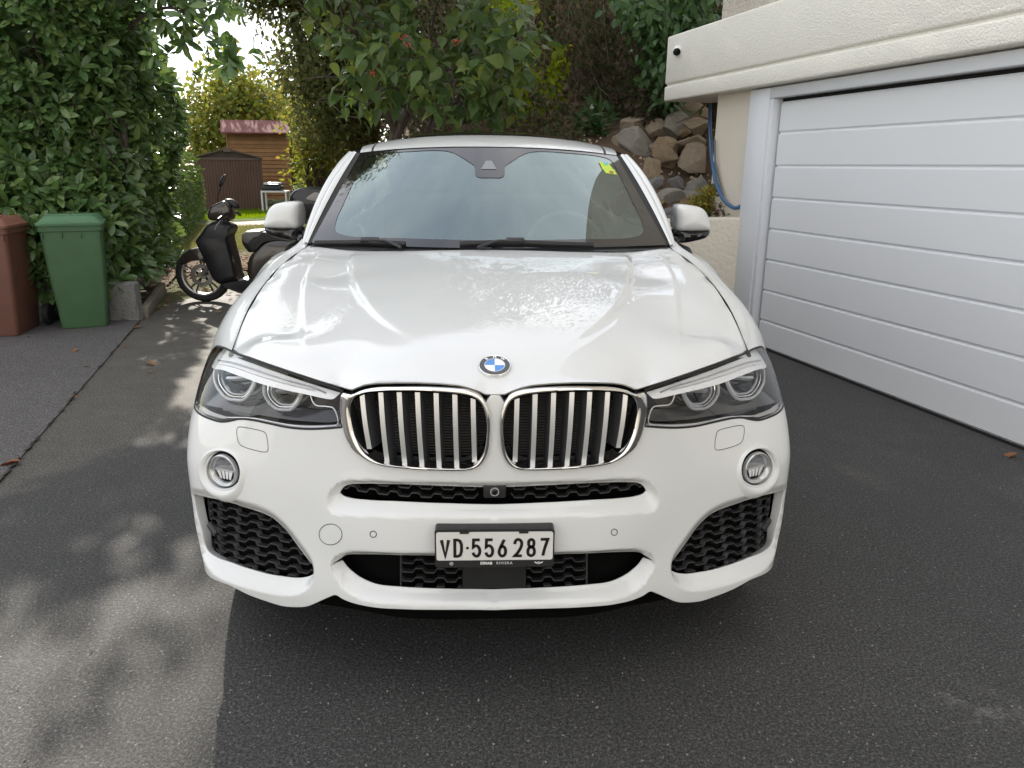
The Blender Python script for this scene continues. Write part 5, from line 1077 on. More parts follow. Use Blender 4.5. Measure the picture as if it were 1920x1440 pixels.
SCOOPS += [(whole(slot_out), whole(tr_slot), .030, .06), (whole(low_out), whole(tr_low), .040, .08), (int_out, tr_int, lambda q: .004+.033*np.clip((1.035-q[:, 0])/.16, 0, 1)**.8, .22)]

# ---- bumper
kid_out = crom(trace(KID_OUT), .01)
hl_bot = crom(trace(HL_BOT), .01)
side_ = lin([hl_bot[0], (1.20, .735), (1.255, .70), (1.275, .60), (1.262, .50), (1.245, .40), (1.20, .30)], .015)
lip_ = ctr(crom(np.vstack([[(1.20, .30), (1.10, .272), (1.02, .258), (.955, .257), (.895, .264)], trace(LIP)[2:]]), .01), (-1,))
top_ = ctr(trace([(928,742.5),(914,742.5)]), (0,))
fog_hole = crom(trace([(420+34.5*math.cos(a), 882+35.5*math.sin(a)) for a in np.linspace(0, 2*math.pi, 24)[:-1]]), .008, closed=True)
b_outer = np.vstack([top_[::-1][1:][::-1][:0], top_[:1], lin(top_, .01)[1:-1], kid_out, hl_bot[::-1][1:], side_[1:], lip_[1:]])
_ctrline = np.c_[np.zeros(30), np.linspace(lip_[-1][1], tr_low[-1][1], 5)[[1]*30]][:0]
def centre_pts(za, zb, sp=.01):
    n = max(2, int(abs(zb-za)/sp)); return np.c_[np.zeros(n), np.linspace(za, zb, n)]
# the outline runs down the centre plane past the two openings
b_poly = np.vstack([b_outer, centre_pts(lip_[-1][1], tr_low[-1][1])[1:], tr_low[::-1][1:], centre_pts(tr_low[0][1], tr_slot[-1][1])[1:], tr_slot[::-1][1:], centre_pts(tr_slot[0][1], b_outer[0][1])[1:-1]])
# crest points for crisp folds
cre = [slot_out[8:-8:1], low_out[8:-8:1], int_out]
def clean(ps, polys, mind=.004):
    ps = np.vstack(ps); k = np.ones(len(ps), bool)
    for pl in polys: k &= pdist(ps, pl) > mind
    return ps[k]
SENS = trace([(700, 1001.5)]); TOWC = trace([(620, 1002)])
V, F, N = front_patch(b_poly, [tr_int, fog_hole], .0095, skirt=.03, extra=[clean(cre, [b_poly, tr_int, fog_hole], .003)])
bumper = car_full("bumper", V, F, M_PAINT, N)

# dark backing behind every gap of the nose
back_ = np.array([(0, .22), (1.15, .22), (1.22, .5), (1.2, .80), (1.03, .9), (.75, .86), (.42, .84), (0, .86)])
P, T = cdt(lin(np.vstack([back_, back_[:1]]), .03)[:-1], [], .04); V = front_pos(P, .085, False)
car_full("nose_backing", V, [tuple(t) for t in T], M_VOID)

# ---- openings: honeycomb ribs
def ribs(poly, depth, z0, z1, pitch, period, amp, phase=0.0, half=.0015, deep=.014, rowshift=True, clip=None):
    mb = MB(); z = z0; row = 0
    prof = [(0, 0), (.28, 0), (.40, 1), (.72, 1), (.84, 0), (1, 0)]
    while z < z1:
        pts = []; s = -period + phase
        smax = poly[:, 0].max()+.05
        while s < smax:
            pts += [(s+a*period, z+b*amp) for a, b in prof[:-1]]; s += period
        q = lin(pts, .004); k = inpoly(q, poly)
        if clip is not None: k &= clip(q)
        i = 0
        while i < len(q):
            if k[i]:
                j = i
                while j+1 < len(q) and k[j+1]: j += 1
                if j-i >= 3:
                    c = q[i:j+1]; a = front_pos(c+[0, half], depth, False); b = front_pos(c-[0, half], depth, False); d = front_pos(c-[0, half+.0004], depth+deep, False); e = front_pos(c+[0, half+.0004], depth+deep, False)
                    n = len(c); v = np.vstack([a, b, d, e]); f = []
                    for m in range(n-1):
                        f += [(m, m+1, n+m+1, n+m), (n+m, n+m+1, 2*n+m+1, 2*n+m), (m+1, m, 3*n+m, 3*n+m+1)]
                    mb.add(v, f)
                i = j+1
            else: i += 1
        z += pitch; row += 1
    return mb
mb = ribs(tr_int, .042, .285, .66, .0262, .070, .0125, phase=.01, half=.0022)
M_RIB = simple("grille_rib_plastic", (.022, .022, .023), .45)
car_half("intake_mesh", mb.v, mb.f, M_RIB, angle=30)
P, T = cdt(crom(tr_int, .012, closed=True), [], .02); car_half("intake_backing", front_pos(P, .066, False), [tuple(t) for t in T], M_VOID)
mb = ribs(tr_slot, .034, .612, .70, .0235, .070, .0105, half=.0019, phase=.006, clip=lambda q: np.abs(q[:, 0]) > .052)
car_full("upper_grille_mesh", mb.v, mb.f, M_RIB, angle=30)
mb = ribs(tr_low, .044, .338, .50, .0260, .070, .0115, half=.0019, phase=.0, clip=lambda q: (np.abs(q[:, 0]) > .108) & (np.abs(q[:, 0]) < .306))
for s_ in (.307,):
    c = np.c_[np.full(12, s_), np.linspace(.345, .468, 12)]; a = front_pos(c, .044, False); mb.add(*strip(a, (0, -1, 0), .004, .02))
car_half("lower_grille_mesh", mb.v, mb.f, M_RIB, angle=30)
c = lin([(0, .470), (.106, .470), (.106, .345), (0, .345)], .012); c = np.vstack([c, centre_pts(.345, .470)[1:-1]])
P, T = cdt(c, [], .02); V = front_pos(P, .043, False); N_ = front_nrm(P, False)
car_full("radar_panel", V, [tuple(t) for t in T], simple("radar_cover", (.008, .009, .010), .34))
# parking camera in the upper slot
cp = front_pos(np.array([[0, .642]]), .02, False)[0]
mb = MB(); mb.add(*bbox(-.030, .030, cp[1]-.004, cp[1]+.03, .618, .668, .006)); camh = mb.build("parking_camera", M_BLACK, car, loc=CL)
mb = MB(); mb.add(*xf(lathe([(0, -.012), (.006, -.012), (.009, -.009), (.011, -.004), (.011, .006)], 20, 'y'), (0, cp[1]-.003, .640)))
mobj("lens", mb.v, mb.f, M_GLOSSB, camh)
mb = MB(); mb.add(*lathe([(.0095, -.0095), (.0115, -.0095), (.0115, -.004), (.0095, -.004)], 20, 'y')); mb.v = [(x, y+cp[1]-.003, z+.640) for x, y, z in mb.v]
mobj("lens_ring", mb.v, mb.f, M_SATIN, camh)
# air duct stub in each side intake
c3 = front_pos(trace([(400, 995)], .04), .045, False)[0]
car_half("duct_stub", *xf(lathe([(0, -.02), (.010, -.02), (.013, -.012), (.013, .03)], 14, 'y'), tuple(c3), (.3, 0, -.7)), M_BLACK)

# ---- small bumper details: hairline seams as thin dark rings set on the skin
def seam(loop, w=.0012, lift=.0006, closed=True):
    q = np.array(loop); p = front_pos(q, -lift); n = front_nrm(q); tg = np.roll(p, -1, 0)-np.roll(p, 1, 0) if closed else np.gradient(p, axis=0)
    b = np.cross(tg, n); b /= np.linalg.norm(b, axis=1)[:, None]; v = np.vstack([p-b*w, p+b*w]); m = len(p)
    f = [(i, (i+1) % m, m+(i+1) % m, m+i) for i in range(m if closed else m-1)]
    return v, f
M_SEAM = simple("seam_shadow_gap", (.02, .02, .02), .9)
ring_ = lambda c, rx, ry, n=40: crom(trace([(c[0]+rx*math.cos(a), c[1]+ry*math.sin(a)) for a in np.linspace(0, 2*math.pi, n)[:-1]]), .004, closed=True)
wash = crom(trace([(444.5,805),(447,801),(453,800.5),(492,808.5),(498,812),(501,822),(503,840),(502,846),(496,847.5),(458,838),(450,833),(446,824)]), .005, closed=True)
car_half("washer_cover", *seam(wash, .0009), M_SEAM)
car_half("parking_sensor", *seam(ring_((700, 1001.5), 6, 6, 24), .0012), M_SEAM)
tw = seam(ring_((620, 1002), 21.5, 19.5), .0010); mobj("tow_eye_cover", np.array(tw[0])*[-1, 1, 1], [tuple(reversed(q)) for q in tw[1]], M_SEAM, car, True, 40, CL)

# ---- fog lamps: surround, rim, lens
fog_c = front_pos(trace([(420, 882)]), 0)[0]; fog_n = np.array([.38, -.92, .03]); fog_n /= np.linalg.norm(fog_n)
def disc_frame(c, n, up=(0, 0, 1)):
    n = np.array(n); u = np.cross(up, n); u /= np.linalg.norm(u); v = np.cross(n, u); return u, v
fu, fv_ = disc_frame(fog_c, fog_n)
def on_disc(prof, n=40, c=fog_c, ex=1.0, ey=1.0):       # prof (r, h along normal)
    V = []; F = []
    for r, h in prof:
        for k in range(n):
            a = 2*math.pi*k/n; V.append(c + fu*r*math.cos(a)*ex + fv_*r*math.sin(a)*ey + fog_n*h)
    m = n
    for i in range(len(prof)-1):
        for k in range(n): F.append((i*m+k, i*m+(k+1) % m, (i+1)*m+(k+1) % m, (i+1)*m+k))
    return V, F
RF = .049
car_half("fog_lamp_bezel", *on_disc([(RF, -.012), (RF-.001, .004), (RF-.004, .008), (RF-.008, .007), (RF-.013, .001), (RF-.014, -.01)]), simple("fog_ring", (.50, .51, .52), .12, metal=.6, coat=.5))
car_half("fog_lamp_gap", *on_disc([(RF+.006, -.03), (RF+.0055, -.004), (RF, -.004), (RF, -.03)]), M_VOID)
foglens = car_half("fog_lamp_lens", *on_disc([(RF-.012, .0), (RF-.022, .006), (.012, .010), (.0005, .0105)]), M_LENS)
car_half("fog_lamp_reflector", *on_disc([(RF-.013, -.004), (RF-.018, -.016), (.018, -.026), (.0005, -.028)]), simple("fog_bowl", (.20, .20, .205), .15, metal=.9))
mb = MB(); c0 = fog_c - fog_n*.006
mb.add([c0+fu*a+fv_*b+fog_n*h for a, b, h in ((-.033, .004, 0), (.033, .004, 0), (.033, -.001, .006), (-.033, -.001, .006), (-.03, .006, -.02), (.03, .006, -.02))], [(0, 1, 2, 3), (1, 0, 4, 5)])
car_half("fog_lamp_bar", mb.v, mb.f, M_SATIN)
mb = MB()
for a in np.linspace(-.021, .021, 4): mb.add([c0+fu*(a-.0064)+fv_*(-.003)+fog_n*.004, c0+fu*(a+.0064)+fv_*(-.003)+fog_n*(.002+.1*abs(a)), c0+fu*(a+.0064)*.72+fv_*(-.027)+fog_n*.001, c0+fu*(a-.0064)*.72+fv_*(-.027)+fog_n*(.004)], [(0, 1, 2, 3)])
car_half("fog_lamp_element", mb.v, mb.f, simple("fog_element_white", (.85, .86, .86), .25))
# white pod lip around the fog lamp
pod = np.array(trace([(420+a, 884+b) for a, b in [(-47,-2),(-44,-22),(-32,-38),(-14,-45),(6,-43),(24,-33),(34,-16),(39,4),(38,26),(32,44),(18,55),(0,57),(-18,50),(-34,36),(-44,18)]])); pod = crom(pod, .006, closed=True)
inn = crom(trace([(420+35.5*math.cos(a), 882+36.5*math.sin(a)) for a in np.linspace(0, -2*math.pi, 30)[:-1]]), .006, closed=True)
def ring_between(outer, inner, prof, n=72):            # prof: list of (w 0..1 outer->inner, lift)
    c = inner.mean(0); aO = np.arctan2(outer[:, 1]-c[1], outer[:, 0]-c[0]); aI = np.arctan2(inner[:, 1]-c[1], inner[:, 0]-c[0]); A = np.linspace(-math.pi, math.pi, n+1)[:-1]
    def samp(poly, ang):
        o = np.argsort(ang); a = ang[o]; p = poly[o]; a = np.r_[a-2*math.pi, a, a+2*math.pi]; p = np.vstack([p, p, p]); return np.c_[np.interp(A, a, p[:, 0]), np.interp(A, a, p[:, 1])]
    O = samp(outer, aO); I = samp(inner, aI); V = []; 
    for w, lift in prof: V.append(front_pos(O*(1-w)+I*w, -lift, False))
    V = np.vstack(V); F = []
    for i in range(len(prof)-1):
        for k in range(n): F.append((i*n+k, i*n+(k+1) % n, (i+1)*n+(k+1) % n, (i+1)*n+k))
    return V, F
V, F = ring_between(pod, inn, [(0, -.003), (.12, .001), (.3, .0075), (.5, .0105), (.7, .010), (.88, .006), (1, -.001), (1.02, -.02)])
car_half("fog_lamp_surround", V, F, M_PAINT, angle=60)

# ---- kidney grilles
ko = np.vstack([crom(trace(KID_TOP), .008)[:-1], crom(trace(KID_OUT), .008)[:-1], crom(trace(KID_LEFT), .008)[:-1]])
ki = crom(trace(KID_IN, .004), .008, closed=True)
def ring_by_arc(outer, inner, prof, n=160):
    c = inner.mean(0)
    def closed_res(P):
        a = np.arctan2(P[:, 1]-c[1], P[:, 0]-c[0]); return a
    return ring_between(outer, inner, prof, n)
V, F = ring_by_arc(ko, ki, [(0, -.02), (0, .003), (.10, .0085), (.35, .0105), (.75, .011), (.92, .0095), (1.0, .004), (1.01, -.012), (1.02, -.035)])
kf = car_half("kidney_frame", V, F, M_CHROME, angle=50)
P, T = cdt(crom(ki, .012, closed=True), [], .02)
M_RAD = simple("radiator_core", (.012, .011, .010), .5)
_n, _l, _b = M_RAD.node_tree.nodes, M_RAD.node_tree.links, M_RAD.node_tree.nodes["Principled BSDF"]
_tc = _n.new("ShaderNodeTexCoord"); _w = _n.new("ShaderNodeTexWave"); _w.bands_direction = 'Z'; _w.inputs['Scale'].default_value = 40; _l.new(_tc.outputs['Object'], _w.inputs['Vector'])
_l.new(ramp(_n, _l, _w.outputs[0], [(.35, (.002, .002, .002)), (.75, (.020, .018, .016))]), _b.inputs['Base Color']); bump(_n, _l, _w.outputs[0], .6, .004, _b)
car_half("radiator_core", front_pos(P, .075, False), [tuple(t) for t in T], M_RAD)
# grey ledge low inside each kidney
led = trace([(672,812),(690,838),(715,852),(760,858),(820,860),(880,858),(905,836)], .06); a = front_pos(crom(led, .01), .06, False)
car_half("kidney_ledge", *strip(a, (0, -.5, .85), .012, .012), M_SLATSIDE)
slats = [((680,737),(694,841)),((714.6,731),(727,866)),((749,728.5),(760,871)),((783,728.5),(792,873)),((818,730),(824,875)),((853,733),(857,875)),((887,740),(890,866))]
for (a, b) in slats:
    q = trace([(a[0]+(b[0]-a[0])*t, a[1]+(b[1]-a[1])*t) for t in np.linspace(0, 1, 12)], .014); q = crom(q, n=12)
    hw = .0061; V = []
    for dq, dd in ((-hw, 0.0), (hw, 0.0), (hw*.8, .046), (-hw*.8, .046)):
        dep = .011 + .004*np.sin(np.linspace(0, math.pi, 12))*-1 + dd; r = front_r(q, False)-dep; th = q[:, 0]/SK
        p = np.c_[r*np.sin(th), YC-r*np.cos(th), q[:, 1]]; p[:, 0] += dq; V.append(p)
    V = np.vstack(V); n = 12; F = []; mi = []
    for k in range(4):
        for i in range(n-1):
            F.append((k*n+i, ((k+1) % 4)*n+i, ((k+1) % 4)*n+i+1, k*n+i+1)); mi.append(0 if k == 0 else 1)
    for s_ in (-1, 1):
        o = mobj("grille_slat", V*[s_, 1, 1], F if s_ > 0 else [tuple(reversed(x)) for x in F], None, kf[0 if s_ < 0 else 1], True, 30, None, mats=[M_SATIN, M_SLATSIDE], midx=mi)

# ---- headlamps
hl = np.vstack([crom(trace(HL_TOP), .008)[:-1], crom(trace(HL_OUT), .008)[:-1], crom(trace(HL_BOT), .008)[:-1], crom(trace(HL_IN), .008)[:-1]])
P, T = cdt(hl, [], .02); NN = front_nrm(P, False)
V, F, N = front_patch(hl, [], .014, disp=False, skirt=.012)
lens = car_half("headlamp_lens", V, F, M_LENS, N)
M_HOUSE = simple("headlamp_housing", (.014, .015, .017), .2, coat=.4)
M_CLEAR = simple("light_guide", (.74, .76, .78), .14, coat=.8); M_CLEAR.node_tree.nodes["Principled BSDF"].inputs['Transmission Weight'].default_value = .6
M_DRL = simple("running_light_bar", (.90, .91, .91), .18, coat=.8)
_n, _l, _b = M_DRL.node_tree.nodes, M_DRL.node_tree.links, M_DRL.node_tree.nodes["Principled BSDF"]
_tc = _n.new("ShaderNodeTexCoord"); _w = _n.new("ShaderNodeTexWave"); _w.bands_direction = 'X'; _w.inputs['Scale'].default_value = 75; _l.new(_tc.outputs['Object'], _w.inputs['Vector']); bump(_n, _l, _w.outputs[0], .5, .003, _b)
V = front_pos(P, .062, False); car_half("headlamp_housing", V, [tuple(t) for t in T], M_HOUSE)
# side walls of the housing
q = hl; a = front_pos(q, .006, False); b = front_pos(q*.985+q.mean(0)*.015, .064, False); m = len(q)
car_half("headlamp_gasket", np.vstack([a, b]), [(i, (i+1) % m, m+(i+1) % m, m+i) for i in range(m)], M_BLACK)
gs = seam(hl, .0030, .0012); car_half("headlamp_seal", *gs, M_MATTB)
def fpoly(px, depth, tilt=None, sp=.01, dep2=None):      # patch inside the lamp; depth may vary from the upper to the lower edge
    L = crom(trace(px, depth), sp, closed=True) if sp else trace(px, depth); P, T = cdt(L, [], .012); return P, [tuple(t) for t in T]
drl = [(413,655),(434,661),(481,679),(552,704),(611,724),(638,734.5),(633,741),(628,747),(576,738),(505,722),(458,706),(425,694),(402,688),(401,676)]
P, T_ = fpoly(drl, .012); 
def bar_depth(P, poly):
    up = trace([(413,655),(434,661),(481,679),(552,704),(611,724),(638,734.5)], .012); lo = trace([(401,687),(425,694),(458,706),(505,722),(576,738),(628,747)], .012)
    a, b = pdist(P, up, False), pdist(P, lo, False); return .005 + .016*b/(a+b+1e-6)
L = crom(trace(drl, .012), .01, closed=True); V = front_pos(P, 0, False); dd = bar_depth(P, L); r = front_r(P, False)-dd; th = P[:, 0]/SK
car_half("running_light_bar", np.c_[r*np.sin(th), YC-r*np.cos(th), P[:, 1]], T_, M_DRL, angle=60)
rib_ = trace([(411,675),(440,680),(480,693),(540,713),(590,727),(612,736)], .012); a = front_pos(crom(rib_, .008), .009, False)
car_half("running_light_rib", *tube(a, .0022, 6), M_CLEAR)
rib_ = trace([(409,682),(440,688),(480,702),(540,720),(590,732)], .012); a = front_pos(crom(rib_, .008), .010, False)
car_half("running_light_rib", *tube(a, .0016, 6), M_SATIN)
def hexring(c, w, h):     # ring shape of each projector, open towards the bar
    return [(c[0]-w*.98, c[1]-h*.55), (c[0]-w, c[1]-.05*h), (c[0]-w*.84, c[1]+h*.42), (c[0]-w*.38, c[1]+h*.92), (c[0], c[1]+h), (c[0]+w*.45, c[1]+h*.96), (c[0]+w*.86, c[1]+h*.42), (c[0]+w, c[1]-.08*h), (c[0]+w*.92, c[1]-h*.5)]
M_PROJ = simple("projector_bowl", (.10, .105, .11), .12, metal=.7)
for nm, c, w, h, dp in (("outer", (441, 712), 39, 38, .030), ("inner", (531, 736), 36, 32, .028)):
    for sc_, rr_, dz, mt in ((1.0, .0046, 0, M_CLEAR), (.86, .0022, .004, M_CHROME), (.75, .0032, .008, M_CLEAR)):
        q = crom(trace(hexring(c, w*sc_, h*sc_), dp), .004); a = front_pos(q, dp+dz, False)
        car_half("light_ring", *tube(a, rr_, 8), mt)
    q = crom(trace([(c[0]+w*.66*math.cos(t), c[1]+h*.62*math.sin(t)-2) for t in np.linspace(0, 2*math.pi, 28)[:-1]], dp), .005, closed=True)
    cc = q.mean(0); rings = []
    for s_, d_ in ((1, .040), (.9, .052), (.6, .062), (.25, .066), (.02, .067)): rings.append(front_pos(cc+(q-cc)*s_, d_, False))
    m = len(q); V = np.vstack(rings); F = [(i*m+k, i*m+(k+1) % m, (i+1)*m+(k+1) % m, (i+1)*m+k) for i in range(4) for k in range(m)]
    car_half("projector_bowl", V, F, M_PROJ)
    bl = crom(trace([(c[0]-w*.5, c[1]-4), (c[0]-w*.1, c[1]-4), (c[0]+w*.5, c[1]-6)], dp), .006); a = front_pos(bl, .034, False)
    car_half("projector_shutter", *strip(a, (0, -.8, .6), .008, .018), M_SATIN)
line1 = trace([(384,688),(379,706),(374,730),(371,752),(377,762),(395,773),(420,782),(450,783),(480,785),(520,793),(560,799),(600,799.5),(630,797),(634,793),(631,776),(625,765),(612,762),(592,759.5),(586,752),(582,740)], .012)
car_half("lamp_trim_line", *tube(front_pos(crom(line1, .006), .012, False), .0018, 6), simple("trim_line", (.8, .8, .8), .2, metal=.5))
fl = trace([(380,748),(425,768),(500,783),(560,792),(625,792),(628,780),(570,774),(500,760),(430,748),(395,735)], .02); fl = crom(fl, .01, closed=True); P, T = cdt(fl, [], .015)
r = front_r(P, False) - .018 - .9*np.clip(P[:, 1]-P[:, 1].min(), 0, .05)*.9; th = P[:, 0]/SK
car_half("lamp_floor", np.c_[r*np.sin(th), YC-r*np.cos(th), P[:, 1]], [tuple(t) for t in T], simple("lamp_floor_grey", (.030, .031, .034), .2, coat=.4))
sm = trace([(372,768),(395,779),(420,785),(427,783),(400,773),(378,762)], .01); P, T = cdt(crom(sm, .006, closed=True), [], .01)
car_half("side_marker", front_pos(P, .010, False), [tuple(t) for t in T], simple("side_marker", (.32, .31, .30), .2, coat=.5))

# ---- bonnet
FE = [(928,738.5),(909,738.5),(903,735),(896,732),(878,726),(860,722),(820,718.5),(780,717),(739,717),(704,718),(683,721),(669.4,726.0),(660,730.0),(652,728.5),(644,726),(600,713),(552,697.5),(500,680),(470,669),(434,657)]
fe = ctr(trace(FE), (0,)); fe3 = front_pos(fe, 0, False)
SHUT = np.array([(.766,2.18,.922),(.773,2.236,.938),(.78,2.318,.961),(.788,2.438,.994),(.791,2.558,1.024),(.791,2.67,1.049),(.787,2.782,1.071),(.782,2.893,1.09),(.762,3.026,1.112),(.743,3.143,1.129)])
fe3[-1] = SHUT[0]
hc = [(0,1.775,.917),(0,1.85,.958),(0,1.93,.988),(0,2.05,1.016),(0,2.2,1.041),(0,2.4,1.069),(0,2.7,1.104),(0,2.95,1.127),(0,3.15,1.141),
      (.2,1.79,.914),(.2,1.86,.951),(.2,1.95,.983),(.2,2.1,1.015),(.2,2.3,1.047),(.2,2.5,1.076),(.2,2.8,1.110),(.2,3.12,1.138),
      (.4,1.90,.912),(.4,1.98,.950),(.4,2.1,.985),(.4,2.3,1.026),(.4,2.6,1.073),(.4,2.9,1.108),(.4,3.13,1.135),
      (.6,2.2,.968),(.6,2.4,1.012),(.6,2.7,1.064),(.6,3.0,1.108),(.6,3.15,1.134),
      (.83,2.3,.935),(.84,2.5,.985),(.835,2.75,1.040),(.81,3.0,1.088)]
hc += [tuple(p) for p in SHUT]
hc += [(p[0], p[1], p[2]+.003) for p in fe3[14:-1]] + [(p[0]*.99, p[1]+.05, p[2]+.024) for p in fe3[14:-1:2]]
HX = [(x, y) for x, y, z in hc] + [(-x, y) for x, y, z in hc if x > 0]; HZ = [z for x, y, z in hc] + [z for x, y, z in hc if x > 0]
H_TPS = TPS(HX, HZ, 2e-5)
def carp(px, zf=None):           # photo pixel -> plan point on the bonnet
    out = []
    for a, b in px:
        d = ray(a, b); lo, hi = 1.75, 3.4
        for _ in range(40):
            m_ = (lo+hi)/2; p = EYE+d*(m_/d[1]); zz = H_TPS(np.array([[abs(p[0]-CX), p[1]]]))[0]
            if p[2] > zz: lo = m_
            else: hi = m_
        p = EYE+d*(lo/d[1]); out.append((abs(p[0]-CX), p[1]))
    return np.array(out)
creA = crom(carp([(600,472),(583,498),(572,523),(567,560),(566,598),(568,645),(578,680)]), .02)
creB = crom(carp([(668,468),(657,486),(658,510),(663,536),(684,570),(712,600),(765,634),(800,655)]), .02)
def sdist(q, line):              # signed distance (positive on the centre side) and position along
    best = np.full(len(q), 1e9); sg = np.zeros(len(q)); al = np.zeros(len(q)); L = 0
    tot = np.linalg.norm(np.diff(line, axis=0), axis=1).sum()
    for a, b in zip(line[:-1], line[1:]):
        d = b-a; ln = np.linalg.norm(d); t = np.clip(((q-a)@d)/(ln*ln), 0, 1); e = q-a-t[:, None]*d; dd = np.hypot(e[:, 0], e[:, 1]); k = dd < best
        best[k] = dd[k]; al[k] = (L+t[k]*ln)/tot; sg[k] = np.sign(d[0]*e[k, 1]-d[1]*e[k, 0]); L += ln
    return best*sg, al
_sA = np.sign(sdist(np.array([[.1, 2.4]]), creA)[0][0]); _sB = np.sign(sdist(np.array([[.05, 2.5]]), creB)[0][0])
def crease_h(q):
    h = np.zeros(len(q))
    for line, sg, amp, e, wid in ((creA, _sA, .0045, .005, .060), (creB, _sB, .0085, .007, .110)):
        d, al = sdist(q, line); d = d*sg; fade = np.clip(al/.12, 0, 1)*np.clip((1-al)/.35, 0, 1); fade = fade*fade*(3-2*fade)
        up = np.clip((d+e)/(2*e), 0, 1); s = 1/(1+np.exp(-d/e*2.2))      # soft step up at the line, easing back
        h += amp*fade*s*np.exp(-np.maximum(d, 0)/wid)
    return h
def hood_z(q, d, drop):
    z = H_TPS(q) + crease_h(q); return z - drop*np.exp(-(np.maximum(d, 0)/.024)**.85)
nu, nt = 121, 110
ue = np.r_[0, np.cumsum(np.linalg.norm(np.diff(fe3, axis=0), axis=1))]; ue /= ue[-1]; U = np.linspace(0, 1, nu)
ff_ = np.stack([np.interp(U, ue, fe3[:, k]) for k in range(3)], 1)
# smooth lateral spacing, keep the edge shape
Tt = np.linspace(0, 1, nt)**1.7
su = np.r_[0, np.cumsum(np.linalg.norm(np.diff(SHUT, axis=0), axis=1))]; shp = crom(SHUT, n=400)
V = np.zeros((nu, nt, 3))
def hood_grid(shift=0.0):
    G = np.zeros((nu, nt, 3))
    yr = 3.055 + .088*(U**2)
    for i, u in enumerate(U):
        yf = ff_[i, 1]; y = yf + (yr[i]-yf)*Tt; ysh = SHUT[0, 1] + (SHUT[-1, 1]-SHUT[0, 1])*Tt
        xs = np.interp(ysh, shp[:, 1], shp[:, 0]); k0 = ff_[i, 0]/SHUT[0, 0]
        uu = k0 + (u-k0)*np.clip(Tt*1.5, 0, 1); x = uu*(xs - .0022*np.clip((u-.9)/.1, 0, 1)*1.5); q = np.c_[x, y]
        drop = H_TPS(np.array([[ff_[i, 0], yf]]))[0] - ff_[i, 2]
        G[i, :, 0] = x; G[i, :, 1] = y; G[i, :, 2] = hood_z(q, y-yf, drop)
    return G
G = hood_grid(); G[0, :, 0] = 0
V = G.reshape(-1, 3); F = grid_faces(nu, nt)
# edges turned down
edge = [G[i, 0] for i in range(nu)] + [G[nu-1, j] for j in range(1, nt)]; n0 = len(V); E_ = np.array(edge); E2 = E_ + [0, .006, -.005]; E2[nu:] = E_[nu:] + [-.004, 0, -.022]
V = np.vstack([V, E_, E2]); m = len(E_); F += [(n0+k, n0+m+k, n0+m+k+1, n0+k+1) for k in range(m-1)]
bonnet = car_full("bonnet", V, F, M_PAINT, angle=38)
# dark gutters under the bonnet edge
a = SHUT + [-.001, 0, -.012]; car_half("bonnet_gutter", *strip(crom(a, n=40), (0, 0, 1), .02, .006), M_VOID)
a = fe3[1:13] + [0, .008, -.014]; car_half("nose_seal", *strip(crom(a, n=60), (0, -.8, .6), .024, .006), M_VOID)
a = fe3[12:] + [0, .010, -.014]; car_half("nose_seal", *strip(crom(a, n=40), (0, -.6, .8), .010, .004), M_VOID)

# ---- wings (front fenders)
hlo = front_pos(crom(trace([(434,657.5),(421,651.5),(411,648.3),(403.5,649.2),(396.3,657.5),(386.2,679),(374.6,714.4),(365.8,750),(363.6,763)]), n=41), -.0003, False)
SHO = {2.45: (.896,.925), 2.6: (.902,.968), 2.78: (.889,1.012), 2.98: (.873,1.062), 3.12: (.838,1.098), 3.26: (.815,1.118)}
nv = 41; vv = np.linspace(0, 1, nv); cols = []
stn = sorted(SHO)
def fsec(y):
    ys = min(y, 3.143); sh = np.array([np.interp(ys, shp[:, 1], shp[:, 0])+.0030, np.interp(ys, shp[:, 1], shp[:, 2])]); so = np.array(SHO[y])
    if y > 3.15: sh = np.array([.757, 1.150])
    mid = (sh+so)/2 + [.012, .010]; dx_ = np.interp(y, [2.45, 2.6, 2.8], [.012, .004, 0])
    p = [sh, mid, so, (max(so[0]+.020, .945-dx_-.015), so[1]-.055), (.940-dx_, so[1]-.13), (.944-dx_, .82), (.946-dx_, .755)]
    return crom(p, n=nv)
secs = [fsec(y) for y in stn]
Wg = np.zeros((nv, 60, 3))
for j in range(nv):
    ctrl = [hlo[j]] + [np.array([s_[j][0], y, s_[j][1]]) for s_, y in zip(secs, stn)]
    Wg[j] = crom(np.array(ctrl), n=60)
V = Wg.reshape(-1, 3); F = grid_faces(nv, 60)
car_half("wing", V, F, M_PAINT, angle=60)

# ---- body sides, with wheel arches
def side_x(y, z):
    w = np.interp(y, [2.2, 2.27, 2.45, 3.3, 4.5, 5.4, 6.0, 6.35, 6.45], [.895, .912, .938, .915, .92, .945, .93, .86, .80])
    t = np.interp(z, [.25, .33, .5, .62, .75, .9, 1.02, 1.1, 1.15], [-.06, -.015, -.018, -.012, .0, -.006, -.01, -.045, -.07])
    return w+t
zt = lambda y: np.interp(y, [2.24, 3.25, 3.26, 4.5, 5.5, 6.2, 6.44], [.757, .757, 1.118, 1.13, 1.15, 1.16, 1.12])
arch = lambda yc_, y: np.sqrt(np.maximum(.405**2-(y-yc_)**2, 0))+.36
out_ = [(2.25, .757), (2.25, .42)]
a_ = np.linspace(math.pi*.96, math.pi*.04, 26); out_ += [(2.645+.395*math.cos(t), .36+.395*math.sin(t)) for t in a_] + [(3.08, .27), (5.05, .27)]
out_ += [(5.455+.395*math.cos(t), .36+.395*math.sin(t)) for t in a_] + [(5.9, .30), (6.42, .36), (6.44, .8), (6.42, 1.10), (6.2, 1.16), (5.5, 1.15), (4.5, 1.13), (3.26, 1.118), (3.26, .757)]
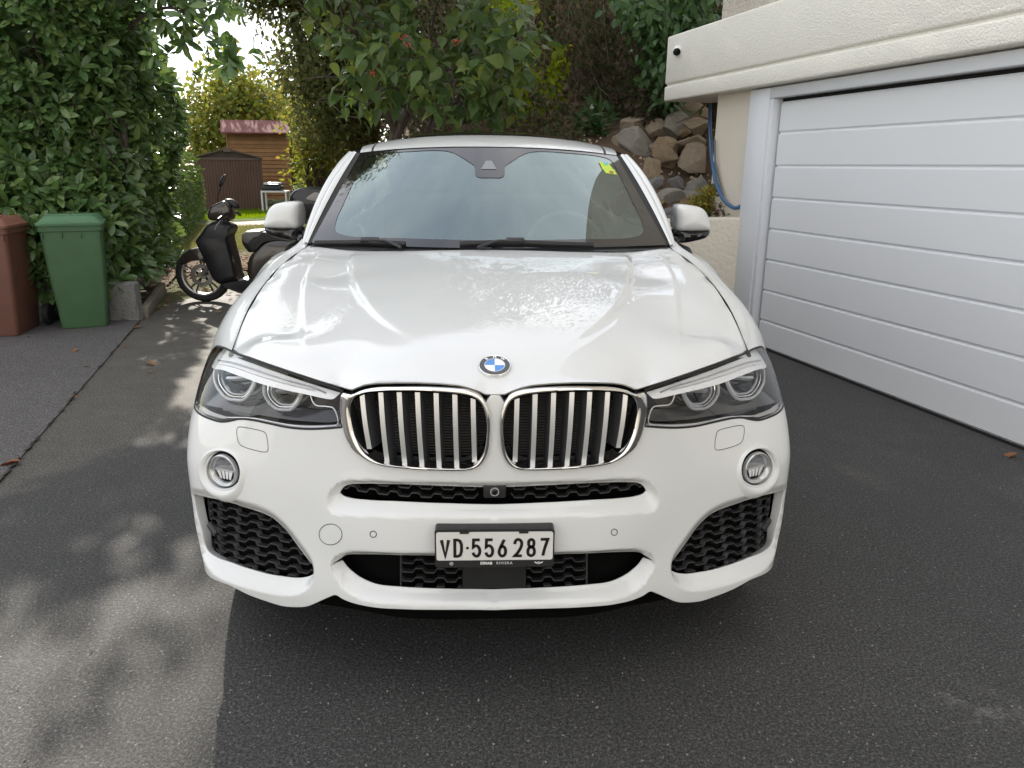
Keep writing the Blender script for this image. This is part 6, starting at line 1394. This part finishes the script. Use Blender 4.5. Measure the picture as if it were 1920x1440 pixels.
L = lin(np.array(out_+out_[:1]), .03)[:-1]; P, T = cdt(L, [], .05); V = np.c_[side_x(P[:, 0], P[:, 1]), P]
car_half("body_side", V, [tuple(reversed(t)) for t in T], M_PAINT, angle=50)
for nm, pts in (("door_seam", [(3.27, 1.10), (3.30, .85), (3.34, .5), (3.42, .34)]), ("door_seam", [(4.42, 1.12), (4.43, .8), (4.40, .36)])):
    q = crom(np.array(pts), n=30); a = np.c_[side_x(q[:, 0], q[:, 1])+.001, q]; car_half(nm, *strip(a, (1, 0, 0), .005, .001), M_SEAM)
for y_ in (4.15, 5.05): car_half("door_handle", *xf(bbox(-.012, .02, -.11, .11, -.014, .014, .01, 3), (float(side_x(y_, .95)), y_, .955)), M_PAINT)
car_half("sill_trim", *xf(bbox(-.05, .02, -.98, .98, -.05, .03, .015), (.905, 4.05, .29)), M_BLACK)
car_half("arch_liner", *(lambda vf: ([(x+.60, y+2.645, z+.36) for x, y, z in vf[0]], vf[1]))(lathe([(.40, 0), (.40, .32)], 32, 'x')), M_VOID)
car_half("arch_liner", *(lambda vf: ([(x+.60, y+5.455, z+.36) for x, y, z in vf[0]], vf[1]))(lathe([(.40, 0), (.40, .32)], 32, 'x')), M_VOID)
car_full("underbody", *(lambda v, f: (np.array(v), f))(*box(0, .80, 2.10, 6.3, .22, .45)), M_VOID)

# ---- wheels
def wheel(xc, yc_, sgn):
    w = empty("wheel"); w.parent = car; w.location = (xc*sgn, yc_-CARY, .362)
    mobj("tyre", *lathe([(.235, -.11), (.30, -.122), (.345, -.118), (.360, -.095), (.362, 0), (.360, .095), (.345, .118), (.30, .122), (.235, .11)], 56, 'x'), M_RUBBER, w)
    mobj("rim", *lathe([(.235, -.11), (.24, .105), (.225, .112), (.215, .085), (.205, -.02), (.05, .03), (.0, .035)] if sgn > 0 else [(.235, .11), (.24, -.105), (.225, -.112), (.215, -.085), (.205, .02), (.05, -.03), (.0, -.035)], 40, 'x'), M_MATTB, w)
    for k in range(5):
        mb = MB()
        for o_ in (-.13, .13):
            a = 2*math.pi*k/5+o_; mb.add(*strip([((.07+.01)*sgn, .05*math.cos(a), .05*math.sin(a)), (.085*sgn, .13*math.cos(a), .13*math.sin(a)), (.10*sgn, .222*math.cos(a), .222*math.sin(a))], (sgn, 0, 0), .03, .03))
        mb.build("spoke", M_SATIN, w)
for s_ in (-1, 1):
    wheel(.80, 2.645, s_); wheel(.80, 5.455, s_)

# ---- windscreen, pillars, roof, rear
def ws(u, t):                    # u 0..1 centre->pillar, t 0 base..1 top
    b = np.array([.728*u, 3.015+.130*u*u, 1.140+.004*u]); tp = np.array([.645*u, 3.760+.220*u*u, 1.533-.030*u**2.2])
    p = b+(tp-b)*t; bul = 4*t*(1-t)*.0015; return p + np.array([0, -.45*bul, .9*bul])
nu2, nt2 = 41, 41
V = np.array([[ws(u, t) for t in np.linspace(0, 1, nt2)] for u in np.linspace(0, 1, nu2)]).reshape(-1, 3)
V[:nt2, 0] = 0
car_full("windscreen", V, grid_faces(nu2, nt2), M_GLASSW, angle=180)
# black ceramic border of the glass and the sensor shield
def wsx_(px):
    d = ray(*px); lo, hi = 2.8, 4.2
    for _ in range(40):
        m_ = (lo+hi)/2; p = EYE+d*(m_/d[1]); u = min(abs(p[0]-CX)/.68, 1); b_, t_ = ws(u, 0), ws(u, 1); zz = b_[2]+(t_[2]-b_[2])*(p[1]-b_[1])/(t_[1]-b_[1])
        if p[2] > zz: lo = m_
        else: hi = m_
    p = EYE+d*(lo/d[1]); return np.array([p[0]-CX, p[1]-.0025, p[2]+.0045])
fr = []; 
def wsq(u, t): return ws(u, t) + np.array([0, -.0010, .0018])
bo = [(0, -.01), (1.0, -.01), (1.0, 1.0), (0, 1.0)]
inn_ = crom(np.array([(0, .055), (.5, .06), (.80, .065), (.885, .10), (.915, .19), (.925, .4), (.93, .7), (.93, .85), (.92, .925), (.86, .955), (.6, .965), (.34, .96), (.26, .93), (.16, .84), (.105, .775), (.10, .70), (.08, .655), (0, .650)]), .02)
outl = np.vstack([lin(np.array(bo), .03), inn_[::-1][1:-1] if False else inn_[::-1]])
P, T = cdt(outl, [], .04); V = np.array([wsq(*p) for p in P]); V[np.abs(P[:, 0]) < 1e-6, 0] = 0
car_full("windscreen_border", V, [tuple(t) for t in T], simple("windscreen_frit", (.012, .011, .013), .03, spec=.5, coat=.35))
sw_ = mobj("sensor_window", [wsx_(p) for p in [(902,319),(931,319),(922,303),(911,303)]], [(0, 1, 2, 3)], simple("sensor_window_grey", (.20, .21, .22), .1), car, loc=CL, smooth=False)
# camera housing behind the mirror
mb = MB(); c_ = ws(0, .72); mb.add(*bbox(-.075, .075, c_[1]+.03, c_[1]+.09, c_[2]-.10, c_[2]-.02, .02)); mb.build("interior_mirror", M_BLACK, car, loc=CL)
# pillar strip + rubber
PB = [(.724,3.10,1.143),(.757,3.15,1.148)]
def ap(t, k):                    # k 0 inner seal .. 1 outer edge
    a = ws(1.0, t); o = np.array([.770, 3.19, 1.135])*(1-t) + np.array([.702, 4.05, 1.508])*t + np.array([.012, -.02, .022])*4*t*(1-t)
    return a*(1-k)+o*k
tt = np.linspace(-.01, 1, 40)
def apstrip(k0, k1, lift, bulge=0.0, n=8):
    V = np.array([[ap(t, k0+(k1-k0)*q) + np.array([.3, -.75, .6])*(lift+bulge*4*q*(1-q)) for q in np.linspace(0, 1, n)] for t in tt]).reshape(-1, 3); return V, grid_faces(len(tt), n, flip=True)
car_half("pillar_seal", *apstrip(0, .38, .002), M_RUBBER)
V, F = apstrip(.36, .80, .006, .007); car_half("a_pillar", V, F, M_PAINT)
V, F = apstrip(.80, .84, -.002); car_half("pillar_gap", V, F, M_SEAM)
V, F = apstrip(.84, 1.25, .004, .005); car_half("door_frame", V, F, M_PAINT)
ry = [3.755, 3.80, 3.95, 4.15, 4.4, 4.7, 5.1, 5.5, 5.9, 6.2, 6.40]; rzc = [1.536, 1.550, 1.580, 1.605, 1.619, 1.616, 1.572, 1.505, 1.395, 1.275, 1.155]; rw = [.645, .648, .655, .657, .656, .65, .64, .63, .635, .66, .68]; rd = [.030, .033, .045, .056, .066, .07, .075, .08, .08, .07, .04]
yy = np.linspace(3.757, 6.40, 70); uu = np.linspace(0, 1, 30); Rf = np.zeros((30, 70, 3))
cs = lambda a: np.interp(yy, np.linspace(0, 1, 0) if False else crom(np.c_[ry, a], n=200)[:, 0], crom(np.c_[ry, a], n=200)[:, 1])
zc_, w_, d_ = cs(rzc), cs(rw), cs(rd)
for i, u in enumerate(uu):
    Rf[i, :, 0] = w_*u; Rf[i, :, 1] = yy + .220*u*u*np.clip((4.7-yy)/.94, 0, 1); Rf[i, :, 2] = zc_ - d_*(u**2.4)
rf_f = [(i*70+j, (i+1)*70+j, (i+1)*70+j+1, i*70+j+1) for i in range(29) for j in range(69) if not (i < 20 and 9 <= j < 33)]
car_full("roof", Rf.reshape(-1, 3), rf_f, M_PAINT, angle=60)
# glass sunroof panel set on the roof
k0, k1 = 9, 34; S_ = Rf[:21, k0:k1].copy(); S_[:, :, 2] += .010
V = S_.reshape(-1, 3); car_full("sunroof", V, grid_faces(21, k1-k0), glassy("sunroof_glass", (.45, .48, .48), .06), angle=60)
a = np.array([Rf[26, k] + [0, 0, .0015] for k in range(0, 60)]); car_half("roof_seam", *strip(a, (.2, 0, 1), .010, .002), M_SEAM)
# side glass between roof edge and belt
sg = []
for k in range(70):
    y = Rf[29, k, 1]; top = Rf[29, k]; bz = float(zt(min(y, 6.44))); b = np.array([float(side_x(min(y, 6.44), bz))-.02, y, bz]); sg.append([top, top*.6+b*.4+[.02, 0, .01], top*.3+b*.7+[.02, 0, .01], b])
sg = np.array(sg); k0 = 4; car_half("side_window", sg[k0:].reshape(-1, 3), grid_faces(70-k0, 4), M_GLASSS)
tri = [ap(1.0, 1.15), ap(.55, 1.2), ap(.1, 1.2), (.84, 3.30, 1.11), (.86, 4.0, 1.125), sg[k0][0]]
mb = MB(); mb.add(tri, [(0, 1, 2, 3, 4, 5)]); car_half("front_quarter_window", mb.v, mb.f, M_GLASSS)
rear = [(0,6.44,1.15),(.5,6.43,1.14),(.78,6.40,1.10),(.80,6.45,.8),(.5,6.50,.8),(0,6.52,.8),(.80,6.40,.36),(.5,6.46,.33),(0,6.48,.33)]
car_full("tailgate", np.array(rear), [(0,1,4,5),(1,2,3,4),(5,4,7,8),(4,3,6,7)], M_PAINT)
car_half("tail_lamp", *xf(bbox(-.20, .12, -.02, .05, -.06, .06, .02), (.66, 6.44, .98)), simple("tail_lamp_red", (.25, .01, .01), .15, coat=.5))

# ---- scuttle, wipers
a = np.array([ws(u, -.012) + [0, -.022, -.012] for u in np.linspace(0, 1, 20)]); V = np.vstack([a, a+[0, .05, .014]]); n = 20
V[0, 0] = V[n, 0] = 0
car_full("scuttle_panel", V, [(i, i+1, n+i+1, n+i) for i in range(n-1)], M_BLACK)
def wsx(px, py, lift=.012):      # photo pixel onto the windscreen
    best = None
    for t in np.linspace(-.05, .3, 141):
        for sg_ in (1,):
            u0 = 0
    d = ray(px, py); lo, hi = 2.8, 4.0
    for _ in range(40):
        m_ = (lo+hi)/2; p = EYE+d*(m_/d[1]); u = abs(p[0]-CX)/.70
        base = ws(min(u, 1), 0); tp = ws(min(u, 1), 1); t = (p[1]-base[1])/(tp[1]-base[1]); zz = ws(min(u, 1), t)[2]
        if p[2] > zz: lo = m_
        else: hi = m_
    p = EYE+d*(lo/d[1]); return np.array([p[0]-CX, p[1]-lift*.5, p[2]+lift])
for pts, capx in (([(590,459),(640,458.5),(700,458),(760,461)], (694, 455)), ([(862,461),(910,459),(968,458),(1040,461),(1112,463)], (966, 456))):
    w = empty("wiper"); w.parent = car; w.location = CL
    a = crom(np.array([wsx(*p) for p in pts]), n=30); mobj("blade", *strip(a, (0, -.6, .8), .018, .012), M_RUBBER, w)
    c_ = wsx(*capx, lift=.012); mobj("arm_cap", *xf(bbox(-.036, .036, -.012, .012, -.006, .007, .004), tuple(c_), (.6, 0, .03)), M_BLACK, w)
    b_ = wsx(capx[0]+(60 if capx[0] < 800 else -70), 463, .012); mobj("arm", *tube([c_, (c_+b_)/2+[0, 0, .004], b_ - [0, .03, .01]], .006, 8), M_BLACK, w)

# ---- mirrors
def mirror_part(name, outline, rings, m, angle=50):
    o = crom(np.array([carY(px, py, 3.55) for px, py in outline]), .008, closed=True); c = o.mean(0); V = []
    for s_, dy in rings: q = c+(o-c)*s_; q[:, 1] = 3.55+dy; V.append(q)
    m_ = len(o); V = np.vstack(V); F = [(i*m_+k, i*m_+(k+1) % m_, (i+1)*m_+(k+1) % m_, (i+1)*m_+k) for i in range(len(rings)-1) for k in range(m_)]
    F.append(tuple((len(rings)-1)*m_+k for k in range(m_)))
    return car_half(name, V, F, m, angle=angle)
cap = [(496,425),(498,412),(505,392),(514,383.5),(528,379.5),(545,377.5),(556,377.5),(562,380.5),(564,390),(564,410),(563.5,427),(545,428.5),(520,428)]
mirror_part("mirror_housing", cap, [(.90, .10), (.99, .07), (1.0, .03), (.992, -.004), (.965, -.020), (.90, -.032), (.70, -.044), (.30, -.050)], M_PAINT, 70)
low = [(496.5,426),(498,434),(504,440),(520,445.5),(540,450),(556,452),(566,452),(567,440),(564,427),(545,427.5),(520,427)]
mirror_part("mirror_base", low, [(.92, .10), (.99, .06), (1.0, .02), (.97, -.01), (.85, -.030), (.5, -.045)], M_GLOSSB, 60)
mg = [(500,424),(504,398),(515,386),(545,381),(560,386),(562,424),(545,440),(512,438)]
o = crom(np.array([carY(a, b, 3.55) for a, b in mg]), .01, closed=True); o[:, 1] = 3.652
car_half("mirror_glass", o, [tuple(range(len(o)))], M_CHROME)
a0 = carY(560, 446, 3.55); a1 = np.array([.845, 3.48, 1.120]); car_half("mirror_arm", *tube([a0+[.0, 0, 0], (a0+a1)/2, a1, a1+[-.03, .0, -.005]], [.022, .024, .028, .03], 10), M_GLOSSB)

# ---- emblem
th_ = trace([(927, 687)])[0]; 
def hood_pt(px, py):
    d = ray(px, py); lo, hi = 1.7, 3.2
    from_z = lambda p: np.interp(p[1], G[0, :, 1], G[0, :, 2], left=0)
    for _ in range(50):
        m_ = (lo+hi)/2; p = EYE+d*(m_/d[1])
        if p[2] > from_z(p): lo = m_
        else: hi = m_
    return EYE+d*(lo/d[1])
e1, e2, e0 = hood_pt(927, 672), hood_pt(927, 702), hood_pt(927, 687)
ev = (e1-e2); ev[0] = 0; ev /= np.linalg.norm(ev); en = np.cross(np.array([1.0, 0, 0]), ev); en = en if en[1] < 0 else -en
ec = e0 - np.array([CX, 0, 0]); ec[0] = 0; ec = ec + en*.002
emb = empty("roundel_emblem"); emb.parent = car; emb.matrix_local = Matrix(((1, ev[0], en[0], ec[0]), (0, ev[1], en[1], ec[1]-CARY), (0, ev[2], en[2], ec[2]), (0, 0, 0, 1)))
def disc(r0, r1, h, n=48, a0=0, a1=2*math.pi):
    A = np.linspace(a0, a1, n+1); V = [(r0*math.cos(t), r0*math.sin(t), h) for t in A]+[(r1*math.cos(t), r1*math.sin(t), h) for t in A]; return V, [(i, n+1+i, n+2+i, i+1) for i in range(n)]
M_BLUE = simple("emblem_blue", (.03, .22, .62), .25, coat=1.0); M_WH = simple("emblem_white", (.85, .86, .86), .25, coat=1.0); M_EB = simple("emblem_black", (.012, .012, .012), .15, coat=1.0)
mobj("rim", *lathe([(.041, -.006), (.041, .0022), (.0402, .0032), (.0390, .0032), (.0384, .0024)], 56), M_CHROME, emb)
mobj("ring", *disc(.0255, .0386, .0024, 56), M_EB, emb)
mobj("inner_rim", *lathe([(.0262, .0022), (.0262, .0032), (.0248, .0032), (.0248, .0022)], 56), M_CHROME, emb)
for k in range(4): mobj("quadrant", *disc(0.0001, .0250, .0026, 14, k*math.pi/2, (k+1)*math.pi/2), M_BLUE if k in (1, 3) else M_WH, emb)
def text_mesh(s, size, bold=0.0, ext=.0004, space=1.0, xs=1.0):
    cu = bpy.data.curves.new("lettering", 'FONT'); cu.body = s; cu.size = size; cu.extrude = ext; cu.offset = bold; cu.align_x = 'CENTER'; cu.align_y = 'CENTER'; cu.space_character = space; cu.resolution_u = 3
    o = bpy.data.objects.new("lettering", cu); COL.objects.link(o); dg = bpy.context.evaluated_depsgraph_get(); me = bpy.data.meshes.new_from_object(o.evaluated_get(dg)); bpy.data.objects.remove(o, do_unlink=True)
    v = [(p.co.x*xs, p.co.y, p.co.z) for p in me.vertices]; f = [tuple(p.vertices) for p in me.polygons]; bpy.data.meshes.remove(me); return v, f
for ch, an in (("B", 130), ("M", 90), ("W", 50)):
    a = math.radians(an); mobj("letter", *xf(text_mesh(ch, .0125, .00025), (.0322*math.cos(a), .0322*math.sin(a), .0030), (0, 0, a-math.pi/2)), M_WH, emb, smooth=False)

# ---- number plate
py_ = 1.757; plc = np.array([0, py_, .508])
plate = empty("number_plate"); plate.parent = car; plate.location = (0, py_-CARY, 0)
px0, px1 = -.150, .150; pz1 = .5495; pz0 = pz1-.080
mobj("holder", *slab(rrect(px0-.004, px1+.004, pz0-.021, pz1+.007, .008), -.003, .034), M_BLACK, plate, angle=30)
mobj("plate_sheet", *slab(rrect(px0, px1, pz0, pz1, .006), -.0042, -.001), simple("plate_white", (.66, .66, .64), .35, coat=.3), plate, angle=30)
for x_ in (-.078, .074): mobj("clip", *slab(rrect(x_-.012, x_+.012, pz1-.004, pz1+.003, .0015), -.006, -.001), M_BLACK, plate, angle=30)
GL = {'V': [[(0, 1), (.5, 0), (1, 1)]], 'D': [[(0, 0), (0, 1), (.42, 1), (.75, .93), (.93, .72), (.95, .5), (.93, .28), (.75, .07), (.42, 0), (0, 0)]],
 '5': [[(.93, 1), (.12, 1), (.08, .56), (.30, .63), (.55, .63), (.80, .53), (.93, .33), (.86, .13), (.64, .01), (.36, .01), (.14, .10), (.04, .22)]],
 '6': [[(.74, 1), (.40, .68), (.14, .42), (.06, .27), (.12, .12), (.32, .01), (.60, .0), (.82, .08), (.94, .24), (.90, .42), (.74, .55), (.50, .59), (.27, .53)]],
 '2': [[(.04, .72), (.10, .88), (.30, .99), (.62, .99), (.86, .88), (.92, .70), (.82, .52), (.40, .18), (.06, 0), (.96, 0)]],
 '8': [[(.5, .55), (.24, .60), (.13, .77), (.22, .93), (.5, 1), (.78, .93), (.87, .77), (.76, .60), (.5, .55), (.20, .47), (.05, .27), (.15, .08), (.5, 0), (.85, .08), (.95, .27), (.80, .47), (.5, .55)]],
 '7': [[(.02, 1), (.96, 1), (.62, .52), (.44, .20), (.36, 0)]]}
def glyph(ch, x0, z0, w, h, t, y=-.0052):
    mb = MB()
    for st in GL[ch]:
        P = np.array(st, float)*[w, h] + [x0, z0]
        if ch in '568D': P = np.vstack([crom(P, .0012)]) if ch != 'D' else P
        if ch == '2': P = np.vstack([crom(P[:9], .0012), P[9:]])
        if ch == '7': P = np.vstack([P[:1], crom(P[1:], .002)])
        if ch == '5': P = np.vstack([np.array(st[:3])*[w, h]+[x0, z0], crom(np.array(st[2:])*[w, h]+[x0, z0], .0012)[1:]])
        n = len(P); Lo, Ri = [], []; closed = np.allclose(P[0], P[-1])
        for i in range(n):
            a = P[i]-P[i-1] if i else (P[0]-P[-2] if closed else P[1]-P[0]); b = P[i+1]-P[i] if i < n-1 else (P[1]-P[0] if closed else P[-1]-P[-2])
            a = a/np.linalg.norm(a); b = b/np.linalg.norm(b); nn = np.array([-(a+b)[1], (a+b)[0]]); nn /= np.linalg.norm(nn)+1e-9; k = 1/max(.45, abs(nn@np.array([-a[1], a[0]])))
            Lo.append(P[i]+nn*t/2*k); Ri.append(P[i]-nn*t/2*k)
        V = [(p[0], y, p[1]) for p in Lo]+[(p[0], y, p[1]) for p in Ri]+[(p[0], y+.0012, p[1]) for p in Lo]+[(p[0], y+.0012, p[1]) for p in Ri]
        F = []
        for i in range(n-1): F += [(i, i+1, n+i+1, n+i), (i, 2*n+i, 2*n+i+1, i+1), (n+i, n+i+1, 3*n+i+1, 3*n+i)]
        F += [(0, n, 3*n, 2*n), (n-1, 3*n-1, 4*n-1, 2*n-1)]
        mb.add(V, F)
    return mb
M_INK = simple("plate_ink", (.008, .008, .008), .35)
sx = .300/222.0                  # metres per photo pixel across the plate
zc0 = pz0 + .0085; hh = .0535
for ch, xa, xb in (('V', 825.5, 843), ('D', 850.5, 868), ('5', 884.5, 903), ('5', 909, 927.5), ('6', 934, 952), ('2', 964, 983), ('8', 989, 1007), ('7', 1013.5, 1032)):
    x_ = (xa-928.5)*sx; w = (xb-xa)*sx; t = .0078
    mb = glyph(ch, x_+t*.35, zc0+t*.45, w-t*.7, hh-t*.9, t if ch != 'V' else .0086); mb.build("plate_character", M_INK, plate, smooth=False)
mobj("plate_dot", *slab([((876.5-928.5)*sx+.0036*math.cos(t), zc0+hh*.5+.0036*math.sin(t)) for t in np.linspace(0, 2*math.pi, 17)[:-1]], -.0052, -.004), M_INK, plate, smooth=False)
M_PW = simple("holder_lettering", (.72, .73, .73), .4)
def upright(vf, x, z, y=-.0036): return [(p[0]+x, y-p[2], p[1]+z) for p in vf[0]], vf[1]
zt_ = pz0-.0095
mobj("holder_lettering", *upright(text_mesh("DIMAB", .0102, .00045, .0002, 1.0), -.0218, zt_), M_PW, plate, smooth=False)
mobj("holder_lettering", *upright(text_mesh("RIVIERA", .0102, 0, .0002, 1.22), .0250, zt_), M_PW, plate, smooth=False)
mb = MB(); mb.add(*upright(disc(.0038, .0048, 0, 24), -.112, zt_)); mb.add(*upright(disc(.0001, .0026, 0, 8, 0, math.pi/2), -.112, zt_)); mb.add(*upright(disc(.0001, .0026, 0, 8, math.pi, 1.5*math.pi), -.112, zt_)); mb.build("holder_roundel", M_PW, plate, smooth=False)
mb = MB(); mb.add(*upright(disc(.0026, .0038, 0, 20), .114, zt_))
mb.add(*upright(([(-.0035, .0012, 0), (-.012, .0040, 0), (-.0095, .0, 0), (-.0035, -.0022, 0), (.0035, .0012, 0), (.0035, -.0022, 0), (.0095, 0, 0), (.012, .004, 0), (-.0024, .0006, 0), (.0024, .0006, 0), (.0024, -.0006, 0), (-.0024, -.0006, 0)], [(0, 3, 2, 1), (4, 7, 6, 5), (8, 9, 10, 11)]), .114, zt_)); mb.build("holder_winged_badge", M_PW, plate, smooth=False)

# ---- cabin
M_TRIM = simple("cabin_trim", (.10, .105, .105), .7); M_SEAT = simple("cabin_leather", (.045, .045, .045), .5)
P_ = [(0,3.10,1.10),(.70,3.16,1.09),(.72,3.55,1.06),(0,3.60,1.09),(0,3.62,.80),(.72,3.57,.80)]
car_full("dashboard", np.array(P_), [(0,1,2,3),(3,2,5,4)], M_TRIM)
for s_ in (-1, 1):
    mb = MB(); mb.add(*xf(bbox(-.24, .24, -.06, .06, 0, .60, .05, 3), (s_*.37, 4.42, .72), (-.30, 0, 0))); mb.add(*xf(bbox(-.25, .25, -.27, .27, -.07, .07, .05, 3), (s_*.37, 4.15, .68), (.12, 0, 0))); seat = mb.build("front_seat", M_SEAT, car, loc=CL)
    mobj("headrest", *xf(bbox(-.13, .13, -.05, .05, -.09, .09, .04, 3), (s_*.37, 4.64, 1.36), (-.25, 0, 0)), M_SEAT, seat)
sw = [(.37+.185*math.cos(t), 3.72+.07*math.sin(t), 1.06+.17*math.sin(t)) for t in np.linspace(0, 2*math.pi, 41)[:-1]]
st = mobj("steering_wheel", *tube(sw, .014, 8, closed=True), M_TRIM, car, loc=CL); mobj("hub", *xf(bbox(-.07, .07, -.03, .03, -.05, .05, .02), (.37, 3.70, 1.06), (-.4, 0, 0)), M_TRIM, st)
car_full("cabin_floor", *(lambda v, f: (np.array(v), f))(*box(0, .80, 3.15, 6.3, .46, .50)), M_TRIM)
car_full("rear_bench", *(lambda v, f: (np.array(v), f))(*box(0, .66, 5.2, 5.4, .5, 1.2)), M_SEAT)
# green toll stickers inside the windscreen corner
M_STK = simple("sticker_green", (.52, .70, .06), .5)
def on_ws(px, inset=.004):
    p = wsx(px[0], px[1], 0); return p + np.array([0, inset*.6, -inset])
stk = mobj("toll_sticker", [on_ws(p) for p in [(1123,301),(1142,305),(1151,317),(1150,319),(1130,316)]], [(0, 1, 2, 3, 4)], M_STK, car, loc=CL, smooth=False)
stk2 = mobj("toll_sticker", [on_ws(p) for p in [(1130,314),(1152,316),(1157,326),(1136,323)]], [(0, 1, 2, 3)], M_STK, car, loc=CL, smooth=False)
mobj("sticker_mark", [on_ws(p, .003) for p in [(1131,303),(1140,304),(1141,308),(1133,307)]], [(0, 1, 2, 3)], simple("sticker_teal", (.10, .55, .60), .5), stk, smooth=False)
mobj("sticker_mark", [on_ws(p, .003) for p in [(1142,319),(1150,320),(1151,324),(1144,323)]], [(0, 1, 2, 3)], simple("sticker_brown", (.35, .12, .05), .5), stk2, smooth=False)
